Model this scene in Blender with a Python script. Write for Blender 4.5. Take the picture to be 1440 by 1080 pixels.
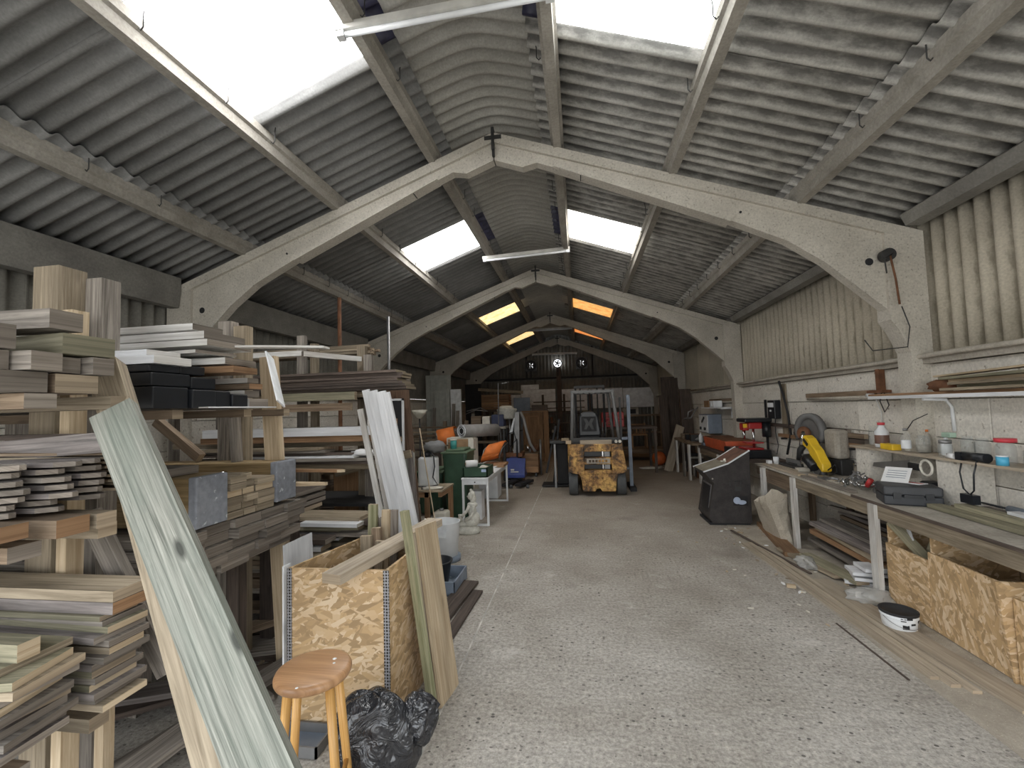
import bpy, math, random
from mathutils import Vector, Matrix
random.seed(7)
PI = math.pi
for o in list(bpy.data.objects): bpy.data.objects.remove(o)
SC = bpy.context.scene
COL = SC.collection

# ------------------------------------------------------------------ camera, world, exposure
cam = bpy.data.objects.new('camera', bpy.data.cameras.new('camera'))
COL.objects.link(cam); SC.camera = cam
yaw, pitch, roll = 0.1498, 0.0567, -0.0312
fw = Vector((-math.sin(yaw)*math.cos(pitch), math.cos(yaw)*math.cos(pitch), math.sin(pitch)))
rt = Vector((math.cos(yaw), math.sin(yaw), 0)); up = rt.cross(fw)
r2 = rt*math.cos(roll) + up*math.sin(roll); u2 = up*math.cos(roll) - rt*math.sin(roll)
M = Matrix((r2, u2, -fw)).transposed().to_4x4(); M.translation = (0, 0, 1.7)
cam.matrix_world = M
cam.data.sensor_width = 36; cam.data.lens = 617.9/1440*36
cam.data.clip_start = .02

W = bpy.data.worlds.new('sky'); SC.world = W; W.use_nodes = True
wn = W.node_tree.nodes; wl = W.node_tree.links
wbg = wn['Background']
wtc = wn.new('ShaderNodeTexCoord'); wsx = wn.new('ShaderNodeSeparateXYZ'); wrp = wn.new('ShaderNodeValToRGB')
wl.new(wtc.outputs['Generated'], wsx.inputs[0]); wl.new(wsx.outputs['Z'], wrp.inputs[0])
wrp.color_ramp.elements[0].position = 0.0; wrp.color_ramp.elements[0].color = (.62, .62, .60, 1)
wrp.color_ramp.elements[1].position = .5; wrp.color_ramp.elements[1].color = (.90, .95, 1, 1)
wl.new(wrp.outputs[0], wbg.inputs[0])
SKY = 5.0
wbg.inputs[1].default_value = SKY
SKYLIGHT = 15.0
try: W.cycles.sampling_method = 'AUTOMATIC'
except Exception: pass
SC.view_settings.view_transform = 'Standard'; SC.view_settings.look = 'None'
SC.view_settings.exposure = 0.0; SC.view_settings.gamma = 1.0
SC.view_settings.use_curve_mapping = False
# portal over the open end of the shed (guides sky sampling only, gives no light of its own)
pl = bpy.data.lights.new('door_portal', 'AREA'); pl.shape = 'RECTANGLE'; pl.size = 7.8; pl.size_y = 3.2
pl.cycles.is_portal = True
po = bpy.data.objects.new('door_portal', pl); COL.objects.link(po)
po.location = (-.788, -1.0, 1.6); po.rotation_euler = (PI/2, 0, 0)   # shines towards +Y

# ------------------------------------------------------------------ materials
def nt(name):
    m = bpy.data.materials.new(name); m.use_nodes = True
    n = m.node_tree.nodes; l = m.node_tree.links
    return m, n, l, n['Principled BSDF']
def ramp(n, a, b, p0=.3, p1=.7, mid=None):
    r = n.new('ShaderNodeValToRGB'); e = r.color_ramp.elements
    e[0].position = p0; e[0].color = (*a, 1); e[1].position = p1; e[1].color = (*b, 1)
    if mid:
        q = e.new(mid[0]); q.color = (*mid[1], 1)
    return r
def noise(n, l, vec, scale, detail=3, rough=.5, dist=0):
    t = n.new('ShaderNodeTexNoise'); t.inputs['Scale'].default_value = scale; t.inputs['Detail'].default_value = detail
    t.inputs['Roughness'].default_value = rough; t.inputs['Distortion'].default_value = dist
    if vec is not None: l.new(vec, t.inputs['Vector'])
    return t
def mapping(n, l, src, scale=(1, 1, 1), loc=(0, 0, 0), rot=(0, 0, 0)):
    m = n.new('ShaderNodeMapping'); m.inputs['Scale'].default_value = scale; m.inputs['Location'].default_value = loc
    m.inputs['Rotation'].default_value = rot
    l.new(src, m.inputs['Vector']); return m
def mixc(n, l, fac, a, b, mode='MIX'):
    m = n.new('ShaderNodeMix'); m.data_type = 'RGBA'; m.blend_type = mode
    for s, v in ((0, fac), (6, a), (7, b)):
        if isinstance(v, (int, float)): m.inputs[s].default_value = v
        elif isinstance(v, tuple): m.inputs[s].default_value = (*v, 1)
        else: l.new(v, m.inputs[s])
    return m.outputs[2]
def bump(n, l, b, h, strength=.3, dist=.01):
    k = n.new('ShaderNodeBump'); k.inputs['Strength'].default_value = strength; k.inputs['Distance'].default_value = dist
    l.new(h, k.inputs['Height']); l.new(k.outputs[0], b.inputs['Normal'])
def plain(name, c, rough=.6, metal=0, var=.12, scale=8, spec=None):
    m, n, l, b = nt(name)
    tc = n.new('ShaderNodeTexCoord'); t = noise(n, l, tc.outputs['Object'], scale, 4)
    r = ramp(n, tuple(x*(1-var*1.6) for x in c), tuple(min(1, x*(1+var)) for x in c), .3, .7)
    l.new(t.outputs[0], r.inputs[0]); l.new(r.outputs[0], b.inputs['Base Color'])
    b.inputs['Roughness'].default_value = rough; b.inputs['Metallic'].default_value = metal
    return m
def wood(name, c1, c2, knots=.25, rough=.8, blotch=None, var=.3, str_=.35, fine=52):
    m, n, l, b = nt(name)
    uv = n.new('ShaderNodeUVMap'); uv.uv_map = 'UVMap'
    oi = n.new('ShaderNodeObjectInfo')
    add = n.new('ShaderNodeVectorMath'); add.operation = 'ADD'
    sc_ = n.new('ShaderNodeVectorMath'); sc_.operation = 'SCALE'; sc_.inputs['Scale'].default_value = 1
    cmb = n.new('ShaderNodeCombineXYZ')
    mu = n.new('ShaderNodeMath'); mu.operation = 'MULTIPLY'; mu.inputs[1].default_value = 40
    l.new(oi.outputs['Random'], mu.inputs[0]); l.new(mu.outputs[0], cmb.inputs[0]); l.new(mu.outputs[0], cmb.inputs[1])
    l.new(uv.outputs[0], add.inputs[0]); l.new(cmb.outputs[0], add.inputs[1])
    mp = mapping(n, l, add.outputs[0], (1.9, fine, 1))
    g = noise(n, l, mp.outputs[0], 1.0, 8, .68, .7)
    r = ramp(n, c1, c2, .36, .64); l.new(g.outputs[0], r.inputs[0])
    mp2 = mapping(n, l, add.outputs[0], (1.3, 5, 1))
    g2 = noise(n, l, mp2.outputs[0], 1.6, 3, .5)
    dk = tuple(x*.55 for x in c1) if blotch is None else blotch
    r2_ = ramp(n, (1, 1, 1), (0, 0, 0), .36, .60); l.new(g2.outputs[0], r2_.inputs[0])
    f = n.new('ShaderNodeMath'); f.operation = 'MULTIPLY'; f.inputs[1].default_value = .55 if blotch else .35
    l.new(r2_.outputs[0], f.inputs[0])
    col = mixc(n, l, f.outputs[0], r.outputs[0], dk)
    if knots:
        mp3 = mapping(n, l, add.outputs[0], (2.4, 8, 1))
        v = n.new('ShaderNodeTexVoronoi'); v.inputs['Scale'].default_value = 1.0; l.new(mp3.outputs[0], v.inputs['Vector'])
        rk = ramp(n, (1, 1, 1), (0, 0, 0), .04, .13); l.new(v.outputs['Distance'], rk.inputs[0])
        fk = n.new('ShaderNodeMath'); fk.operation = 'MULTIPLY'; fk.inputs[1].default_value = knots*2
        l.new(rk.outputs[0], fk.inputs[0])
        col = mixc(n, l, fk.outputs[0], col, tuple(x*.45 for x in c1))
    hs = n.new('ShaderNodeHueSaturation')
    vr = n.new('ShaderNodeMapRange'); vr.inputs[3].default_value = 1-var; vr.inputs[4].default_value = 1+var*.8
    l.new(oi.outputs['Random'], vr.inputs[0]); l.new(vr.outputs[0], hs.inputs['Value'])
    l.new(col, hs.inputs['Color']); l.new(hs.outputs[0], b.inputs['Base Color'])
    b.inputs['Roughness'].default_value = rough
    bump(n, l, b, g.outputs[0], str_, .004)
    return m
def osb(name, c=(.56, .375, .195)):
    m, n, l, b = nt(name)
    uv = n.new('ShaderNodeUVMap'); uv.uv_map = 'UVMap'
    nz = noise(n, l, uv.outputs[0], 9, 2)
    last = None
    for k, (rot, sx, sy, loc) in enumerate(((.5, 11, 38, 0), (-.6, 14, 46, 3.3), (1.3, 12, 42, 7.1), (-1.2, 15, 50, 11.7))):
        dd = n.new('ShaderNodeVectorMath'); dd.operation = 'MULTIPLY_ADD'
        l.new(nz.outputs['Color'], dd.inputs[0]); dd.inputs[1].default_value = (.014, .014, 0); l.new(uv.outputs[0], dd.inputs[2])
        mp = mapping(n, l, dd.outputs[0], (sx, sy, 1), (loc, loc, 0), (0, 0, 0))
        mr = mapping(n, l, mp.outputs[0], (1, 1, 1))
        mp.inputs['Rotation'].default_value = (0, 0, rot)
        # rotate first, then stretch
        mp.inputs['Scale'].default_value = (1, 1, 1); mr.inputs['Scale'].default_value = (sx, sy, 1)
        v = n.new('ShaderNodeTexVoronoi'); v.inputs['Scale'].default_value = 1.0; l.new(mr.outputs[0], v.inputs['Vector'])
        sp = n.new('ShaderNodeSeparateColor'); l.new(v.outputs['Color'], sp.inputs[0])
        r = ramp(n, tuple(x*.66 for x in c), (min(1, c[0]*1.30), c[1]*1.52, c[2]*2.0), .05, 1.0, (.5, c))
        l.new(sp.outputs[0], r.inputs[0])
        if last is None: last = r.outputs[0]
        else:
            th = n.new('ShaderNodeMath'); th.operation = 'GREATER_THAN'; th.inputs[1].default_value = .55
            l.new(sp.outputs[1], th.inputs[0]); last = mixc(n, l, th.outputs[0], last, r.outputs[0])
    l.new(last, b.inputs['Base Color']); b.inputs['Roughness'].default_value = .62
    bw = n.new('ShaderNodeRGBToBW'); l.new(last, bw.inputs[0]); bump(n, l, b, bw.outputs[0], .25, .003)
    return m
def rough_surface(name, c1, c2, spots=None, sscale=60, rough=.9, s1=3, s2=30, strength=.4, streak=None, space='Object', random_v=.12, fc=(.80, 1.10)):
    m, n, l, b = nt(name)
    tc = n.new('ShaderNodeTexCoord'); oi = n.new('ShaderNodeObjectInfo')
    src = tc.outputs[space]
    ad = n.new('ShaderNodeVectorMath'); ad.operation = 'ADD'; cb = n.new('ShaderNodeCombineXYZ')
    mu = n.new('ShaderNodeMath'); mu.operation = 'MULTIPLY'; mu.inputs[1].default_value = 30
    l.new(oi.outputs['Random'], mu.inputs[0]); l.new(mu.outputs[0], cb.inputs[0]); l.new(mu.outputs[0], cb.inputs[2])
    l.new(src, ad.inputs[0]); l.new(cb.outputs[0], ad.inputs[1]); src = ad.outputs[0]
    a = noise(n, l, src, s1, 6, .6); r = ramp(n, c1, c2, .32, .68); l.new(a.outputs[0], r.inputs[0])
    d = noise(n, l, src, s2, 4, .6); rd = ramp(n, (fc[0],)*3, (fc[1],)*3, .3, .7); l.new(d.outputs[0], rd.inputs[0])
    col = mixc(n, l, 1.0, r.outputs[0], rd.outputs[0], 'MULTIPLY')
    if streak:
        mp = mapping(n, l, src, streak[0]); s = noise(n, l, mp.outputs[0], 1, 5, .6)
        rs = ramp(n, (0, 0, 0), (1, 1, 1), streak[2], streak[2]+.12); l.new(s.outputs[0], rs.inputs[0])
        col = mixc(n, l, rs.outputs[0], col, streak[1])
    if spots:
        v = noise(n, l, src, sscale, 2, .5); rv = ramp(n, (1, 1, 1), (0, 0, 0), .28, .34); l.new(v.outputs[0], rv.inputs[0])
        col = mixc(n, l, rv.outputs[0], col, spots)
    hs = n.new('ShaderNodeHueSaturation'); vr = n.new('ShaderNodeMapRange')
    vr.inputs[3].default_value = 1-random_v; vr.inputs[4].default_value = 1+random_v
    l.new(oi.outputs['Random'], vr.inputs[0]); l.new(vr.outputs[0], hs.inputs['Value']); l.new(col, hs.inputs['Color'])
    l.new(hs.outputs[0], b.inputs['Base Color']); b.inputs['Roughness'].default_value = rough
    bump(n, l, b, d.outputs[0], strength, .006)
    return m
def sheet_shade_grime(name, c1, c2, dark_tone, amount, phase=-.9, lo=.0):
    """fibre cement; groove shading, with some grime, is painted into the colour (local +z side) with ragged edges"""
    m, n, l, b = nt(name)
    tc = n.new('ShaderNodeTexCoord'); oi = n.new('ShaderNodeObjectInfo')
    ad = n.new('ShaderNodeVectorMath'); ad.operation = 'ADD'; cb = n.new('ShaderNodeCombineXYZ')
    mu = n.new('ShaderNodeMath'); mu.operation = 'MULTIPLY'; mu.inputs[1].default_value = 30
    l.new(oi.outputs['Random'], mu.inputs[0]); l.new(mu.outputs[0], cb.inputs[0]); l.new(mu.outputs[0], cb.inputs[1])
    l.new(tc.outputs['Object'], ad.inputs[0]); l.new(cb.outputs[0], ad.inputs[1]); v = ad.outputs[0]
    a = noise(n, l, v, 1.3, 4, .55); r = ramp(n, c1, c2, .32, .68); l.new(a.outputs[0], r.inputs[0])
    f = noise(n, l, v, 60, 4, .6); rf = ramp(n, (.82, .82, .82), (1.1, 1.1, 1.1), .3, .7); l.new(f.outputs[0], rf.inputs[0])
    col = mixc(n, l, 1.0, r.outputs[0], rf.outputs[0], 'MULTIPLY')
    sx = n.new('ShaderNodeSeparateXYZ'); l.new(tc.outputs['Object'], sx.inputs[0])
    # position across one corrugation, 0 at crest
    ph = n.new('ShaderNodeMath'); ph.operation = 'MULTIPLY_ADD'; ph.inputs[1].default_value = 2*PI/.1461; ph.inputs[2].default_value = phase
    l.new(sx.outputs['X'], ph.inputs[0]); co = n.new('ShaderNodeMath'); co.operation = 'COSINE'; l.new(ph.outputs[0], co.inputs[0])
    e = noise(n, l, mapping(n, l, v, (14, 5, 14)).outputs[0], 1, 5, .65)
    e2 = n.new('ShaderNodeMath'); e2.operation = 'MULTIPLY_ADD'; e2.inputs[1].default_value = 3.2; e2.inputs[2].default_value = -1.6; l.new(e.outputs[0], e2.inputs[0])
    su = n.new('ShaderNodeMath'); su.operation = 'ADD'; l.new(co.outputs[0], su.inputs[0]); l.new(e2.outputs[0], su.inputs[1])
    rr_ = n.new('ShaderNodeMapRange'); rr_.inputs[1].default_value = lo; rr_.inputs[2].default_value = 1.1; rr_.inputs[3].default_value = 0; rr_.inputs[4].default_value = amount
    l.new(su.outputs[0], rr_.inputs[0]); col = mixc(n, l, rr_.outputs[0], col, dark_tone)  # corrugation shade, together with grime, mixed into the base colour
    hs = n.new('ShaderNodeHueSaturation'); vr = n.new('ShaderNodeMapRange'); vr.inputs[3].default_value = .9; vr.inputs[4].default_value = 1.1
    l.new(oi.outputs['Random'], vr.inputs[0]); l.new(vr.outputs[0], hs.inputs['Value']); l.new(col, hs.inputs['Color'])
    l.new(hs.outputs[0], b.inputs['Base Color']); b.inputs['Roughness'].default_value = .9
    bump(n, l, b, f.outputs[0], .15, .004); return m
def emit(name, c, s):
    m, n, l, b = nt(name)
    b.inputs['Base Color'].default_value = (.5, .5, .5, 1); b.inputs['Emission Color'].default_value = (*c, 1)
    b.inputs['Emission Strength'].default_value = s; return m
def skylight_mat(name, ca, cb, s):
    m, n, l, b = nt(name)
    tc = n.new('ShaderNodeTexCoord'); t = noise(n, l, tc.outputs['Object'], 5, 6, .7)
    r = ramp(n, ca, cb, .35, .62); l.new(t.outputs[0], r.inputs[0]); l.new(r.outputs[0], b.inputs['Emission Color'])
    b.inputs['Base Color'].default_value = (.4, .4, .38, 1); b.inputs['Emission Strength'].default_value = s; return m
def glass(name, c=(.55, .60, .60), alpha=.10):
    m, n, l, b = nt(name)
    b.inputs['Base Color'].default_value = (*c, 1); b.inputs['Roughness'].default_value = .08
    b.inputs['Alpha'].default_value = alpha; b.inputs['Specular IOR Level'].default_value = .8
    return m

MT = {}
MT['grey'] = wood('weathered_grey_timber', (.13, .112, .095), (.37, .33, .285))
MT['greyb'] = wood('purple_grey_timber', (.105, .095, .09), (.30, .265, .25), blotch=(.09, .07, .06))
MT['brown'] = wood('aged_brown_timber', (.13, .088, .055), (.30, .225, .155))
MT['dark'] = wood('dark_brown_timber', (.05, .037, .03), (.14, .105, .085))
MT['tan'] = wood('tan_treated_timber', (.19, .15, .10), (.40, .33, .24))
MT['green'] = wood('olive_treated_timber', (.17, .16, .105), (.36, .325, .225))
MT['pale'] = wood('pale_fresh_pine', (.43, .32, .20), (.66, .54, .38), var=.14)
MT['mint'] = wood('pale_green_weathered_plank', (.12, .125, .105), (.39, .387, .34), knots=.6, blotch=(.155, .185, .155), var=.02, str_=1.0, fine=95)
MT['moss'] = wood('mossy_green_post', (.17, .175, .085), (.40, .37, .24), var=.05)
MT['buff'] = wood('buff_dusty_board', (.34, .28, .21), (.52, .44, .34), knots=.1, var=.1)
MT['white'] = wood('white_painted_timber', (.50, .485, .455), (.78, .765, .74), knots=.05, blotch=(.30, .26, .22), rough=.6, var=.1)
MT['whiteclean'] = wood('clean_white_trim', (.72, .73, .75), (.86, .87, .89), knots=0, rough=.45, var=.05)
MT['end'] = wood('sawn_timber_end', (.27, .21, .145), (.49, .39, .275), knots=0)
MT['endgrey'] = wood('weathered_timber_end', (.135, .112, .09), (.29, .25, .21), knots=0)
MT['orange'] = wood('orange_brown_timber', (.24, .13, .065), (.43, .26, .14))
MT['doorb'] = wood('reddish_brown_door', (.12, .07, .045), (.23, .14, .09), knots=0)
MT['stool'] = wood('varnished_pine', (.60, .31, .085), (.80, .48, .17), knots=.1, rough=.32, var=.05, str_=.1)
MT['stoolseat'] = wood('worn_varnished_seat', (.36, .19, .09), (.55, .32, .165), knots=.05, rough=.34, var=.02, str_=.1)
MT['osb'] = osb('oriented_strand_board')
MT['osbd'] = osb('dusty_strand_board', (.42, .28, .15))
MT['conc'] = rough_surface('cast_concrete', (.43, .40, .345), (.57, .535, .47), spots=(.27, .245, .205), sscale=60, s1=2, s2=60, strength=.25)
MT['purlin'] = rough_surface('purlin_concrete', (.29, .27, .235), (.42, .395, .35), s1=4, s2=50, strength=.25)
MT['sheet'] = sheet_shade_grime('roof_fibre_cement', (.36, .352, .325), (.54, .525, .49), (.075, .072, .068), .78)
MT['crown'] = sheet_shade_grime('crown_fibre_cement', (.34, .33, .30), (.44, .43, .395), (.15, .145, .13), .35)
MT['sheetL'] = sheet_shade_grime('roof_fibre_cement_left_shaded', (.20, .20, .195), (.285, .285, .28), (.10, .10, .10), .42)  # left slope copy, darker: its dimmer light is put into the colour
MT['wallsheet'] = sheet_shade_grime('wall_fibre_cement', (.46, .415, .33), (.56, .51, .415), (.20, .175, .13), .7, 0, .25)
MT['wallsheetL'] = rough_surface('dim_wall_cement', (.16, .153, .135), (.25, .24, .21), s1=2.0, s2=50, strength=.15)  # wall sheet tone lowered; the dimness of the wall is in the colour
MT['block'] = rough_surface('painted_wall_panel', (.64, .605, .54), (.79, .755, .69), spots=(.34, .30, .25), sscale=20, s1=1.6, s2=45, strength=.3, streak=((1.0, 1.0, 3), (.52, .48, .41), .62), random_v=.05)
MT['ledge'] = rough_surface('dusty_ledge', (.34, .31, .26), (.50, .46, .40), s1=4, s2=50, strength=.2)
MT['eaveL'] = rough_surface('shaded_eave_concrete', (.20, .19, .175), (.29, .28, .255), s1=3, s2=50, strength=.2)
MT['joint'] = plain('pale_joint', (.52, .50, .46), .9, var=.3, scale=5)
MT['black'] = plain('black_plastic', (.016, .018, .022), .35)
MT['blackm'] = plain('black_matt', (.02, .02, .022), .75)
MT['vent'] = plain('dark_steel', (.05, .05, .05), .5, .3)
MT['vent2'] = plain('grey_painted_steel', (.16, .16, .16), .6)
MT['steel'] = plain('dull_steel', (.30, .30, .30), .45, .7)
MT['chrome'] = plain('bright_steel', (.72, .72, .73), .2, 1)
MT['rust'] = plain('rusty_steel', (.20, .09, .045), .8, .1, .3)
MT['capgrey'] = rough_surface('blue_grey_painted_end', (.17, .18, .205), (.27, .285, .32), spots=(.45, .47, .5), sscale=26, s1=6, strength=.15)
MT['tube'] = plain('white_lamp_housing', (.60, .59, .55), .5)
MT['whitep'] = plain('white_plastic', (.78, .80, .82), .35, var=.05)
MT['cream'] = plain('cream_paint', (.68, .65, .57), .5)
MT['offw'] = plain('dusty_white_board', (.78, .80, .82), .7)
MT['greenbin'] = plain('dark_green_plastic', (.038, .085, .052), .45)
MT['greenlid'] = plain('dusty_green_lid', (.10, .15, .09), .6)
MT['stone'] = rough_surface('garden_stone', (.42, .41, .36), (.62, .61, .55), s1=9, s2=40)
MT['blue'] = plain('blue_painted_steel', (.035, .06, .25), .45)
MT['bluegrey'] = plain('blue_grey_plastic', (.20, .24, .30), .5)
MT['red'] = plain('red_paint', (.45, .03, .03), .4)
MT['redorange'] = plain('red_orange_paint', (.62, .12, .05), .45)
MT['orangec'] = plain('orange_fabric', (.65, .17, .03), .7)
MT['yellow'] = plain('yellow_plastic', (.80, .52, .03), .4, var=.08)
MT['teal'] = plain('teal_plastic', (.05, .28, .26), .5)
MT['lime'] = plain('lime_fabric', (.45, .75, .05), .6)
MT['rubber'] = plain('grey_rubber', (.095, .10, .105), .85)
MT['carpet'] = plain('grey_carpet', (.25, .24, .23), .95)
MT['card'] = plain('brown_cardboard', (.42, .27, .15), .8)
MT['hemp'] = rough_surface('dusty_canvas', (.38, .335, .27), (.52, .47, .39), s1=2.5, s2=90, strength=.15)
MT['fabric'] = plain('grey_fabric', (.20, .20, .20), .9)
MT['cabinet'] = rough_surface('black_textured_cabinet', (.032, .028, .028), (.062, .054, .052), s1=8, s2=60, rough=.75, strength=.2)
MT['paneltop'] = plain('worn_control_panel', (.30, .27, .21), .5, var=.25)
MT['panelred'] = plain('faded_red_brown_panel', (.22, .12, .09), .45, var=.3)
MT['glass'] = glass('clear_glass'); MT['polythene'] = glass('clear_polythene', (.60, .60, .58), .5)
MT['lampbowl'] = plain('opal_glass_bowl', (.70, .68, .58), .3)
MT['greydoor'] = plain('grey_green_door', (.42, .43, .39), .6)
MT['redlid'] = plain('red_lid', (.62, .05, .07), .35)
MT['skyblue'] = plain('sky_blue_label', (.08, .42, .65), .4)
MT['paper'] = plain('white_paper', (.80, .80, .80), .8, var=.05)
MT['rag'] = plain('pale_scrap', (.62, .58, .50), .8)
MT['alum'] = plain('aluminium_castings', (.42, .42, .40), .4, .8, .4, 30)
MT['ball'] = plain('orange_plastic_ball', (.70, .16, .04), .5)
MT['violet'] = plain('violet_tinted_plastic', (.035, .035, .075), .4, var=.4)
MT['wire'] = plain('white_cable', (.6, .6, .57), .6)

def bag_mat():
    m, n, l, b = nt('black_bin_liner')
    tc = n.new('ShaderNodeTexCoord'); t = noise(n, l, tc.outputs['Object'], 9, 3, .5, 1.5)
    b.inputs['Base Color'].default_value = (.025, .026, .03, 1); b.inputs['Roughness'].default_value = .24
    b.inputs['Specular IOR Level'].default_value = .8
    bump(n, l, b, t.outputs[0], .9, .05); return m
MT['bag'] = bag_mat()
def strap_mat():
    m, n, l, b = nt('perforated_steel_band')
    uv = n.new('ShaderNodeUVMap'); uv.uv_map = 'UVMap'; mp = mapping(n, l, uv.outputs[0], (1, 1, 1))
    v = n.new('ShaderNodeTexVoronoi'); v.inputs['Scale'].default_value = 62; v.inputs['Randomness'].default_value = .15
    l.new(mp.outputs[0], v.inputs['Vector'])
    r = ramp(n, (.03, .025, .02), (.36, .36, .38), .30, .42); l.new(v.outputs['Distance'], r.inputs[0])
    l.new(r.outputs[0], b.inputs['Base Color']); b.inputs['Roughness'].default_value = .45; b.inputs['Metallic'].default_value = .4
    return m
MT['strap'] = strap_mat()
def truck_mat():
    m, n, l, b = nt('worn_yellow_truck_paint')
    tc = n.new('ShaderNodeTexCoord')
    a = noise(n, l, tc.outputs['Object'], 3.2, 8, .72, .4)
    r = ramp(n, (.07, .045, .028), (.66, .41, .13), .41, .60, (.49, (.36, .19, .065))); l.new(a.outputs[0], r.inputs[0])
    c = noise(n, l, tc.outputs['Object'], 15, 6, .7); rc = ramp(n, (.35, .33, .3), (1.1, 1.1, 1.1), .36, .52); l.new(c.outputs[0], rc.inputs[0])
    col = mixc(n, l, 1.0, r.outputs[0], rc.outputs[0], 'MULTIPLY')
    l.new(col, b.inputs['Base Color']); b.inputs['Roughness'].default_value = .6; bump(n, l, b, c.outputs[0], .3, .01)
    return m
MT['truck'] = truck_mat()
def floor_mat():
    m, n, l, b = nt('brushed_concrete_floor')
    tc = n.new('ShaderNodeTexCoord'); g = tc.outputs['Object']
    a = noise(n, l, g, .9, 7, .62, .3); r = ramp(n, (.315, .287, .252), (.475, .45, .412), .36, .64); l.new(a.outputs[0], r.inputs[0])
    mp = mapping(n, l, g, (3.5, 30, 1)); s = noise(n, l, mp.outputs[0], 1, 6, .7)
    rs = ramp(n, (.90, .90, .90), (1.08, 1.08, 1.08), .35, .65); l.new(s.outputs[0], rs.inputs[0])
    col = mixc(n, l, 1.0, r.outputs[0], rs.outputs[0], 'MULTIPLY')
    f = noise(n, l, g, 42, 6, .8); rf = ramp(n, (.55, .54, .53), (1.32, 1.32, 1.31), .36, .64); l.new(f.outputs[0], rf.inputs[0])
    col = mixc(n, l, 1.0, col, rf.outputs[0], 'MULTIPLY')
    # small dark pits, sparser in some patches
    v = n.new('ShaderNodeTexVoronoi'); v.inputs['Scale'].default_value = 26; v.inputs['Randomness'].default_value = 1
    mpv = mapping(n, l, g, (1, 1.3, 1)); l.new(mpv.outputs[0], v.inputs['Vector'])
    spv = n.new('ShaderNodeSeparateColor'); l.new(v.outputs['Color'], spv.inputs[0])
    mr = n.new('ShaderNodeMapRange'); mr.inputs[1].default_value = .25; mr.inputs[2].default_value = 1; mr.inputs[3].default_value = 0; mr.inputs[4].default_value = .30
    l.new(spv.outputs[0], mr.inputs[0])
    lt = n.new('ShaderNodeMath'); lt.operation = 'LESS_THAN'; l.new(v.outputs['Distance'], lt.inputs[0]); l.new(mr.outputs[0], lt.inputs[1])
    pn = noise(n, l, g, 1.1, 2); rp = ramp(n, (.25, .25, .25), (1, 1, 1), .40, .56); l.new(pn.outputs[0], rp.inputs[0])
    fm = n.new('ShaderNodeMath'); fm.operation = 'MULTIPLY'; l.new(lt.outputs[0], fm.inputs[0]); l.new(rp.outputs[0], fm.inputs[1])
    fm2 = n.new('ShaderNodeMath'); fm2.operation = 'MULTIPLY'; fm2.inputs[1].default_value = .92; l.new(fm.outputs[0], fm2.inputs[0])
    col = mixc(n, l, fm2.outputs[0], col, (.085, .078, .07))
    # pale scuffs
    w = noise(n, l, mapping(n, l, g, (1, 1, 1), (4.2, 1.7, 0)).outputs[0], 2.0, 7, .72); rw = ramp(n, (0, 0, 0), (.85, .85, .85), .60, .74); l.new(w.outputs[0], rw.inputs[0])
    col = mixc(n, l, rw.outputs[0], col, (.66, .64, .60))
    # brown dirt deeper inside the shed
    sx = n.new('ShaderNodeSeparateXYZ'); l.new(g, sx.inputs[0])
    my = n.new('ShaderNodeMapRange'); my.inputs[1].default_value = 3.0; my.inputs[2].default_value = 12; my.inputs[3].default_value = 0; my.inputs[4].default_value = .75
    l.new(sx.outputs['Y'], my.inputs[0]); col = mixc(n, l, my.outputs[0], col, (.33, .265, .20))
    k_ = noise(n, l, mapping(n, l, g, (1, 1, 1), (9.1, 2.2, 0)).outputs[0], 1.9, 5, .6); rk_ = ramp(n, (0, 0, 0), (.55, .55, .55), .60, .72); l.new(k_.outputs[0], rk_.inputs[0])
    col = mixc(n, l, rk_.outputs[0], col, (.20, .175, .15))
    l.new(col, b.inputs['Base Color']); b.inputs['Roughness'].default_value = .82
    bump(n, l, b, f.outputs[0], .3, .006)
    return m
MT['floor'] = floor_mat()
MT['dust'] = rough_surface('sawdust_floor_strip', (.33, .29, .235), (.48, .43, .36), spots=(.62, .55, .44), sscale=90, s1=5, s2=90, strength=.3)

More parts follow.
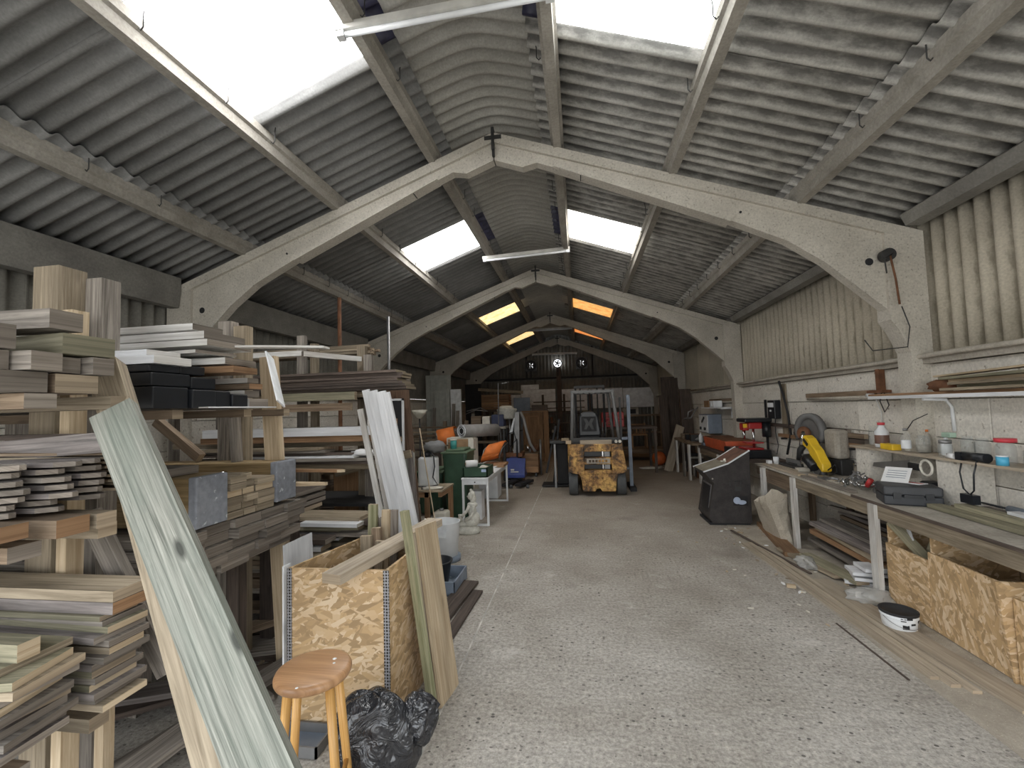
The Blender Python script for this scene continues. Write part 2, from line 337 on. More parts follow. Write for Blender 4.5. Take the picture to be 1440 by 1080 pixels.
# ------------------------------------------------------------------ geometry collector
WL = {}
class G:
    def __init__(s): s.v = []; s.f = []; s.m = []; s.uv = []; s.sm = []
    def quad(s, idx, m=0, uv=None, smooth=False):
        s.f.append(tuple(idx)); s.m.append(m); s.sm.append(smooth)
        if uv is None:
            uv = [(s.v[i][2], s.v[i][0]+s.v[i][1]) for i in idx]
        s.uv.append(uv)
    def box(s, x0, x1, y0, y1, z0, z1, m=0, e=None, taper=0):
        a = [x1-x0, y1-y0, z1-z0]
        s.obox(((x0+x1)/2, (y0+y1)/2, (z0+z1)/2), a, None, m, e, taper); return s
    def obox(s, c, d, R=None, m=0, e=None, taper=0):
        L = max(range(3), key=lambda i: d[i]); o = [i for i in range(3) if i != L]
        b = len(s.v); loc = []
        for i in range(8):
            p = [((i >> k & 1)-.5)*d[k] for k in range(3)]
            if taper and i >> 2 & 1: p[0] *= 1-taper; p[1] *= 1-taper
            loc.append(p); q = Vector(p)
            if R is not None: q = R @ q
            s.v.append((q[0]+c[0], q[1]+c[1], q[2]+c[2]))
        for fc, ax in (((0, 4, 6, 2), 0), ((1, 3, 7, 5), 0), ((0, 1, 5, 4), 1), ((2, 6, 7, 3), 1), ((0, 2, 3, 1), 2), ((4, 5, 7, 6), 2)):
            if ax == L: uv = [(loc[i][o[0]]*.25, loc[i][o[1]]) for i in fc]
            else:
                w = [k for k in o if k != ax][0]; uv = [(loc[i][L], loc[i][w]+ax*.37) for i in fc]
            s.quad([b+i for i in fc], (e if (e is not None and ax == L) else m), uv)
        return s
    def cyl(s, p0, p1, r0, r1=None, seg=12, m=0, caps=True, smooth=True, me=None):
        r1 = r0 if r1 is None else r1
        p0 = Vector(p0); p1 = Vector(p1); d = (p1-p0).normalized()
        a = d.orthogonal().normalized(); b_ = d.cross(a); b = len(s.v); L = (p1-p0).length
        for p, r in ((p0, r0), (p1, r1)):
            for i in range(seg):
                t = 2*PI*i/seg; q = p + a*math.cos(t)*r + b_*math.sin(t)*r; s.v.append(tuple(q))
        for i in range(seg):
            j = (i+1) % seg
            s.quad((b+i, b+j, b+seg+j, b+seg+i), m, [(0, i*.03), (0, i*.03+.03), (L, i*.03+.03), (L, i*.03)], smooth)
        if caps:
            s.quad([b+i for i in reversed(range(seg))], m if me is None else me)
            s.quad([b+seg+i for i in range(seg)], m if me is None else me)
        return s
    def tube(s, pts, r, seg=6, m=0):
        P = [Vector(p) for p in pts]; b = len(s.v); n = len(P); pa = None
        for k, p in enumerate(P):
            d = (P[min(k+1, n-1)]-P[max(k-1, 0)]).normalized()
            a = d.orthogonal().normalized() if pa is None else (pa-d*pa.dot(d)).normalized()
            pa = a; c = d.cross(a)
            for i in range(seg):
                t = 2*PI*i/seg; s.v.append(tuple(p+a*math.cos(t)*r+c*math.sin(t)*r))
        for k in range(n-1):
            for i in range(seg):
                j = (i+1) % seg; o = b+k*seg
                s.quad((o+i, o+j, o+seg+j, o+seg+i), m, None, True)
        s.quad([b+i for i in reversed(range(seg))], m); s.quad([b+(n-1)*seg+i for i in range(seg)], m)
        return s
    def lathe(s, prof, c=(0, 0, 0), seg=20, m=0, smooth=True, R=None, sx=1, sy=1):
        b = len(s.v); n = len(prof)
        for r, z in prof:
            for i in range(seg):
                t = 2*PI*i/seg; q = Vector((r*math.cos(t)*sx, r*math.sin(t)*sy, z))
                if R is not None: q = R @ q
                s.v.append((q[0]+c[0], q[1]+c[1], q[2]+c[2]))
        for k in range(n-1):
            for i in range(seg):
                j = (i+1) % seg; o = b+k*seg
                s.quad((o+i, o+j, o+seg+j, o+seg+i), m, None, smooth)
        s.quad([b+i for i in reversed(range(seg))], m); s.quad([b+(n-1)*seg+i for i in range(seg)], m)
        return s
    def prism(s, pts, ax, a, c, m=0, me=None):
        """pts: 2D outline; ax: extrusion axis (0,1,2) between a and c"""
        b = len(s.v); n = len(pts)
        def mk(p, t): q = list(p); q.insert(ax, t); return tuple(q)
        for t in (a, c):
            for p in pts: s.v.append(mk(p, t))
        f0 = [b+i for i in range(n)]; f1 = [b+n+i for i in reversed(range(n))]
        s.quad(f0, m); s.quad(f1, m)
        for i in range(n):
            j = (i+1) % n; s.quad((b+j, b+i, b+n+i, b+n+j), m if me is None else me)
        return s
    def ball(s, c, r, u=14, v=9, m=0, wob=0, R=None, seed=0):
        rnd = random.Random(seed); b = len(s.v); r = r if hasattr(r, '__len__') else (r, r, r)
        for k in range(v+1):
            ph = PI*k/v
            for i in range(u):
                th = 2*PI*i/u; w = 1+(rnd.random()-.5)*wob*(1 if 0 < k < v else 0)
                q = Vector((r[0]*math.sin(ph)*math.cos(th)*w, r[1]*math.sin(ph)*math.sin(th)*w, -r[2]*math.cos(ph)*w))
                if R is not None: q = R @ q
                s.v.append((q[0]+c[0], q[1]+c[1], q[2]+c[2]))
        for k in range(v):
            for i in range(u):
                j = (i+1) % u; o = b+k*u
                s.quad((o+i, o+j, o+u+j, o+u+i), m, None, True)
        return s
    def mesh(s, name, mats, off=(0, 0, 0)):
        me = bpy.data.meshes.new(name)
        me.from_pydata([(a-off[0], b-off[1], c-off[2]) for a, b, c in s.v], [], s.f)
        for m in mats: me.materials.append(MT[m] if isinstance(m, str) else m)
        me.polygons.foreach_set('material_index', s.m); me.polygons.foreach_set('use_smooth', s.sm)
        ul = me.uv_layers.new(name='UVMap'); flat = []
        for u in s.uv:
            for a, b in u: flat += [a, b]
        ul.data.foreach_set('uv', flat)
        me.update(); return me
    def build(s, name, mats, parent=None, bevel=0, off=None, label=None, cat=None, group=None, kind=None):
        if not isinstance(mats, (list, tuple)): mats = [mats]
        if off is None:
            if parent is not None: off = WL[parent.name]
            else:
                xs = [v[0] for v in s.v]; ys = [v[1] for v in s.v]; zs = [v[2] for v in s.v]
                off = ((min(xs)+max(xs))/2, (min(ys)+max(ys))/2, min(zs))
        me = s.mesh(name, mats, off); o = bpy.data.objects.new(name, me); COL.objects.link(o)
        WL[o.name] = tuple(off)
        if parent is not None:
            o.parent = parent; pw = WL[parent.name]; o.location = tuple(off[i]-pw[i] for i in range(3))
        else: o.location = off
        if bevel:
            bv = o.modifiers.new('edge', 'BEVEL'); bv.width = bevel; bv.segments = 2; bv.limit_method = 'ANGLE'
        tag(o, label, cat, group, kind)
        return o
def tag(o, label=None, cat=None, group=None, kind=None):
    if label: o['label'] = label
    if cat: o['category'] = cat
    if group: o['group'] = group
    if kind: o['kind'] = kind
    return o
def thing(name, label, cat, loc, group=None, rz=0):
    o = bpy.data.objects.new(name, None); COL.objects.link(o); o.location = loc; o.empty_display_size = .1
    o.rotation_euler = (0, 0, rz); WL[o.name] = tuple(loc)
    return tag(o, label, cat, group)
def place(name, me, mat4, parent=None):
    o = bpy.data.objects.new(name, me); COL.objects.link(o)
    if parent is not None: o.parent = parent; mat4 = Matrix.Translation(-Vector(WL[parent.name])) @ mat4
    o.matrix_local = mat4 if parent is not None else mat4
    if parent is None: o.matrix_world = mat4
    WL[o.name] = tuple(mat4.translation)
    return o
def frame_of(a, b, up=(0, 0, 1)):
    a = Vector(a); b = Vector(b); x = (b-a).normalized(); u = Vector(up)
    y = u.cross(x)
    if y.length < 1e-4: y = Vector((0, 1, 0)).cross(x)
    y.normalize(); z = x.cross(y)
    m = Matrix((x, y, z)).transposed().to_4x4(); m.translation = (a+b)/2
    return m, (b-a).length
def board(name, a, b, w, t, mats, up=(0, 0, 1), parent=None, label=None, cat='board', group=None, point=None, warp=0):
    """a timber from a to b (centre line), width w across, thickness t along up"""
    if not isinstance(mats, (list, tuple)): mats = [mats]
    m, L = frame_of(a, b, up); g = G(); e = 1 if len(mats) > 1 else None
    if point:       # pointed picket: tip at b
        p = point
        pts = [(-L/2, -w/2), (L/2-p, -w/2), (L/2, -w*.12), (L/2, w*.12), (L/2-p, w/2), (-L/2, w/2)]
        n = 6; bb = 0
        for z in (-t/2, t/2):
            for x, y in pts: g.v.append((x, y, z))
        g.quad([5, 4, 3, 2, 1, 0], 0, [(pts[i][0], pts[i][1]) for i in (5, 4, 3, 2, 1, 0)])
        g.quad([6, 7, 8, 9, 10, 11], 0, [(pts[i][0], pts[i][1]) for i in range(6)])
        for i in range(6):
            j = (i+1) % 6
            g.quad((i, j, 6+j, 6+i), (1 if (e and i in (1, 2, 3)) else 0), [(pts[i][0], pts[i][1]), (pts[j][0], pts[j][1]), (pts[j][0], pts[j][1]+t), (pts[i][0], pts[i][1]+t)])
    elif warp:
        ns = 8
        for k in range(ns+1):
            x = -L/2+L*k/ns; dz = warp*math.sin(PI*k/ns)
            for y, z in ((-w/2, -t/2), (w/2, -t/2), (w/2, t/2), (-w/2, t/2)): g.v.append((x, y, z+dz))
        for k in range(ns):
            for i in range(4):
                j = (i+1) % 4; o_ = k*4
                x0 = -L/2+L*k/ns; x1 = -L/2+L*(k+1)/ns
                g.quad((o_+i, o_+4+i, o_+4+j, o_+j), 0, [(x0, i*.1), (x1, i*.1), (x1, i*.1+w), (x0, i*.1+w)])
        g.quad((3, 2, 1, 0), e or 0); g.quad([ns*4+i for i in (0, 1, 2, 3)], e or 0)
    else: g.obox((0, 0, 0), (L, w, t), None, 0, e)
    o = place(name, g.mesh(name, mats), m, parent)
    return tag(o, label, cat if parent is None else None, group)
ORD = ['topmost', 'second from the top', 'third from the top', 'fourth from the top', 'fifth from the top', 'sixth from the top', 'seventh from the top', 'eighth from the top', 'ninth from the top', 'tenth from the top', 'eleventh from the top', 'twelfth from the top', 'thirteenth from the top', 'fourteenth from the top', 'fifteenth from the top', 'sixteenth from the top']
R_ = lambda a, b: random.uniform(a, b)

# ------------------------------------------------------------------ the shed
CX = -.788; XL, XR = -4.714, 3.137; HB = 4.57; Y1 = 4.49
YF, YB = -.964, 18.34
g = G(); g.box(-9, 8, -7, 18.6, -.2, 0)
fl = g.build('floor', 'floor', off=(0, 0, 0), kind='structure')
g = G(); g.box(-.85, -.838, -1, 18, 0, .002)
g.build('slab_joint', 'joint', parent=fl)
# corrugated sheets -------------------------------------------------
def sheet_mesh(name, L, mat, waves=7, pitch=.1461, amp=.026, th=.007, seg=8, curve=None, nl=1, lap=.05):
    g = G(); nx = int(waves*seg + seg*lap/pitch); Wd = pitch*waves
    def z(x): return amp*math.cos(2*PI*x/pitch)
    for k in range(nl+1):
        y = L*k/nl
        for side in (0, 1):
            for i in range(nx+1):
                x = i*pitch/seg; zz = z(x) - side*th
                if curve: yy, cz = curve(y); g.v.append((x, yy, cz+zz))
                else: g.v.append((x, y, zz))
    r = 2*(nx+1); n1 = nx+1
    for k in range(nl):
        for i in range(nx):
            a = k*r+i
            g.quad((a, a+1, a+r+1, a+r), 0, None, True)
            a += n1; g.quad((a+r, a+r+1, a+1, a), 0, None, True)
    for k in (0, nl):
        for i in range(nx):
            a = k*r+i; q = (a, a+n1, a+n1+1, a+1); g.quad(q if k == 0 else q[::-1], 0)
    for i in (0, nx):
        for k in range(nl):
            a = k*r+i; q = (a, a+r, a+r+n1, a+n1); g.quad(q, 0)
    return g.mesh(name, [mat])
SL = .364; AN = math.atan(SL); CS = math.cos(AN)
ceil = thing('ceiling', None, None, (CX, 9, 4.7)); ceil['kind'] = 'structure'
def roofmat(side, dx, zoff, y):
    """sheet local x -> +Y, local y -> down the slope"""
    s = 1 if side > 0 else -1
    Ya = Vector((s*CS, 0, -math.sin(AN))); Xa = Vector((0, 1, 0)); Za = Xa.cross(Ya) 
    if Za.z < 0: Za = -Za
    m = Matrix((Xa, Ya, Za)).transposed().to_4x4()
    m.translation = (CX+s*dx, y, 4.775-SL*dx+zoff)
    return m
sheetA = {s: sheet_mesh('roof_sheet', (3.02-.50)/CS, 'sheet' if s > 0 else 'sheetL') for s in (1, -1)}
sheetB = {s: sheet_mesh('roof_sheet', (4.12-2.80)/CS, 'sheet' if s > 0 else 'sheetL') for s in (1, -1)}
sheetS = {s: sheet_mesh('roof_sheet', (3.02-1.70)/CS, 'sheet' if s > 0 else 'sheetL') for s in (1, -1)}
LAPN = sheet_mesh('lap_strip', (.72-.50)/CS, 'violet')
def ccurve(t):
    x = -.82+t; return (x, 4.80-SL*math.sqrt(x*x+.028)+.05)
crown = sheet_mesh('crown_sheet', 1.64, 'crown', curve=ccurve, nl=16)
SM = {1: [skylight_mat('skylight_bright', (1, 1, 1), (1, 1, 1), SKYLIGHT), skylight_mat('skylight_bright_right', (.80, .86, .84), (1, 1, 1), SKYLIGHT*.42)],
      2: [MT and skylight_mat('skylight_white', (1, .98, .95), (1, 1, 1), SKYLIGHT*.75), skylight_mat('skylight_cream', (1, .93, .80), (1, 1, 1), SKYLIGHT*.5)],
      3: [skylight_mat('skylight_aged', (1, .62, .22), (1, .85, .5), 1.25), skylight_mat('skylight_orange', (1, .33, .06), (1, .62, .2), .95)],
      4: [skylight_mat('skylight_dirty', (1, .55, .18), (1, .8, .42), 1.1), skylight_mat('skylight_rust', (1, .22, .04), (1, .42, .12), .8)]}
win = 0
KS = {-1: 1, 3: 2, 8: 3, 12: 4}
for k in range(-4, 16):
    y = 3.1+1.0227*k if k < 0 else 3.1+1.0165*k
    y = 3.1+1.0165*k
    for s in (-1, 1):
        if k in KS:
            q = KS[k]; win += 1
            w = thing('window_%d' % win, None, None, (CX+s*1.2, y+.5, 4.3)); w['kind'] = 'structure'
            me = sheet_mesh('pane', (1.78-.70)/CS, SM[q][0 if s < 0 else 1])
            place('pane', me, roofmat(s, .70, 0, y), w)
            if q in (1, 2): place('lap_strip', LAPN, roofmat(s, .50, .004, y), w)
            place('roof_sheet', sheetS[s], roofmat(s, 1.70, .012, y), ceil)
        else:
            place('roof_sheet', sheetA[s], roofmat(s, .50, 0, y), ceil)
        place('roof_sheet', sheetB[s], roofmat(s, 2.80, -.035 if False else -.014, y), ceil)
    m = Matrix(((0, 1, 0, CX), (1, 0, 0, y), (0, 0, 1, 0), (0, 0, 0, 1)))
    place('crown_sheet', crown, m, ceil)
# purlins -------------------------------------------------------------
def purlin(dx, s, y0, y1):
    z = 4.612-SL*dx; x = CX+s*dx; a = s
    # trapezoid section with a small top flange
    pts = [(x-.038, z), (x+.038, z), (x+.044, z+.075), (x+.066, z+.09), (x+.066, z+.13-s*.066*SL), (x-.066, z+.13+s*.066*SL), (x-.066, z+.09), (x-.044, z+.075)]
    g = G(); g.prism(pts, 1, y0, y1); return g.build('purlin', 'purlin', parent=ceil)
hook = G(); hook.tube([(.0, 0, -.015), (.012, 0, -.03), (.03, 0, -.01), (.03, 0, .07), (.04, 0, .13)], .0045, 5)
hookm = hook.mesh('hook_bolt', ['vent'])
FR = [Y1+HB*i for i in range(4)]
segs = [(YF, Y1)] + [(FR[i], FR[i+1]) for i in range(3)]
for s in (-1, 1):
    for dx in (.67, 1.79, 2.93):
        for i, (a, b) in enumerate(segs):
            purlin(dx, s, a+.004, b-.004)
            if i < 2:
                for k in range(8):
                    yy = a+.35+k*.56+R_(-.05, .05)
                    if yy < .9: continue
                    m = Matrix.Scale(-s, 4, (1, 0, 0)) if s > 0 else Matrix.Identity(4)
                    mm = Matrix.Translation((CX+s*dx-s*.075, yy, 4.70-SL*dx)) @ m
                    place('hook_bolt', hookm, mm, ceil)
    for i, (a, b) in enumerate(segs):      # eave beams
        g = G(); x = CX+s*3.80
        if s > 0: g.prism([(x-.03, 3.245), (x+.09, 3.235), (x+.09, 3.31), (x-.05, 3.36), (x-.07, 3.34)], 1, a+.1, b-.1)
        else: g.prism([(x-s*.085, 2.985+.20), (x-s*.055, 2.985), (x+s*.055, 2.985), (x+s*.085, 3.20+.0), (x+s*.085, 3.27), (x-s*.085, 3.33)], 1, a+.1, b-.1)
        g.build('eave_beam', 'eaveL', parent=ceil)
# portal frames -------------------------------------------------------
def mirror(pts, s): return [(CX+s*a, z) for a, z in pts]
FL = ['nearest concrete portal frame spanning the shed in the foreground', 'second concrete portal frame, behind the pair of white roof lights', 'third concrete portal frame deep inside, behind the first orange roof lights', 'farthest concrete portal frame standing against the end wall']
for i, y in enumerate(FR):
    t = thing('portal_frame', FL[i], 'frame', (CX, y, 0), 'concrete portal frames of the shed')
    for s in (-1, 1):
        out = mirror([(.006, 4.60), (3.60, 3.292), (3.60, 2.50), (3.11, 2.98), (2.80, 3.21), (2.30, 3.46), (.765, 4.12), (.45, 4.25), (.30, 4.22), (.006, 4.33)], s)
        g = G(); g.prism(out, 1, y-.055, y+.055)
        rim = mirror([(.006, 4.612), (3.72, 3.26), (3.72, 3.16), (.006, 4.51)], s); g.prism(rim, 1, y-.09, y+.09)
        rim2 = mirror([(.62, 4.185), (.66, 4.235), (2.35, 3.50), (2.30, 3.44)], s); g.prism(rim2, 1, y-.075, y+.075)
        g.build('rafter', 'conc', parent=t)
        g = G(); g.prism(mirror([(3.72, 3.262), (3.915, 3.19), (3.915, 0), (3.74, 0), (3.74, 2.10), (3.66, 2.30), (3.60, 2.40), (3.60, 3.30)], s), 1, y-.088, y+.088)
        g.build('column', 'conc', parent=t)
        # drilled hole in the knee
        g = G(); xx = CX+s*3.48; g.cyl((xx, y-.0565, 2.95), (xx, y+.0565, 2.95), .035, seg=12); g.build('hole_socket', 'blackm', parent=t)
        g = G()
        for q in (.9, 1.7, 2.4): g.cyl((CX+s*q, y-.062, 4.40-SL*q), (CX+s*q, y+.062, 4.40-SL*q), .012, seg=8)
        g.build('bolt_holes', 'blackm', parent=t, kind='stuff')
    g = G(); g.box(CX-.012, CX+.012, y-.092, y+.092, 4.36, 4.66); g.box(CX-.09, CX+.09, y-.10, y-.085, 4.535, 4.575); g.box(CX-.015, CX+.015, y-.11, y-.09, 4.42, 4.66)
    g.build('apex_plate', 'vent', parent=t)
# walls -----------------------------------------------------------------
def side_wall(side, x, mat, bmat):
    wl_ = thing('wall_'+side, None, None, (x, 9, 0)); wl_['kind'] = 'structure'
    s = 1 if side == 'right' else -1
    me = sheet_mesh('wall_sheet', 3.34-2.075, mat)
    for k in range(-4, 16):
        y = 3.1+1.0165*k
        # local x -> Y, local y -> Z, local z -> -X*s
        m = Matrix(((0, 0, 1, x+s*.04), (1, 0, 0, y), (0, 1, 0, 2.075), (0, 0, 0, 1)))
        place('wall_sheet', me, m, wl_)
    g = G(); g.box(min(x-s*.10, x+s*.14), max(x-s*.10, x+s*.14), YF, YB, 1.985, 2.06); g.build('ledge', 'ledge', parent=wl_)
    zs = [0, .335, .67, 1.005, 1.34, 1.672, 1.983]
    n = 12; Lp = (YB-YF)/n
    for j in range(6):
        for k in range(n+(j % 2)):
            a = YF+Lp*k-(Lp/2 if j % 2 else 0); b = a+Lp; a = max(a, YF); b = min(b, YB)
            d = R_(0, .010)
            g = G(); xx = x-s*.05+s*d
            g.box(min(xx, x+s*.16), max(xx, x+s*.16), a+.005, b-.005, zs[j]+.004, zs[j+1]-.004)
            g.build('wall_panel', bmat, parent=wl_, bevel=.004 if (3 < k < 8 or side == 'right') and j > 2 else 0)
    g = G(); g.box(min(x-s*.005, x+s*.14), max(x-s*.005, x+s*.14), YF, YB, 0, 1.98); g.build('mortar_bed', 'ledge', parent=wl_)
    return wl_
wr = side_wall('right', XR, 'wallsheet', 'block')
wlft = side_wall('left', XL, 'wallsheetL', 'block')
wb = thing('wall_back', None, None, (CX, YB, 0)); wb['kind'] = 'structure'
for k in range(-4, 4):
    x0 = CX+k*1.0227
    for (zb, zt) in ((0, 2.9), (2.88, None)):
        zz = zt or (5.18-SL*min(abs(x0-CX), abs(x0+1.0227-CX)))
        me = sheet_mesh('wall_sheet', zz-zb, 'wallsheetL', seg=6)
        m = Matrix(((1, 0, 0, x0), (0, 0, -1, YB+.12+(0 if zt else -.02)), (0, 1, 0, zb), (0, 0, 0, 1)))
        place('wall_sheet', me, m, wb)
g = G(); g.box(XL, XR, YB-.02, YB+.09, 2.90, 2.975); g.box(CX-1.37, CX-1.31, YB-.03, YB+.09, 2.97, 4.2); g.box(CX+1.37, CX+1.43, YB-.03, YB+.09, 2.97, 4.2)
g.build('girt', 'blackm', parent=wb)
g = G(); g.box(CX-.09, CX+.09, YB-.10, YB+.0, 0, 3.35); g.build('gable_post', 'dark', parent=wb)
for (a, b, z0, z1) in ((-3.55, -2.40, 1.5, 2.28), (-2.38, -.95, 1.55, 2.47), (-2.37, -1.62, 2.48, 2.68), (-.68, .40, 1.55, 2.44), (.42, 1.75, 1.62, 2.42), (1.77, 3.05, 1.62, 2.40)):
    g = G(); g.box(a, b, YB-.16, YB-.12, z0, z1); g.build('wall_board', 'offw', parent=wb)
# front gable above the open end (behind the camera)
wf = thing('wall_front', None, None, (CX, YF, 3)); wf['kind'] = 'structure'
g = G(); g.prism([(XL-.1, 3.15), (XR+.1, 3.15), (XR+.1, 3.35), (CX, 4.74), (XL-.1, 3.35)], 1, YF-.03, YF-.01); g.build('gable_cladding', 'wallsheetL', parent=wf)

# ------------------------------------------------------------------ fittings on roof and walls
def strip_light(x0, x1, y, z0, z1, label, mat='tube', dy=0):
    t = thing('strip_light', label, 'light', (x0, y, z0), 'fluorescent strip lights')
    m, L = frame_of((x0, y, z0), (x1, y+dy, z1))
    g = G(); g.obox((0, 0, .028), (L, .062, .05)); o = g.mesh('housing', [MT[mat]]); h = place('housing', o, m, t)
    g = G(); g.cyl((-L/2+.06, 0, -.016), (L/2-.06, 0, -.016), .019, seg=10); place('lamp_tube', g.mesh('lamp_tube', [MT['whitep']]), m, t)
    for e in (-1, 1):
        g = G(); g.obox((e*(L/2-.035), 0, -.008), (.055, .05, .062)); place('end_cap', g.mesh('end_cap', [MT['whitep']]), m, t)
strip_light(-1.56, -.05, 2.70, 4.33, 4.36, 'grey strip light nearest the camera, hanging below the ridge between purlins')
strip_light(-1.56, -.05, 7.38, 4.31, 4.36, 'strip light below the ridge between the two white roof lights')
strip_light(-1.78, -.12, 14.6, 4.31, 4.31, 'strip light under the ridge beyond the third frame')
strip_light(-1.86, .0, 18.15, 3.93, 3.90, 'strip light fixed to the gable wall above the round fans')
# gable fans
def fan(x, z, r, label, lit):
    t = thing('extractor_fan', label, 'fan', (x, 18.2, z-r), 'fans in the gable wall')
    g = G(); 
    if lit: g.cyl((x, 18.24, z), (x, 18.27, z), r, seg=24); g.build('daylight_disc', emit('daylight_opening', (.95, .97, 1), 3.2) if 'dl' not in MT else MT['dl'], parent=t)
    else:
        g.box(x-r*1.25, x+r*1.25, 18.24, 18.30, z-r*1.25, z+r*1.25); g.build('backplate', 'black', parent=t)
    g = G()
    for k in range(5):
        a = 2*PI*k/5+.3; R = Matrix.Rotation(a, 3, 'Y') @ Matrix.Rotation(.5, 3, 'X')
        c = Vector((x, 18.215, z))+Matrix.Rotation(a, 3, 'Y') @ Vector((0, 0, r*.52)); g.obox(c, (r*.36, .006, r*.7), R)
    g.build('blades', 'vent', parent=t)
    g = G(); g.cyl((x, 18.19, z), (x, 18.24, z), r*.22, seg=12); g.build('hub', 'blackm' if lit else 'steel', parent=t)
    g = G(); n = 24
    g.tube([(x+r*1.03*math.cos(2*PI*k/n), 18.2, z+r*1.03*math.sin(2*PI*k/n)) for k in range(n+1)], .02, 6); g.build('rim', 'blackm', parent=t)
    g = G(); g.box(x-.02, x+.02, 18.2, 18.24, z-r-.35, z-r); g.build('bracket', 'blackm', parent=t)
    if not lit:
        e = emit('daylight_gap', (.95, .97, 1), 1.2)
        for k in range(4):
            a = 2*PI*k/4+.7; g = G(); g.obox((x+math.cos(a)*r*.42, 18.236, z+math.sin(a)*r*.42), (.05, .004, .07)); g.build('daylight_gap', e, parent=t)
fan(-.815, 3.53, .17, 'round fan opening glowing with daylight in the middle of the gable wall', True)
fan(-1.93, 3.48, .19, 'dark square-backed fan left of the bright round opening', False)
fan(.17, 3.50, .19, 'dark square-backed fan right of the bright round opening', False)

# pulley on the near right knee
t = thing('pulley', 'round metal pulley with hanging rod on the nearest right column', 'pulley', (2.80, 4.34, 2.85))
g = G(); g.cyl((2.80, 4.33, 2.98), (2.80, 4.41, 2.98), .055, seg=16); g.build('wheel', 'vent', parent=t)
g = G(); g.tube([(2.80, 4.33, 2.97), (2.83, 4.33, 2.75), (2.845, 4.33, 2.52)], .009); g.build('rod', 'rust', parent=t)
g = G(); g.tube([(2.82, 4.33, 2.98), (2.74, 4.31, 2.93), (2.75, 4.31, 2.80)], .006); g.build('hook', 'vent', parent=t)
g = G(); g.tube([(2.86, 4.33, 2.50), (2.93, 4.36, 2.32), (2.90, 4.36, 2.14), (2.62, 4.36, 2.12), (2.56, 4.36, 2.22)], .005)
g.build('wire_loop', 'vent', label='thin bent wire hanging at the foot of the nearest right knee', cat='wire')
# pipe along the ledge and drop
g = G(); g.tube([(3.012, y, 2.05+.006*math.sin(y*2)) for y in [2, 3, 4, 5, 6, 7, 8, 9, 10, 11, 12.5]], .022, 8)
g.build('conduit', 'ledge', label='grey conduit running along the ledge of the right wall', cat='pipe')
g = G(); g.box(3.03, 3.085, 4.98, 5.04, 1.76, 1.99); g.box(3.0, 3.085, 4.90, 5.14, 1.745, 1.775)
g.build('wall_bracket', 'rust', label='rusty iron bracket fixed to the right wall above the strip light', cat='bracket')
def wall_light(y0, y1, z, label):
    t = thing('wall_strip_light', label, 'light', (3.03, y0, z), 'strip lights along the right wall')
    g = G(); g.box(3.02, 3.082, y0, y1, z-.02, z+.035); g.build('housing', 'brown', parent=t)
    g = G(); g.cyl((3.03, y0+.03, z-.035), (3.03, y1-.03, z-.035), .018, seg=10); g.build('lamp_tube', 'ledge', parent=t)
    g = G(); g.cyl((3.03, y0-.01, z-.02), (3.03, y0+.05, z-.02), .028, seg=12); g.build('end_cap', 'whitep', parent=t)
wall_light(5.12, 6.45, 1.745, 'dusty strip light on the right wall left of the white bracket shelf')
wall_light(9.2, 10.9, 1.745, 'farther strip light on the right wall above the drill press')
g = G(); g.tube([(3.07, 5.15, 1.74), (3.07, 5.05, 1.55), (3.07, 5.06, 1.35), (3.06, 5.15, 1.24)], .006); g.build('cable', 'wire', label='pale cable dangling from the near wall strip light', cat='cable')
g = G(); g.tube([(3.07, 5.0, 1.78), (3.07, 4.93, 1.62), (3.07, 5.0, 1.55), (3.07, 5.06, 1.66), (3.07, 5.02, 1.76)], .005); g.build('cable', 'vent', label='dark loop of cable on the wall beside the near strip light', cat='cable')
g = G(); g.tube([(3.01, 7.2, 2.0), (3.04, 7.16, 1.8), (3.045, 7.05, 1.5), (3.045, 7.0, 1.2), (3.02, 7.1, .9)], .016, 6); g.build('cable', 'blackm', label='thick dark cable running down the wall beside the wall box', cat='cable')
# isolator box on wall
t = thing('control_box', 'small dark blue control box with a white top panel on the wall', 'box', (3.04, 7.5, 1.4))
g = G(); g.box(2.99, 3.08, 7.36, 7.62, 1.42, 1.71); g.build('casing', 'black', parent=t, bevel=.008)
g = G(); g.box(2.984, 2.99, 7.39, 7.59, 1.60, 1.67); g.build('display', 'offw', parent=t)
g = G(); g.box(2.984, 2.99, 7.48, 7.53, 1.53, 1.56); g.build('button_panel', 'whitep', parent=t)
g = G(); g.tube([(3.05, 7.5, 1.42), (3.05, 7.52, 1.2), (3.05, 7.45, 1.0), (3.0, 7.4, .87)], .006); g.build('lead', 'vent', parent=t)
board('backing_board', (3.075, 7.22, 1.15), (3.075, 7.22, 1.95), .16, .02, ['tan', 'end'], up=(1, 0, 0), label='narrow wooden backing board on the wall behind the control box', cat='board')
board('upright_bar', (3.05, 7.84, .86), (3.02, 7.76, 1.72), .03, .03, ['blackm'], up=(1, 0, 0), label='long thin dark bar leaning against the right wall', cat='bar')
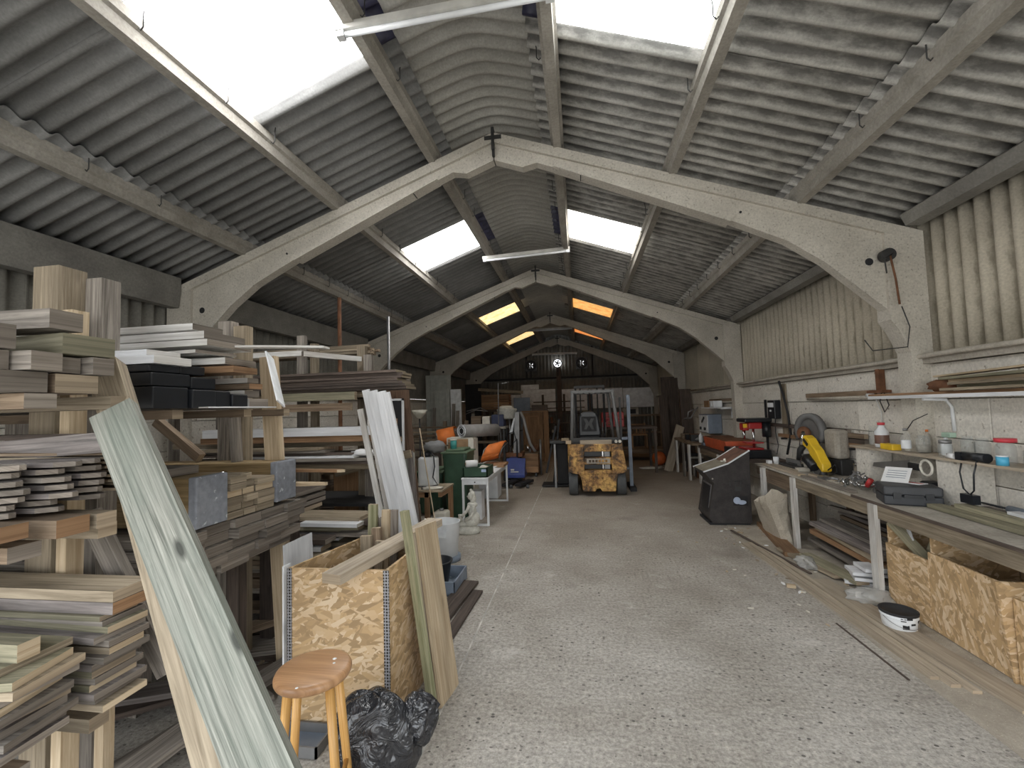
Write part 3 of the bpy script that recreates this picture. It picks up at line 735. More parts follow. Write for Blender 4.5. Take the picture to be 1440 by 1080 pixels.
# grey isolator cabinet, bracket shelf further on
t = thing('electrical_cabinet', 'light grey wall cabinet with black switches at the far right', 'cabinet', (2.98, 10.6, 1.0))
g = G(); g.box(2.80, 3.08, 10.25, 11.0, 1.02, 1.44); g.build('casing', 'bluegrey', parent=t, bevel=.01)
g = G(); g.box(2.79, 2.80, 10.28, 10.97, 1.04, 1.42); g.build('door', 'offw', parent=t)
for y, z, r in ((10.82, 1.12, .035), (10.48, 1.12, .035)):
    g = G(); g.cyl((2.76, y, z), (2.79, y, z), r, seg=12); g.build('switch', 'black', parent=t)
g = G(); g.obox((2.775, 10.6, 1.32), (.02, .22, .04), Matrix.Rotation(-.5, 3, 'X')); g.build('handle', 'black', parent=t)
t = thing('wall_shelf', 'small white shelf on a metal bracket above the grey wall cabinet', 'shelf', (3.0, 9.6, 1.5))
g = G(); g.box(2.80, 3.08, 9.3, 10.8, 1.575, 1.60); g.build('shelf_board', 'whitep', parent=t)
g = G(); g.box(3.05, 3.08, 9.5, 9.53, 1.38, 1.575); g.box(2.85, 3.08, 9.5, 9.53, 1.56, 1.575); g.build('bracket', 'whitep', parent=t)
g = G(); g.box(2.84, 3.02, 9.95, 10.25, 1.60, 1.74); g.cyl((2.82, 10.1, 1.67), (2.84, 10.1, 1.67), .05, seg=12); g.build('boxed_device', ['offw'], label='pale boxy device standing on the small far shelf', cat='device', bevel=.01)
g = G(); g.box(2.86, 3.0, 10.4, 10.75, 1.60, 1.75); g.build('wooden_box', ['orange'], label='small brown wooden box at the far end of the white shelf', cat='box', bevel=.005)

# ------------------------------------------------------------------ LEFT: near timber rack
def post(t, name, x, y, z0, z1, wx=.09, wy=.09, mat=('brown', 'end'), lean=(0, 0)):
    m = [mat[0], mat[-1]]
    return board(name, (x, y, z0), (x+lean[0], y+lean[1], z1), wx, wy, m, up=(0, 1, 0), parent=t)
t = thing('timber_rack', 'rough timber post rack nearest the camera on the left, loaded with weathered planks', 'rack', (-2.5, 1.5, 0))
post(t, 'post', -2.42, 1.72, 0, 2.43, .14, .12, ('tan', 'end')); post(t, 'post', -2.28, 1.80, 0, 2.39, .09, .09, ('grey', 'endgrey'))
post(t, 'post', -2.22, 1.64, 0, 2.20, .05, .07, ('pale', 'pale')); post(t, 'post', -4.28, 1.72, 0, 2.35, .1, .1, ('brown', 'end'))
post(t, 'post', -4.28, 1.22, 0, 1.75, .1, .1, ('grey', 'endgrey'))
post(t, 'post', -2.05, 1.66, 0, .62, .045, .045, ('pale', 'pale'))
for z, e in ((1.775, -1.755), (1.285, -1.80), (.575, -1.82)):
    board('bearer', (-4.23, 1.20, z), (e, 1.20, z), .09, .05, ['brown', 'endgrey'], parent=t)
    board('bearer', (-4.23, 1.47, z-.002), (e-.02, 1.47, z-.002), .07, .05, ['tan', 'end'], parent=t)
board('brace', (-2.15, 1.66, 1.30), (-1.78, 1.70, .62), .09, .04, ['grey', 'endgrey'], up=(0, 1, 0), parent=t)

def stackb(specs, place_txt, group, cat='board', names=None):
    """specs: (y0,y1,z0,z1,x_end,mat,length,yaw_deg,look[,point]) listed from the top down"""
    for i, sp in enumerate(specs):
        y0, y1, z0, z1, xe, mt, L, yw, look = sp[:9]; pt = sp[9] if len(sp) > 9 else None
        a = math.radians(yw); tl = sp[10] if len(sp) > 10 else 0
        yc, zc = (y0+y1)/2, (z0+z1)/2
        A = (xe-L*math.cos(a), yc-L*math.sin(a), zc-tl*L)
        lab = '%s, %s %s' % (look, ORD[i] if i < len(ORD) else 'low', place_txt)
        board(names or 'plank', A, (xe, yc, zc), y1-y0, z1-z0, mt, label=lab, cat=cat, group=group, point=pt)
GR = ['grey', 'endgrey']; GB = ['greyb', 'endgrey']; BR = ['brown', 'end']; TN = ['tan', 'end']; DK = ['dark', 'endgrey']; GN = ['green', 'end']; PL = ['pale', 'pale']; WH = ['white', 'endgrey']
stackb([(1.205, 1.31, 2.020, 2.085, -1.74, GR, 2.3, 3, 'thick grey timber with ringed end'),
        (1.01, 1.135, 1.939, 2.016, -1.76, GR, 2.3, 2, 'thick grey timber with rounded end'),
        (1.25, 1.415, 1.939, 2.010, -1.74, ['green', 'green'], 2.3, -3, 'thick greenish timber'),
        (1.145, 1.236, 1.874, 1.935, -1.72, GR, 2.2, 4, 'grey square timber'),
        (1.01, 1.13, 1.874, 1.935, -1.78, GR, 2.2, 0, 'dull grey timber'),
        (1.25, 1.325, 1.874, 1.930, -1.77, GB, 2.2, -1, 'dark grey timber'),
        (1.335, 1.41, 1.872, 1.934, -1.73, GR, 2.2, 2, 'weathered grey timber'),
        (1.03, 1.215, 1.803, 1.870, -1.75, GR, 2.2, 1, 'pale-faced wide timber'),
        (1.235, 1.37, 1.803, 1.868, -1.75, BR, 2.2, 0, 'brown timber')],
       'in the near rack top tier', 'timbers in the top tier of the near rack', 'timber', 'timber_beam')
# pickets tier
board('plank', (-3.6, 1.42, 1.52), (-1.75, 1.455, 1.625), .035, .078, ['greyb', 'endgrey'], label='long purplish brown board lying on edge above the pointed pickets', cat='board')
board('plank', (-3.6, 1.54, 1.655), (-1.76, 1.53, 1.64), .09, .02, ['dark', 'endgrey'], label='thin dark board lying flat behind the purplish brown board', cat='board')
lst = []
zc = 1.555; n = 0
for row in range(7):
    z = 1.556-.0265*row
    cols = [(1.215, .085), (1.315, .085), (1.41, .08)]
    for ci, (yc, w) in enumerate(cols):
        if row >= 6 and ci > 1: continue
        xe = -1.76+R_(-.09, .015)-(.05 if ci == 0 else 0)
        yw = R_(-5, 5); yy = yc+R_(-.01, .01); L = 1.5
        board('picket', (xe-L*math.cos(math.radians(yw)), yy-L*math.sin(math.radians(yw)), z-.004), (xe, yy, z), w, .017, GB if (row+ci) % 3 else GR, point=.05,
              label='%s pointed grey picket %s, near rack' % (['front-column', 'middle-column', 'back-column'][ci], ['in the top layer', 'in the second layer', 'in the third layer', 'in the fourth layer', 'in the fifth layer', 'in the sixth layer', 'in the lowest layer'][row]), cat='picket', group='grey pointed pickets in the near rack')
for i in range(9):
    xe = -1.735+R_(-.05, .02); z = 1.592-.0175*i
    yw = 10-2*i+R_(-2, 2)
    board('picket', (xe-1.3*math.cos(math.radians(yw)), 1.52-1.3*math.sin(math.radians(yw)), z+.012), (xe, 1.52+R_(-.01, .02), z-.02), .075, .010, ['tan', 'pale'] if i % 2 else ['brown', 'tan'], point=.09,
          label='thin split brown picket, %s of the fanned bundle' % ORD[i], cat='picket', group='fanned thin brown pickets')
stackb([(1.02, 1.19, 1.335, 1.385, -1.77, ['brown', 'orange'], 2, 2, 'brown beam with reddish end'),
        (1.25, 1.352, 1.312, 1.372, -1.75, ['brown', 'orange'], 2, 0, 'square beam with orange-brown end'),
        (1.375, 1.445, 1.312, 1.365, -1.75, ['tan', 'end'], 2, 0, 'narrow beam with pale brown end')],
       'under the pointed pickets', 'beams under the pickets', 'beam', 'timber_beam')
# bottom tier, back column
sp = [(1.425, 1.575, 1.030, 1.070, -1.735, TN, 2.4, 0, 'clean tan plank'), (1.425, 1.575, .985, 1.028, -1.735, ['greyb', 'orange'], 2.4, 0, 'grey plank with orange end')]
z = .983
for i in range(14):
    th = .023 if i > 1 else .018
    sp.append((1.40+R_(-.02, .02), 1.56+R_(-.02, .02), z-th, z, -1.745+R_(-.035, .02), [GN, GR, ['green', 'pale'], GB, GR, ['tan', 'pale'], GR, GB][i % 8], 2.2, R_(-3, 3), ['greenish thin board', 'weathered thin board', 'pale-edged thin board', 'grey thin board'][i % 4])); z -= th+.0012
stackb(sp, 'in the rear low pile, near rack', 'boards in the bottom tier, back column')
sp = [(1.165, 1.225, .955, 1.010, -1.765, ['green', 'pale'], 2.0, 0, 'square tan batten with sawn end')]
z = .95
for i in range(11):
    th = .024
    a = [0, 14, 8, -3, 12, 4, -6, 2, 9, -2, 3][i]
    sp.append((1.11+R_(-.01, .01), 1.33+R_(-.02, .02), z-th, z, -1.77+[-.02, .03, .05, .02, 0, .03, -.01, .0, .02, -.02, 0][i], [['green', 'tan'], ['green', 'pale'], TN, GR, ['green', 'pale'], GR, TN, GB, GR, GR, GB][i], 1.9, a, ['wide olive board', 'skewed pale-edged board', 'tan board', 'grey board'][i % 4])); z -= th+.0015
stackb(sp, 'in the front low pile, near rack', 'boards in the bottom tier, front column')
# floor clutter under the near rack
for i, (x, y, yw, mt) in enumerate([(-2.2, 1.95, 60, GR), (-2.5, 2.3, 35, DK), (-2.0, 2.35, 75, GR), (-2.9, 2.1, 20, GB), (-2.6, 2.7, 50, BR), (-1.95, 1.6, 82, GR)]):
    a = math.radians(yw)
    board('offcut', (x-.6*math.cos(a), y-.6*math.sin(a), .03+.035*i), (x+.6*math.cos(a), y+.6*math.sin(a), .05+.035*i), .14, .03, mt,
          label='%s loose board on the floor behind the leaning planks' % ['first grey', 'long dark', 'crossing grey', 'purplish', 'brown', 'outermost grey'][i], cat='board', group='loose boards on the floor under the racks')
# leaning planks
a = Vector((-1.735, 1.415, 1.74)); b = Vector((-.83, 1.06, .80)); d = (b-a).normalized(); foot = a+d*((a.z-.05)/-d.z)
side = Vector((.93, .25, .10)).normalized()
nrm = d.cross(side).normalized(); 
if nrm.y > 0: nrm = -nrm
board('leaning_plank', tuple(a), tuple(foot), .138, .045, ['mint', 'mint'], up=tuple(-nrm), label='wide pale green weathered plank leaning on the near rack, closest to the camera', cat='plank')
a2 = Vector((-1.955, 1.56, 1.93)); b2 = Vector((-1.06, 1.17, .75)); d2 = (b2-a2).normalized(); f2 = a2+d2*((a2.z-.05)/-d2.z)
board('leaning_timber', tuple(a2), tuple(f2), .11, .07, ['tan', 'end'], up=tuple(-nrm), label='thick tan timber leaning just behind the wide pale green plank', cat='timber')

# ------------------------------------------------------------------ LEFT: second rack (black beams, grey-capped beams)
t = thing('timber_rack', 'second timber rack holding the white boards and black plastic beams', 'rack', (-2.3, 2.5, 0))
board('post', (-2.02, 2.80, 0), (-2.155, 2.80, 2.12), .115, .05, ['pale', 'pale'], up=(0, 1, 0), parent=t)
post(t, 'post', -2.40, 2.85, 0, 2.36, .1, .07, ('tan', 'end')); post(t, 'post', -2.52, 2.85, 0, 2.40, .1, .08, ('grey', 'endgrey'))
post(t, 'post', -4.36, 2.84, 0, 2.3, .1, .1, ('grey', 'endgrey')); post(t, 'post', -4.36, 1.93, 0, 1.7, .1, .1, ('grey', 'endgrey'))
post(t, 'post', -2.62, 2.3, 0, .80, .09, .09, ('grey', 'endgrey')); post(t, 'post', -2.25, 2.62, 0, .80, .09, .07, ('dark', 'endgrey'))
for y in (1.93, 2.40, 2.76): board('bearer', (-4.3, y, 1.725), (-1.99, y, 1.725), .06, .045, ['brown', 'end'], parent=t)
for x in (-2.2, -3.4): board('cross_bearer', (x, 1.75, .82), (x, 2.95, .82), .07, .045, ['dark', 'endgrey'], parent=t)
board('brace', (-2.95, 2.70, 1.69), (-2.60, 2.70, 1.43), .06, .05, ['brown', 'end'], up=(0, 1, 0), parent=t)
board('post_facing', (-2.30, 2.68, 1.402), (-2.32, 2.68, 1.70), .05, .05, ['grey', 'endgrey'], up=(0, 1, 0), parent=t)
# black plastic beams
i = 0
BL = [(1.76, 1.95, 1.752, 1.858, -1.95), (1.955, 2.10, 1.752, 1.85, -1.93), (2.105, 2.21, 1.752, 1.85, -1.94), (2.215, 2.33, 1.752, 1.835, -1.93),
      (1.76, 1.97, 1.862, 1.925, -1.96), (1.975, 2.13, 1.855, 1.915, -1.96), (1.76, 1.92, 1.929, 1.962, -1.97), (1.93, 2.08, 1.929, 1.975, -1.98)]
for (y0, y1, z0, z1, xe) in BL:
    g = G(); g.box(xe-2.0, xe, y0, y1, z0, z1); i += 1
    g.build('plastic_beam', 'black', bevel=.006, label='black plastic beam, %s, lying on the second rack' % ['nearest of the bottom layer', 'second of the bottom layer', 'third of the bottom layer', 'farthest of the bottom layer', 'nearest of the middle layer', 'farther of the middle layer', 'nearest of the thin top layer', 'farther of the thin top layer'][i-1], cat='beam', group='black plastic beams on the second rack')
stackb([(2.02, 2.22, 2.172, 2.205, -2.0, WH, 2.0, 0, 'dirty white board'), (2.05, 2.34, 2.128, 2.168, -1.96, WH, 2.0, 0, 'dirty white board'),
        (2.06, 2.38, 2.092, 2.125, -1.95, WH, 2.0, 0, 'flaking white board')], 'of three crowning the second rack', 'white boards on top of the second rack')
stackb([(1.80, 1.98, 2.010, 2.040, -2.03, ['whiteclean', 'white'], 1.8, 0, 'short clean white board'), (1.76, 1.96, 1.966, 2.004, -1.945, ['whiteclean', 'white'], 1.8, 0, 'bright white board'),
        (2.0, 2.25, 2.045, 2.062, -1.95, WH, 1.6, -6, 'pinkish white strip'), (2.12, 2.36, 1.995, 2.03, -1.90, WH, 1.6, 2, 'dirty white plank'),
        (2.14, 2.34, 1.95, 1.985, -1.87, ['orange', 'orange'], 1.5, 4, 'brown wood offcut')], 'lying on the black plastic beams', 'boards lying on the black beams')
stackb([(2.35, 2.44, 1.905, 1.935, -1.95, WH, 1.5, 0, 'white painted batten'), (2.34, 2.45, 1.868, 1.90, -1.93, ['brown', 'orange'], 1.5, 0, 'brown batten'), (2.34, 2.46, 1.82, 1.86, -1.96, WH, 1.5, 0, 'white flaking batten'), (2.34, 2.50, 1.752, 1.81, -1.93, WH, 1.5, 0, 'thick white block')],
       'behind the black plastic beams near the pale post', 'battens beside the black beams', 'batten', 'batten')
board('warped_strip', (-3.2, 2.20, 2.075), (-1.42, 2.32, 2.085), .07, .012, ['white', 'white'], warp=.035, label='long thin warped white strip jutting out past the pale post', cat='strip')
board('white_scrap', (-2.09, 2.72, 2.12), (-1.93, 2.62, 1.78), .12, .01, ['offw', 'offw'], up=(1, .4, .4), label='white triangular scrap hanging against the pale pine post', cat='scrap')
board('plank', (-1.93, 1.99, 1.757), (-1.90, 2.46, 1.757), .12, .006, ['whiteclean', 'white'], label='thin white strip under the ends of the black beams', cat='strip')
# grey-capped beams
def capped(y0, y1, z0, z1, xe, L, lab):
    t = thing('capped_beam', lab, 'beam', (xe-L/2, (y0+y1)/2, z0), 'big brown beams with painted ends')
    g = G(); g.box(xe-L, xe, y0, y1, z0, z1); g.build('beam', 'brown' if 0 else 'tanb', parent=t, bevel=.006)
    g = G(); g.box(xe-.045, xe+.004, y0-.004, y1+.004, z0-.004, z1+.004); g.build('painted_end', 'capgrey', parent=t, bevel=.008, label='blue-grey painted beam end')
    return t
MT['tanb'] = wood('stained_beam', (.17, .115, .05), (.34, .24, .12), var=.05)
capped(2.00, 2.20, 1.138, 1.395, -1.95, 1.9, 'big square brown beam with blue-grey painted end, nearer of two')
tb = capped(2.605, 2.795, 1.150, 1.400, -1.95, 2.1, 'big square brown beam with blue-grey painted end, farther, with bolt')
g = G(); g.cyl((-2.32, 2.56, 1.33), (-2.32, 2.62, 1.33), .022, seg=10); g.box(-2.31, -2.285, 2.612, 2.62, 1.29, 1.37); g.build('bolt', 'chrome', parent=tb)
stackb([(2.0, 2.19, 1.400, 1.442, -2.12, GR, 1.6, 0, 'short grey plank')], 'lying on the nearer capped beam', None)
# small boards between
nn = 0
for c, (y0, y1, xe0) in enumerate(((2.215, 2.335, -1.955), (2.345, 2.435, -1.96), (2.445, 2.595, -1.95))):
    for r in range(6):
        z0 = 1.128+.040*r
        if c == 2 and r > 4: continue
        board('plank', (xe0-1.5, (y0+y1)/2, z0+.019), (xe0+R_(-.03, .015), (y0+y1)/2, z0+.019), y1-y0, .037, ['tan', 'tan'] if r != 3 else ['tan', 'pale'], cat='board', group='short tan boards between the capped beams',
              label='short tan board, %s column, %s layer, between the capped beams' % (['near', 'middle', 'far'][c], ['bottom', 'second', 'third', 'fourth', 'fifth', 'top'][r]))
for r in range(5):
    z0 = .852+.0545*r; z1 = z0+.050
    ys = [1.83, 2.03, 2.24, 2.45, 2.66, 2.87]
    off = R_(-.06, .06)
    for c in range(5):
        y0 = ys[c]+off+.003; y1 = ys[c+1]+off-.003
        xe = -1.95+R_(-.05, .03)
        board('plank', (xe-2.1, (y0+y1)/2, (z0+z1)/2), (xe, (y0+y1)/2, (z0+z1)/2), y1-y0, z1-z0, GR, cat='board', group='thick grey planks in the lower stack of the second rack',
              label='thick grey plank, %s column, %s layer, bottom stack of second rack' % (['nearest', 'second nearest', 'middle', 'second farthest', 'farthest'][c], ['bottom', 'second', 'third', 'fourth', 'top'][r]))
board('plank', (-2.8, 2.87, 1.215), (-1.78, 2.90, 1.215), .10, .02, PL, point=.25, label='pale pointed stick jutting out behind the farther capped beam', cat='stick')
board('plank', (-2.8, 2.98, 1.31), (-1.70, 3.0, 1.29), .04, .02, ['orange', 'pale'], point=.05, label='thin orange-brown batten jutting out above the pale pointed stick', cat='batten')
board('panel_edge', (-1.90, 2.80, 0.02), (-1.935, 2.80, .86), .30, .012, ['whiteclean', 'whiteclean'], up=(1, 0, .04), label='thin white panel standing on edge behind the strand board box', cat='panel')
for i, (z, y0, y1, m) in enumerate([(1.55, 3.0, 3.4, DK), (1.50, 3.02, 3.4, GR), (1.46, 3.0, 3.4, DK), (1.42, 3.0, 3.35, BR)]):
    board('plank', (-4.3, (y0+y1)/2, z-.44), (-2.1, (y0+y1)/2, z-.44), y1-y0, .03, m, label='dark board %s of the shaded stack behind the second rack' % ORD[i], cat='board', group='shaded boards behind the second rack')
g = G(); g.box(-3.9, -3.8, 3.02, 3.35, 0, .964); g.box(-2.4, -2.3, 3.02, 3.35, 0, .964); g.box(-3.8, -2.4, 3.1, 3.2, .85, .93); g.build('trestle', 'dark', label='dark trestle carrying the shaded stack behind the second rack', cat='trestle')
# under second rack
for i, (x, y, z, yw, L, w, m) in enumerate([(-2.45, 2.92, .052, 20, .9, .26, GR), (-2.7, 3.55, .05, 3, 1.2, .18, BR), (-2.75, 3.0, .018, 0, 1.4, .3, DK), (-2.2, 2.55, .016, 60, .5, .05, PL), (-2.9, 3.75, .02, -3, 1.5, .15, DK)]):
    a = math.radians(yw)
    board('plank', (x-L/2*math.cos(a), y-L/2*math.sin(a), z), (x+L/2*math.cos(a), y+L/2*math.sin(a), z), w, .03, m, label='%s lying under the second rack' % ['grey slab', 'brown board', 'dark wide board', 'pale splinter of wood', 'high dark board'][i], cat='board')
def shards(n, x0, x1, y0, y1, mats, lab, grp, s=.05):
    for i in range(n):
        g = G(); x, y = R_(x0, x1), R_(y0, y1); a = R_(0, PI); L = R_(.5, 1)*s
        p = [(L, .0), (L*.3, L*.35), (-L*.8, L*.25), (-L, -.2*L), (.1*L, -.4*L)]
        pts = [(x+q*math.cos(a)-r*math.sin(a), y+q*math.sin(a)+r*math.cos(a)) for q, r in p]
        g.prism(pts, 2, .003, .003+R_(.004, .012)); g.build('wood_chip', mats[i % len(mats)], label=lab, cat='chip', group=grp)
shards(26, -2.3, -1.72, 2.3, 2.95, ['pale', 'rag', 'end', 'grey'], 'small pale wood chip on the dirty floor beside the strand board box', 'chips beside the strand board box', .045)

# ------------------------------------------------------------------ LEFT: strand board box, stool, bag
def panel_uvbox(g, *a): g.box(*a)
t = thing('strand_board_box', 'open strand board box with steel corner bands and sticks inside, beside the stool', 'box', (-1.30, 2.6, 0))
bx0, bx1, by0, by1, bz = -1.635, -.985, 2.28, 2.86, .855
g = G(); g.box(bx0, -1.056, by0, by0+.015, .004, bz); g.build('front_panel', 'osb', parent=t)
g = G(); g.prism([(-1.054, by0), (-1.032, by1-.002), (-1.047, by1-.002), (-1.069, by0+.016)], 2, .004, bz); 
for k in range(len(g.f)):
    g.uv[k] = [(g.v[i][2], g.v[i][1]*1.0) for i in g.f[k]]
g.build('side_panel', 'osb', parent=t)
g = G(); g.prism([(bx0, by0+.016), (bx0+.015, by0+.016), (-1.495, by1-.002), (-1.51, by1-.002)], 2, .004, bz)
for k in range(len(g.f)): g.uv[k] = [(g.v[i][2], g.v[i][1]) for i in g.f[k]]
g.build('side_panel', 'osb', parent=t)
g = G(); g.box(-1.512, -1.03, by1, by1+.015, .004, bz); g.build('back_panel', 'osbd', parent=t)
g = G(); g.box(bx0-.004, bx0+.022, by0-.006, by0-.001, .0, bz); g.build('corner_band', 'strap', parent=t)
g = G(); g.box(bx0-.03, bx0-.022, by0-.01, by0+.05, .0, bz+.01); g.build('edge_strip', 'offw', parent=t)
g = G(); g.box(-1.075, -1.043, by0-.006, by0-.001, .0, bz); g.build('corner_band', 'strap', parent=t)
board('plank', (-1.27, 2.10, .872), (-1.06, 3.10, .905), .115, .05, ['buff', 'end'], label='thick dusty timber lying across the top of the strand board box', cat='timber')
for i, (x, y, l, w, m, zt) in enumerate([(-1.36, 2.62, -.03, .07, TN, .93), (-1.31, 2.66, -.04, .06, BR, .97), (-1.27, 2.62, .02, .05, TN, .90), (-1.37, 2.74, .02, .055, ['moss', 'end'], 1.10), (-1.29, 2.76, .02, .05, PL, 1.06), (-1.25, 2.80, .01, .045, GR, 1.05), (-1.33, 2.80, -.02, .05, GR, 1.0)]):
    board('stick', (x-l, y, .02), (x, y+.03, zt), w, .03, m, up=(0, 1, .1), label='%s standing upright inside the strand board box' % ['leftmost tan stick', 'brown stick second from left', 'short tan stick in front', 'tallest mossy stick', 'pale fresh stick', 'rightmost grey stick', 'grey stick behind the mossy one'][i], cat='stick')
board('leaning_post', (-.862, 2.44, .0), (-1.025, 2.46, 1.13), .035, .045, ['moss', 'moss'], up=(1, -.5, .2), label='green mossy post leaning on the side of the strand board box', cat='post')
board('leaning_board', (-.835, 2.63, .0), (-.992, 2.72, .985), .25, .02, ['pale', 'pale'], up=(1, -.12, .15), label='pale yellowish board leaning on the strand board box beside the green post', cat='board')
board('leaning_board', (-.87, 2.58, .0), (-1.018, 2.66, .965), .22, .018, ['buff', 'pale'], up=(1, -.12, .15), label='darker thin board leaning just behind the pale yellowish board', cat='board')
# stool
sx_, sy_ = -1.085, 1.665; SH = .075
t = thing('stool', 'round varnished pine stool with four splayed legs in front of the strand board box', 'stool', (sx_, sy_, 0))
g = G(); g.lathe([(.0, .660), (.125, .660), (.139, .667), (.144, .677), (.144, .687), (.139, .697), (.128, .702), (0, .7025)], (sx_, sy_, 0), 40, 0)
for k in range(len(g.f)): g.uv[k] = [(g.v[i][0], g.v[i][1]) for i in g.f[k]]
g.build('seat', 'stoolseat', parent=t)
for k in range(4):
    a = PI/4+k*PI/2+.35; dx, dy = math.cos(a), math.sin(a)
    g = G(); g.cyl((sx_+dx*.175, sy_+dy*.175, .0), (sx_+dx*.105, sy_+dy*.105, .663), .016, .018, 14)
    g.build('leg', 'stool', parent=t)
for z_, k0 in ((.20, 0), (.26, 1)):
    for k in (k0, k0+2):
        a = PI/4+k*PI/2+.35; b_ = a+PI/2; r = .175-(.07*z_/.663)
        g = G(); g.cyl((sx_+math.cos(a)*r, sy_+math.sin(a)*r, z_), (sx_+math.cos(b_)*r, sy_+math.sin(b_)*r, z_), .010, seg=8); g.build('rung', 'stool', parent=t)
g = G()
for x, y, r in ((.055, .06, .009), (.07, .03, .006), (.02, -.135, .006)): g.lathe([(0, 0), (r, 0), (r*.8, .0012), (0, .0014)], (sx_+x, sy_+y, .702), 8)
g.build('paint_spots', 'paper', parent=t)
# black bin liner
def bag(c, rad, seed, u=44, v=26, wr=.10):
    rnd = random.Random(seed); g = G(); b = 0
    ph0 = [rnd.uniform(0, 6.28) for _ in range(8)]
    for k in range(v+1):
        ph = PI*k/v
        for i in range(u):
            th = 2*PI*i/u
            w = 1+wr*(math.sin(3*th+ph0[0]+2*ph)+.6*math.sin(7*th+ph0[1]-4*ph)+.5*math.sin(11*th+ph0[2]+5*ph+2*math.sin(3*ph)))*math.sin(ph)+wr*.5*(rnd.random()-.5)*math.sin(ph)
            s_ = max(0, math.sin(ph))**.7
            x, y, z = rad[0]*s_*math.cos(th)*w, rad[1]*s_*math.sin(th)*w, -rad[2]*math.cos(ph)*(1+.04*math.sin(5*th))
            g.v.append((c[0]+x, c[1]+y, max(.002, c[2]+z)))
    for k in range(v):
        for i in range(u):
            j = (i+1) % u; o = k*u; g.quad((o+i, o+j, o+u+j, o+u+i), 0, None, (k+i) % 3 != 0)
    return g
g = bag((-.985, 1.96, .20), (.20, .13, .225), 5, wr=.07); g2 = bag((-.79, 2.02, .29), (.085, .075, .11), 9, 24, 14, .16)
n = len(g.v); g.v += g2.v; g.f += [tuple(i+n for i in f) for f in g2.f]; g.m += g2.m; g.uv += g2.uv; g.sm += g2.sm
g.build('bin_liner', 'bag', label='crumpled shiny black plastic sack on the floor beside the stool', cat='bag')
# tray on floor behind stool
t = thing('plastic_tray', 'shallow pale grey tray on the floor behind the stool', 'tray', (-1.5, 2.2, 0))
g = G(); g.box(-1.70, -1.36, 2.10, 2.26, .003, .008); g.build('base', 'bluegrey', parent=t)
g = G()
for q in ((-1.71, -1.35, 2.255, 2.265), (-1.71, -1.35, 2.09, 2.10), (-1.71, -1.70, 2.09, 2.265), (-1.36, -1.35, 2.09, 2.265)): g.box(*q, .003, .055)
g.build('rim', 'vent2', parent=t)

# ------------------------------------------------------------------ LEFT: third rack
t = thing('timber_rack', 'third timber rack farther back, holding the dark brown plank stack and white shelf', 'rack', (-2.6, 4.1, 0))
post(t, 'post', -2.80, 4.13, 0, 2.52, .08, .06, ('grey', 'endgrey')); post(t, 'post', -2.66, 4.13, .0, 2.43, .07, .05, ('tan', 'end'))
post(t, 'post', -2.33, 4.5, 0, 2.44, .09, .07, ('tan', 'end')); post(t, 'post', -2.22, 4.42, 0, 2.33, .09, .05, ('grey', 'endgrey'))
post(t, 'post', -4.3, 4.13, 0, 2.4, .07, .07, ('grey', 'endgrey')); post(t, 'post', -4.3, 4.75, 0, 2.4, .07, .07, ('grey', 'endgrey'))
for z, e in ((1.886, -1.98), (1.415, -1.80), (1.19, -1.82), (.60, -1.75)):
    board('bearer', (-4.2, 4.05, z), (e, 4.05, z), .07, .05, ['tan', 'end'], parent=t); board('bearer', (-4.2, 4.5, z), (e-.1, 4.5, z), .07, .05, ['brown', 'end'], parent=t)
board('side_rail', (-2.95, 3.84, 1.875), (-2.06, 3.84, 1.87), .045, .075, ['green', 'end'], parent=t)
board('side_rail', (-3.2, 3.84, 1.77), (-2.1, 3.84, 1.77), .03, .07, ['brown', 'end'], parent=t)
board('top_rail', (-2.6, 3.84, 2.29), (-2.3, 4.4, 2.285), .04, .05, ['white', 'endgrey'], parent=t)
board('top_rail', (-3.6, 3.88, 2.30), (-2.62, 3.88, 2.30), .04, .05, ['white', 'endgrey'], parent=t)
DKP = ['dark', 'tan']
for i in range(7):
    z = 2.085-.0262*i; w = R_(.21, .24)
    board('plank', (-4.0, 3.98+R_(-.02, .02), z), (-1.60+[-.07, -.01, -.02, -.06, -.01, .02, .03][i], 3.98+R_(-.02, .02), z+.004), w, .023, DKP, label='dark brown plank, %s of the stack above the white leaning boards' % ORD[i], cat='board', group='dark brown planks on the third rack')
for i in range(4):
    board('plank', (-4.0, 4.30, 2.035-.028*i), (-1.75-.04*i, 4.30, 2.035-.028*i), .22, .025, DK, label='dark plank, %s of the row behind the dark brown stack' % ORD[i], cat='board', group='dark planks behind the brown stack')
stackb([(3.86, 4.09, 1.500, 1.580, -1.80, ['whiteclean', 'white'], 1.9, 0, 'white shelf board'), (3.87, 4.08, 1.442, 1.498, -1.83, ['orange', 'orange'], 1.9, 0, 'reddish brown beam')], 'of the pair on the third rack', 'white topped pair on third rack')
board('block', (-1.98, 3.97, 1.612), (-1.74, 3.98, 1.612), .14, .06, ['white', 'orange'], label='short white-topped block with reddish end on the white shelf tip', cat='block')
sp = [(3.80, 3.98, 1.37, 1.395, -2.42, TN, 1.3, 2, 'tan board'), (3.80, 3.99, 1.345, 1.367, -2.36, GR, 1.3, 0, 'grey board'), (3.85, 4.1, 1.32, 1.342, -2.1, DK, 1.6, 3, 'dark splintered board'),
      (3.78, 3.98, 1.298, 1.316, -2.05, ['whiteclean', 'white'], 1.3, -2, 'white-edged board'), (3.8, 4.05, 1.27, 1.294, -1.95, GR, 1.8, 4, 'ragged grey board'), (3.8, 4.05, 1.24, 1.268, -1.9, DK, 1.9, -2, 'dark board')]
stackb(sp, 'of the untidy pile below the white shelf', 'untidy pile below the white shelf')
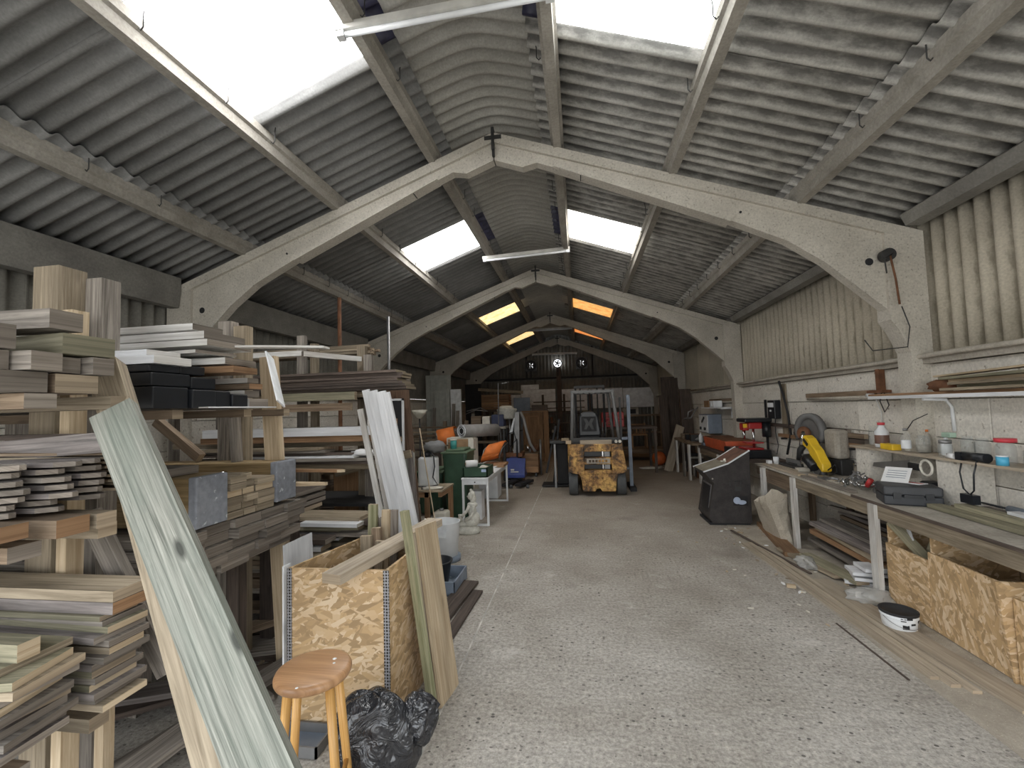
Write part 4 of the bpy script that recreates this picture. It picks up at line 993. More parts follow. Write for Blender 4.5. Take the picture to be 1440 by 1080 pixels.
def rag(c, r, seed, mat, label, cat='cloth', name='crumpled_sheet', wob=.5, fl=.4):
    g = G(); g.ball(c, (r[0], r[1], r[2]), 14, 8, wob=wob, seed=seed); g.build(name, mat, label=label, cat=cat)
rag((-2.0, 3.9, 1.335), (.14, .08, .035), 3, 'paper', 'crumpled white plastic wrap on the end of the untidy pile', name='plastic_wrap')
# cupboard-like panels behind
board('plank', (-2.9, 4.9, 1.0), (-1.95, 4.9, 1.22), .03, .09, TN, label='slanting tan brace behind the third rack', cat='board')
t = thing('panel_door', 'grey framed panel leaning behind the third rack', 'door', (-2.1, 5.0, .6))
g = G(); g.box(-2.35, -1.95, 5.0, 5.02, 0, 1.22); g.build('panel', 'greydoor', parent=t)
board('stile', (-1.90, 4.98, .0), (-2.0, 4.99, 1.24), .07, .03, GB, up=(0, 1, 0), parent=t); board('rail', (-2.42, 4.98, 1.21), (-1.99, 4.98, 1.22), .03, .06, GB, parent=t)
g = G(); g.box(-2.95, -2.5, 4.95, 4.97, 0, 1.18); g.build('plywood_sheet', 'orange', label='reddish plywood sheet standing behind the third rack', cat='sheet')
for i, x in enumerate((-2.47, -2.40)):
    board('batten', (x, 4.9, .0), (x, 4.9, 1.2), .05, .04, TN, up=(0, 1, 0), label='upright tan batten %s of the reddish plywood' % ['just right', 'further right'][i], cat='batten')
g = G(); g.box(-2.9, -1.9, 4.05, 4.7, .80, .83); g.build('dark_sheet', 'blackm', label='dark flat sheet lying in the lower bay of the third rack', cat='sheet')
sp = []; z = .795; names_ = ['tan plank', 'dark plank', 'tan beam', 'grey batten', 'dark wide plank', 'white board', 'pale plank', 'tan plank', 'grey board', 'brown board', 'tan board', 'grey plank', 'dark board']
ths = [.035, .03, .045, .02, .035, .022, .03, .028, .04, .03, .035, .03, .03]
mts = [TN, DK, GN, TN, GB, ['whiteclean', 'white'], PL, TN, GR, BR, TN, GR, DK]
xes = [-1.93, -1.75, -1.95, -1.62, -2.1, -2.13, -2.3, -1.75, -1.8, -1.7, -1.65, -1.7, -1.72]
for i in range(13):
    sp.append((3.66+R_(-.03, .03), 3.92+R_(-.02, .03), z-ths[i], z, xes[i], mts[i], 1.9, R_(-2, 2), names_[i])); z -= ths[i]+.002
stackb(sp, 'of the low mixed pile on the third rack', 'low mixed pile on the third rack')
for i, (x0, x1, z, m) in enumerate([(-2.45, -1.9, .80, ['whiteclean', 'white']), (-2.1, -1.66, .84, GR)]):
    board('plank', (x0, 3.62, z-.12*i-.05), (x1, 3.6, z-.12*i-.05), .12, .03, m, label='%s lying at the front edge of the low mixed pile' % ['white mitred board', 'grey ended board'][i], cat='board')
board('plank', (-2.75, 3.45, .60), (-2.13, 3.45, .60), .15, .035, ['whiteclean', 'end'], label='white-faced board with sawn end just above the strand board box', cat='board')
board('plank', (-2.75, 3.47, .655), (-2.1, 3.47, .655), .16, .04, DK, label='dark board resting on the white-faced board', cat='board')
for i in range(5): board('plank', (-3.3, 3.4, .555-.034*i), (-1.75+R_(-.1, .1), 3.35+R_(-.02, .02), .555-.034*i), .2, .03, [TN, BR, TN, GR, ['brown', 'orange']][i], label='long board, %s of the pile behind the strand board box' % ORD[i], cat='board', group='long boards behind the strand board box')
g = G(); g.box(-3.3, -1.8, 3.25, 3.5, .33, .40); g.box(-3.2, -3.1, 3.25, 3.5, 0, .33); g.box(-2.0, -1.9, 3.25, 3.5, 0, .33); g.build('trestle', 'brown', label='low brown trestle carrying the boards behind the strand board box', cat='trestle')
# white boards leaning
foot_y = 3.72
for i, (xt, xb, w, m, yy) in enumerate([(-1.735, -1.515, .06, 'whiteclean', 3.36), (-1.665, -1.45, .08, 'whiteclean', 3.34), (-1.585, -1.375, .085, 'whiteclean', 3.32), (-1.525, -1.325, .05, 'whiteclean', 3.30)]):
    sl = (xb-xt)/(1.895-.72)
    board('white_board', (xb+sl*.72, yy+.20, .0), (xt, yy+.04, 1.895-.01*i), w, .022, [m, 'white'], up=(-.1, -1, .1), label='tall white painted board leaning on the third rack, %s' % ['leftmost of four', 'second from left of four', 'third from left of four', 'rightmost of four'][i], cat='board', group='white boards leaning on the third rack')
for i in range(2): board('white_board', (-1.52-.05*i, 3.66, .0), (-1.80-.07*i, 3.56, 1.80-.06*i), .05, .018, WH, up=(0, -1, .1), label='%s narrow white strip behind the leaning white boards' % ['nearer', 'farther'][i], cat='strip')
g = G(); g.box(-1.62, -1.30, 3.62, 3.84, 0, .62); g.build('black_crate', 'black', bevel=.02, label='black crate on the floor behind the strand board box', cat='crate')
rag((-1.55, 3.78, .70), (.09, .07, .09), 5, 'lime', 'lime green and grey scrap on top of the black crate', name='plastic_scrap')
g = G(); g.obox((-1.27, 3.55, .72), (.12, .02, .16), Matrix.Rotation(.3, 3, 'Y')); g.build('paper_scrap', 'paper', label='small white card wedged by the foot of the leaning boards', cat='card')
# long timber pile on high bearers beyond rack three
for i in range(10):
    board('long_batten', (-4.0, 4.62+.055*(i % 4), 2.37+.035*(i//4)), (-2.25+R_(-.12, .03), 4.55+.055*(i % 4), 2.38+.035*(i//4)), .05, .03, BR if i % 2 else TN, label='long brown batten, %s in the %s layer of the highest pile' % (['nearest', 'second nearest', 'third nearest', 'farthest'][i % 4], ['bottom', 'middle', 'top'][i//4]), cat='batten', group='battens on the highest pile %d' % (i//4))
g = G(); g.tube([(-3.0, 5.2, 0), (-3.0, 5.2, 3.2)], .025, 8); g.build('steel_pole', 'rust', label='dark steel pole rising behind the highest batten pile', cat='pole')
g = G(); g.tube([(-2.7, 6.0, 0), (-2.7, 6.0, 3.1)], .022, 8); g.build('steel_pole', 'steel', label='grey steel pole standing behind the dark brown plank stack', cat='pole')

# ------------------------------------------------------------------ LEFT MIDDLE: leaning brown door, frames, table, sprayer
board('leaning_door', (-2.14, 5.35, .0), (-2.26, 5.25, 2.02), .30, .035, ['doorb', 'doorb'], up=(0, 1, .1), label='tall dark reddish brown door leaning behind the white boards', cat='door')
t = thing('picture_frame', 'tall narrow white frame leaning in front of the dark door', 'frame', (-2.2, 5.1, .9))
for q in ((-2.31, -2.285, 0, 1.87), (-2.14, -2.115, 0, 1.87), (-2.31, -2.115, 1.845, 1.87)):
    g = G(); g.box(q[0], q[1], 5.10, 5.12, q[2], q[3]); g.build('frame_bar', 'whitep', parent=t)
g = G(); g.box(-2.285, -2.14, 5.11, 5.115, .3, 1.845); g.build('panel', 'blackm', parent=t)
g = G(); g.tube([(-1.84, 4.9, 1.51), (-1.64, 4.98, .0)], .007); g.build('thin_rod', 'pale', label='thin pale cane leaning beside the white boards', cat='rod')
# floor lamp
t = thing('floor_lamp', 'dark floor lamp with an upturned opal glass bowl among the timber', 'lamp', (-3.0, 8, 0))
g = G(); g.lathe([(.02, 1.57), (.06, 1.60), (.11, 1.66), (.155, 1.735), (.148, 1.735), (.10, 1.67), (.02, 1.60)], (-3.0, 8, 0), 24); g.build('lamp_shade', 'lampbowl', parent=t)
g = G(); g.tube([(-3.0, 8, 0), (-3.0, 8, 1.58)], .014, 8); g.build('pole', 'blackm', parent=t)
g = G(); g.lathe([(.14, 0), (.14, .02), (.03, .04)], (-3.0, 8, 0), 20); g.build('base', 'blackm', parent=t)
# small wooden table with clutter
t = thing('small_table', 'small light brown wooden table holding the white sprayer tank', 'table', (-2.2, 6.2, 0))
g = G(); g.box(-2.75, -1.93, 5.95, 6.55, .575, .60); g.build('tabletop', 'tan', parent=t)
for x, y in ((-2.70, 6.0), (-2.16, 6.0), (-2.70, 6.5), (-1.97, 6.5)):
    g = G(); g.box(x-.03, x+.03, y-.03, y+.03, 0, .575); g.build('leg', 'orange', parent=t)
g = G(); g.box(-2.7, -2.1, 5.97, 5.99, .50, .575); g.box(-2.0, -1.95, 6.0, 6.5, .50, .575); g.build('apron', 'orange', parent=t)
rag((-2.12, 6.1, .615), (.16, .12, .018), 8, 'rag', 'crumpled pale cloth on the edge of the small wooden table')
t = thing('sprayer', 'white pressure sprayer tank with black hose on the small wooden table', 'sprayer', (-2.03, 6.3, .6))
g = G(); g.box(-2.38, -2.11, 6.22, 6.42, .602, 1.03); g.build('tank', 'whitep', parent=t, bevel=.03)
g = G(); g.lathe([(.06, 1.03), (.06, 1.09), (.03, 1.10)], (-2.27, 6.32, 0), 14); g.build('cap', 'black', parent=t)
g = G(); g.tube([(-2.22, 6.25, 1.12), (-2.12, 6.19, 1.06), (-2.10, 6.17, .9), (-2.13, 6.17, .75), (-2.06, 6.17, .64), (-2.2, 6.1, .625), (-2.4, 6.08, .64), (-2.58, 6.1, .74)], .009, 6); g.build('hose', 'black', parent=t)
rag((-2.17, 6.36, 1.17), (.17, .12, .085), 12, 'fabric', 'grey and black bundled helmet-like bag on top of the sprayer tank', 'bag', 'tool_bag')
t = thing('spray_can', 'teal green can with white lid beside the grey bundle', 'can', (-1.98, 6.8, 1.1))
g = G(); g.cyl((-2.0, 6.82, 1.096), (-2.0, 6.82, 1.23), .05, seg=14); g.build('body', 'teal', parent=t); g = G(); g.cyl((-2.0, 6.82, 1.23), (-2.0, 6.82, 1.25), .052, seg=14); g.build('lid', 'cream', parent=t)
rag((-2.60, 6.2, .68), (.12, .10, .08), 15, 'teal', 'teal bundle at the left side of the small wooden table', 'bag', 'teal_bundle')
rag((-2.62, 6.05, .63), (.06, .05, .04), 16, 'lime', 'fluorescent lime scrap beside the teal bundle', 'scrap', 'lime_scrap')
t = thing('jerrycan', 'cream plastic container under the small wooden table', 'container', (-2.0, 6.2, 0))
g = G(); g.box(-2.12, -1.92, 6.1, 6.3, .003, .27); g.build('body', 'cream', parent=t, bevel=.03); g = G(); g.cyl((-2.02, 6.2, .27), (-2.02, 6.2, .30), .03, seg=12); g.build('cap', 'steel', parent=t)
# wheelie bins
def wheelie(x0, x1, y0, y1, h, lab):
    t = thing('wheelie_bin', lab, 'bin', ((x0+x1)/2, (y0+y1)/2, 0), 'green wheelie bins')
    g = G(); cx, cy = (x0+x1)/2, (y0+y1)/2; b = 0; ins = .035
    prof = [(.82, .04), (1.0, h-.10), (1.03, h-.10), (1.03, h-.03)]
    pr = []
    for s_, z in prof:
        hx, hy = (x1-x0)/2*s_, (y1-y0)/2*s_; r = .05
        ring = []
        for sx2, sy2, a0 in ((1, 1, 0), (-1, 1, PI/2), (-1, -1, PI), (1, -1, 3*PI/2)):
            for q in range(4):
                a = a0+q*PI/6; ring.append((cx+sx2*(hx-r)+r*math.cos(a), cy+sy2*(hy-r)+r*math.sin(a), z))
        pr.append(ring)
    for ring in pr: g.v += ring
    for k in range(len(pr)-1):
        for i in range(16): j = (i+1) % 16; g.quad((k*16+i, k*16+j, k*16+16+j, k*16+16+i), 0, None, False)
    g.quad(list(range(15, -1, -1))); g.quad([48+i for i in range(16)])
    g.build('body', 'greenbin', parent=t)
    g = G(); g.box(x0-.02, x1+.02, y0-.03, y1+.02, h-.03, h); g.box(x0+.05, x1-.05, y0+.03, y1-.05, h, h+.035); g.build('lid', 'greenlid', parent=t, bevel=.012)
    g = G(); g.cyl((x0-.02, y1+.02, .1), (x0+.03, y1+.02, .1), .1, seg=16); g.cyl((x1-.03, y1+.02, .1), (x1+.02, y1+.02, .1), .1, seg=16); g.build('wheels', 'rubber', parent=t)
    g = G(); g.cyl((x0+.03, y1+.06, h-.06), (x1-.03, y1+.06, h-.06), .018, seg=8); g.build('handle', 'greenbin', parent=t)
wheelie(-2.15, -1.76, 6.68, 7.22, 1.06, 'dark green wheelie bin standing behind the white sprayer tank')
wheelie(-2.68, -2.24, 6.95, 7.45, .72, 'lower dark green bin half hidden behind the small wooden table')
# white pedal bin, black bucket, grey tray
t = thing('white_bin', 'white plastic bin with open top behind the leaning pale board', 'bin', (-1.62, 5.0, 0))
g = G(); g.lathe([(.17, .0), (.205, .43), (.212, .44), (.20, .44), (.165, .02)], (-1.62, 4.95, 0), 28, sx=1.05, sy=.85); g.build('body', 'whitep', parent=t)
g = G(); g.obox((-1.60, 4.76, .36), (.19, .004, .11), Matrix.Rotation(.05, 3, 'Y')); g.build('panel_patch', 'offw', parent=t)
g = G(); g.lathe([(.180, .0), (.182, .06)], (-1.60, 4.96, 0), 24, sx=1.08, sy=.88); g.build('base_ring', 'bluegrey', parent=t)
t = thing('bucket', 'black rubber bucket standing in the grey tray', 'bucket', (-1.43, 4.18, .03))
g = G(); g.lathe([(.0, .035), (.11, .035), (.145, .24), (.157, .245), (.157, .255), (.14, .255), (.105, .05), (0, .045)], (-1.43, 4.2, 0), 28); g.build('body', 'black', parent=t)
t = thing('storage_tray', 'blue-grey plastic tray with a white label on the floor', 'tray', (-1.42, 4.2, 0))
g = G(); g.box(-1.60, -1.20, 4.0, 4.42, .002, .02)
for q in ((-1.62, -1.19, 3.99, 4.005), (-1.62, -1.19, 4.415, 4.43), (-1.62, -1.605, 3.99, 4.43), (-1.205, -1.19, 3.99, 4.43)): g.box(*q, .002, .13)
g.build('shell', 'bluegrey', parent=t, bevel=.004)
g = G(); g.box(-1.45, -1.38, 3.986, 3.989, .07, .105); g.build('label', 'paper', parent=t)
board('plank', (-1.22, 3.1, .02), (-1.12, 4.3, .02), .16, .025, DK, label='dark wide board lying on the floor beside the grey tray', cat='board')
board('plank', (-1.05, 3.0, .015), (-1.0, 4.1, .015), .09, .02, DK, label='dark narrow board lying on the floor right of the wide one', cat='board')
# statue
t = thing('garden_statue', 'pale stone garden statue of a kneeling draped figure beside the white desk', 'statue', (-1.58, 6.05, 0))
g = G(); g.lathe([(.15, 0), (.16, .03), (.15, .07), (.12, .09), (.10, .10)], (-1.60, 6.05, 0), 20, sx=1.1, sy=.8); g.build('plinth', 'stone', parent=t)
g = G()
g.ball((-1.56, 6.06, .15), (.105, .085, .07), 16, 10); g.ball((-1.66, 6.02, .125), (.075, .05, .04), 12, 8)      # folded legs and knees
g.ball((-1.53, 6.06, .29), (.062, .06, .13), 16, 12, R=Matrix.Rotation(-.18, 3, 'Y')); g.ball((-1.50, 6.07, .19), (.075, .07, .10), 14, 10)
g.ball((-1.525, 6.05, .385), (.075, .05, .045), 14, 8)                                                        # shoulders
g.cyl((-1.525, 6.05, .40), (-1.535, 6.05, .46), .026, .024, 12)
g.ball((-1.545, 6.045, .505), (.042, .045, .058), 16, 12); g.ball((-1.528, 6.055, .53), (.045, .048, .05), 14, 10); g.ball((-1.50, 6.06, .47), (.028, .035, .07), 12, 8); g.ball((-1.54, 6.05, .585), (.02, .02, .022), 10, 6)
g.ball((-1.590, 6.04, .50), (.009, .008, .012), 8, 6)
g.tube([(-1.56, 6.0, .385), (-1.59, 5.99, .31), (-1.64, 5.99, .26), (-1.68, 6.0, .235)], .021, 8); g.tube([(-1.50, 5.995, .385), (-1.50, 5.99, .30), (-1.55, 5.985, .22), (-1.62, 5.99, .18)], .022, 8)
g.lathe([(.03, .17), (.034, .20), (.024, .24), (.03, .26), (0, .262)], (-1.69, 6.0, 0), 12)
g.build('figure', 'stone', parent=t)
# white desk
t = thing('desk', 'narrow white desk with square tube legs and a small drawer', 'desk', (-1.55, 7.3, 0))
g = G(); g.box(-1.77, -1.36, 6.38, 8.2, .672, .70); g.build('desktop', 'whitep', parent=t, bevel=.004)
g = G(); g.box(-1.74, -1.39, 6.40, 8.15, .60, .672); g.build('apron', 'whitep', parent=t)
g = G(); g.box(-1.70, -1.43, 6.392, 6.40, .61, .665); g.build('drawer', 'whitep', parent=t)
g = G(); g.cyl((-1.565, 6.382, .638), (-1.565, 6.392, .638), .010, seg=10); g.build('keyhole', 'blackm', parent=t)
for y in (6.40, 8.12):
    g = G(); g.box(-1.765, -1.735, y, y+.03, 0, .67); g.box(-1.395, -1.365, y, y+.03, 0, .67); g.box(-1.735, -1.395, y, y+.03, 0, .03); g.build('leg_frame', 'whitep', parent=t)
g = G(); g.box(-2.0, -1.60, 8.35, 8.75, 0, .66)
g.build('white_drawer_unit', 'whitep', label='white drawer unit standing behind the white desk', cat='cabinet', bevel=.006)
g = G(); g.box(-1.73, -1.55, 6.75, 6.95, .003, .44); g.build('white_carton', 'whitep', label='white panel box on the floor under the white desk', cat='box', bevel=.005)
t = thing('green_crate', 'dark green plastic crate with a pale blue label on the white desk', 'crate', (-1.58, 6.65, .7))
g = G()
for q in ((-1.75, -1.38, 6.43, 6.445), (-1.75, -1.38, 6.865, 6.88), (-1.75, -1.735, 6.43, 6.88), (-1.395, -1.38, 6.43, 6.88)): g.box(*q, .702, .845)
g.box(-1.75, -1.38, 6.43, 6.88, .702, .715); g.build('shell', 'greenbin', parent=t)
g = G(); g.box(-1.47, -1.40, 6.426, 6.429, .78, .82); g.build('label', MT['skyl'] if 'skyl' in MT else plain('pale_blue_label', (.45, .55, .75), .5), parent=t)
t = thing('paper_roll', 'white roll lying on the green crate', 'roll', (-1.68, 6.5, .85))
g = G(); g.cyl((-1.72, 6.48, .895), (-1.56, 6.55, .895), .052, seg=18); g.build('roll', 'paper', parent=t); g = G(); g.cyl((-1.725, 6.478, .895), (-1.718, 6.481, .895), .02, seg=12); g.build('core', 'card', parent=t)
g = G(); g.ball((-1.48, 6.65, .80), (.09, .12, .05), 12, 7, wob=.3, seed=4); g.build('cloth_bundle', 'rag', label='pale bundled cloth inside the green crate', cat='cloth')
rag((-1.52, 7.75, .715), (.16, .3, .02), 21, 'paper', 'crumpled pale sheet lying on the far end of the white desk')
# chipboard cabinet, carpet roll, orange chairs
t = thing('cabinet', 'upturned cream cabinet with brown back panel behind the green bin', 'cabinet', (-1.9, 7.8, 0))
g = G(); g.box(-2.35, -1.98, 7.65, 7.66, .2, 1.19); g.build('back_panel', 'card', parent=t)
g = G(); g.box(-2.37, -1.90, 7.66, 8.0, 1.19, 1.215); g.box(-1.975, -1.88, 7.65, 8.0, 0, 1.19); g.box(-2.37, -2.35, 7.65, 8.0, 0, 1.19); g.build('carcass', 'cream', parent=t)
t = thing('carpet_roll', 'rolled grey carpet lying on top of the cream cabinet', 'carpet', (-1.9, 7.9, 1.22))
g = G(); g.cyl((-2.08, 7.62, 1.335), (-1.60, 8.35, 1.31), .115, seg=22, me=1); g.build('roll', ['carpet', 'blackm'], parent=t)
g = G()
for r in (.11, .09, .06): g.tube([(-2.084+r*math.cos(a)*.836, 7.615-r*math.cos(a)*.549, 1.335+r*math.sin(a)) for a in [2*PI*k/20 for k in range(21)]], .006, 5)
g.build('edge_coils', 'offw', parent=t)
g = G(); g.ball((-2.15, 8.15, 1.30), (.20, .16, .09), 14, 8, wob=.15, seed=2); g.build('folded_blanket', 'fabric', label='dark grey folded blanket behind the carpet roll', cat='blanket')
def slingchair(x, y, z, s, lab):
    t = thing('folding_chair', lab, 'chair', (x, y, z), 'orange folding chairs')
    g = G(); prof = [(-.20, .33), (-.12, .36), (-.03, .35), (.05, .31), (.10, .24), (.12, .17), (.08, .10), (.0, .06), (-.10, .05)]
    m_ = len(prof)
    for o_ in (0, .012):
        for a, b in prof:
            for yy in (-.22, .22): g.v.append((x+yy*.62+s*.45*(b-.2), y-a+o_+yy*.5, z+b-o_+yy*.12))
    for k in range(m_-1):
        g.quad((2*k, 2*k+1, 2*k+3, 2*k+2), 0, None, True); o = 2*m_; g.quad((o+2*k+2, o+2*k+3, o+2*k+1, o+2*k), 0, None, True)
        g.quad((2*k, 2*k+2, o+2*k+2, o+2*k)); g.quad((2*k+1, o+2*k+1, o+2*k+3, 2*k+3))
    g.build('sling', 'orangec', parent=t)
    for yy in (-.225, .225):
        g = G(); g.tube([(x+yy*.62+s*.08, y+.20+yy*.5, z+.33), (x+yy*.62+s*.03, y-.10+yy*.5, z+.26), (x+yy*.62-s*.03, y-.08+yy*.5, z+.10), (x+yy*.62-s*.05, y+.06+yy*.5, z+.008)], .008); g.build('side_frame', 'steel', parent=t)
slingchair(-1.56, 7.78, .746, 1, 'orange folding chair stacked right of the cream cabinet')
slingchair(-2.50, 8.17, 1.012, -1, 'orange folding chair behind the sprayer, left of the carpet roll')
g = G(); g.box(-1.72, -1.32, 7.5, 8.0, .703, .745); g.build('tray_board', 'orange', label='brown board under the right orange chair', cat='board')
g = G(); g.box(-2.75, -2.2, 7.95, 8.4, 0, 1.01); g.build('brown_chest', 'dark', label='tall dark chest supporting the left orange chair', cat='chest', bevel=.005)
for i, (x, y, h) in enumerate([(-2.62, 7.3, 1.05), (-2.38, 7.5, 1.08), (-2.25, 7.6, 1.12)]):
    g = G(); g.box(x-.035, x+.035, y-.035, y+.035, 0, h); g.box(x-.07, x+.07, y-.05, y+.05, h, h+.025); g.build('turned_post', 'tan', label='%s upright post with a flat cap behind the sprayer' % ['leftmost', 'middle', 'rightmost'][i], cat='post')

# ------------------------------------------------------------------ FAR LEFT and BACK
def slab(name, x0, x1, y, z0, z1, mat, lab, th=.05, cat='door', lean=.1):
    t = None
    o = board(name, ((x0+x1)/2, y-lean, z0), ((x0+x1)/2, y+lean, z1), x1-x0, th, [mat, mat], up=(0, 1, 0), label=lab, cat=cat); return o
def paneldoor(x0, x1, y, z1, lab, mat='greydoor', n=2, lean=.1):
    t = thing('old_door', lab, 'door', ((x0+x1)/2, y, 0))
    g = G(); g.box(x0, x1, y, y+.04, .01, z1); g.build('leaf', mat, parent=t)
    H = z1/ n
    for k in range(n):
        g = G(); a, b, c, d = x0+.12, x1-.12, .12+H*k, H*(k+1)-.1
        for q in ((a, b, c, c+.03), (a, b, d-.03, d), (a, a+.03, c, d), (b-.03, b, c, d)): g.box(q[0], q[1], y-.012, y, q[2], q[3])
        g.build('moulding', mat, parent=t)
    return t
paneldoor(-4.62, -3.83, 12.9, 2.80, 'tallest grey green panel leaning against the left wall far inside', n=3)
paneldoor(-4.25, -3.78, 12.6, 2.33, 'grey green door in front of the tallest panel, left of the pale one', n=2)
t = paneldoor(-3.74, -3.42, 12.55, 2.33, 'pale grey narrow door at the right of the leaning panels', 'offw', n=2)

g = G(); g.box(-4.2, -3.6, 16.0, 16.05, 0, 2.67); g.build('tall_sheet', 'blackm', label='tall dark sheet standing in the far left corner', cat='panel')
for i, (x, y, h, m) in enumerate([(-3.62, 12.2, 1.9, GR), (-3.45, 12.0, 1.7, GR), (-4.1, 11.9, 1.8, GR), (-3.1, 12.4, 1.75, DK), (-3.0, 12.0, 1.6, GR)]):
    board('upright_board', (x, y, 0), (x+.03, y+.15, h), .09, .03, m, up=(0, 1, 0), label='upright grey board %s leaning in front of the old doors' % ['left of centre', 'right of centre', 'far left', 'in darker wood', 'nearest the black bench'][i], cat='board')
for i in range(6):
    board('plank', (-4.5, 10.6, .95+.11*(i % 4)+.02), (-2.75+R_(-.2, .1), 10.6+R_(-.1, .1), .95+.11*(i % 4)+.02+(.05 if i > 3 else 0)), .18, .04, BR if i % 2 else TN, label='brown plank %s on the far left rack' % ORD[5-i], cat='board', group='planks on the far left rack')
t = thing('timber_rack', 'low timber rack at the far left under the old doors', 'rack', (-3.5, 10.6, 0))
for x in (-4.3, -3.3, -2.75):
    g = G(); g.box(x-.04, x+.04, 10.5, 10.58, 0, 1.45); g.build('post', 'brown', parent=t)
for z in (.55, .75, .93): board('bearer', (-4.5, 10.6, z), (-2.7, 10.6, z), .2, .04, DK, parent=t)
# dark low stacks filling the left side between rack and machines
for i in range(7):
    board('plank', (-4.4, 6.6+.35*(i % 3), .25+.12*i), (-2.9, 6.7+.35*(i % 3), .25+.12*i), .25, .05, [DK, BR, GR][i % 3], label='long board, %s of the pile by the left wall behind the table' % ORD[6-i], cat='board', group='boards by the left wall behind the small table')
g = G(); g.box(-4.4, -4.3, 6.5, 7.4, 0, 1.3); g.box(-3.1, -3.0, 6.5, 7.4, 0, .2); g.box(-4.4, -3, 6.5, 7.4, .16, .21); g.build('timber_stillage', 'brown', label='timber stillage holding the pile by the left wall', cat='stillage')
# bench with crates
t = thing('bench', 'dark low bench carrying plastic boxes behind the carpet roll', 'bench', (-2.2, 10.6, 0))
g = G(); g.box(-2.8, -1.75, 10.35, 10.85, 1.24, 1.29); g.build('top', 'ledge', parent=t)
for x in (-2.75, -1.8):
    for y in (10.38, 10.8):
        g = G(); g.box(x-.025, x+.025, y-.025, y+.025, 0, 1.24); g.build('leg', 'vent', parent=t)
g = G(); g.box(-2.78, -1.77, 10.37, 10.83, .9, .93); g.build('shelf', 'brown', parent=t)
g = G(); g.box(-2.33, -2.14, 10.4, 10.7, 1.291, 1.54); g.build('white_tub', 'cream', bevel=.02, label='cream storage tub on the bench behind the carpet roll', cat='tub')
g = G(); g.box(-2.10, -1.80, 10.4, 10.75, 1.291, 1.58); g.build('storage_box', 'blue', bevel=.02, label='dark blue storage box on the bench behind the carpet roll', cat='box').active_material = plain('navy_plastic', (.03, .04, .09), .5)
g = G(); g.box(-2.60, -2.36, 10.4, 10.7, 1.291, 1.55); g.build('wooden_box', 'brown', bevel=.005, label='brown wooden box left of the cream tub', cat='box')
g = G(); g.tube([(-2.8, 10.6, 1.6), (-2.5, 10.5, 1.7), (-2.2, 10.5, 1.66), (-2.4, 10.6, 1.75), (-2.75, 10.6, 1.68)], .01); g.build('bent_wire', 'steel', label='bent grey metal rods lying over the brown box', cat='rod')
# dust extractor
t = EX = thing('dust_extractor', 'grey dust extractor with a round drum on top and a drooping hose', 'machine', (-1.6, 10.0, 0))
g = G(); g.lathe([(.19, 1.46), (.235, 1.50), (.24, 1.66), (.25, 1.67), (.25, 1.70), (.18, 1.72)], (-1.68, 10.0, 0), 26); g.build('drum', 'stone', parent=t)
g = G(); g.ball((-1.7, 10, 1.74), (.18, .16, .05), 12, 6, wob=.3, seed=3); g.build('dust_cloth', 'rag', parent=t)
g = G(); g.prism([(-1.53, .62), (-1.38, .62), (-1.36, 1.62), (-1.46, 1.62)], 1, 9.85, 10.15); g.build('body', 'steel', parent=t)
g = G(); g.prism([(-1.62, 1.1), (-1.55, 1.1), (-1.44, 1.62), (-1.46, 1.62)], 1, 9.9, 10.1); g.build('filter_sleeve', 'offw', parent=t)
g = G(); g.tube([(-1.34, 9.95, 1.62), (-1.26, 9.93, 1.45), (-1.2, 9.9, 1.15), (-1.12, 9.9, .85), (-1.0, 9.9, .66)], .035, 8); g.build('hose', 'carpet', parent=t)
for x in (-1.85, -1.62):
    g = G(); g.cyl((x, 10.0, .60), (x, 10.0, 1.48), .022, seg=8); g.build('leg', 'steel', parent=t)
g = G(); g.box(-1.9, -1.3, 9.8, 10.2, .55, .64); g.build('base', 'rust', parent=t)
g = G(); g.tube([(-1.75, 9.9, .9), (-1.65, 9.85, 1.1), (-1.5, 9.85, 1.15), (-1.45, 9.85, .95), (-1.6, 9.85, .8), (-1.7, 9.85, 1.0)], .015); g.build('cable', 'black', parent=t)
EX.location = (-1.68, 10.68, .0)
g = G(); g.box(-1.86, -1.46, 10.5, 10.88, 0, .55); g.build('machine_stand', 'blackm', label='dark box stand under the dust extractor', cat='stand')
g = G(); g.tube([(-1.80, 9.6, 0), (-1.76, 9.6, 2.27), (-1.52, 9.6, 2.29)], .012, 6); g.build('lamp_post_rod', 'steel', label='thin grey rod with a bent top in front of the dust extractor', cat='rod')
# wheeled wooden crate
t = TR = thing('wooden_trolley', 'low slatted wooden crate on small wheels with metal parts on top', 'crate', (-1.4, 11.2, 0))
for k in range(3):
    g = G(); g.box(-1.95, -1.06, 10.9, 10.93, .12+.155*k, .265+.155*k); g.build('slat', 'orange', parent=t)
    g = G(); g.box(-1.075, -1.05, 10.93, 11.7, .12+.155*k, .265+.155*k); g.build('slat', 'orange', parent=t)
g = G(); g.box(-1.95, -1.05, 10.93, 11.7, .555, .59); g.build('lid', 'brown', parent=t)
for x in (-1.85, -1.12):
    for y in (10.98, 11.6):
        g = G(); g.cyl((x-.02, y, .055), (x+.02, y, .055), .055, seg=12); g.build('wheel', 'rubber', parent=t)
rr = random.Random(4)
for i in range(9):
    g = G(); x, y = rr.uniform(-1.85, -1.15), rr.uniform(11.0, 11.5); s_ = rr.uniform(.03, .09)
    g.cyl((x, y, .595+s_), (x+.1, y+.05, .595+s_), s_, seg=10); g.cyl((x+.1, y+.05, .595+s_), (x+.14, y+.07, .595+s_), s_*.5, seg=8)
    g.build('machine_part', ['steel', 'chrome', 'rust'][i % 3], label='loose round metal machine part on the slatted wooden crate', cat='part', group='loose metal parts on the wooden crate')
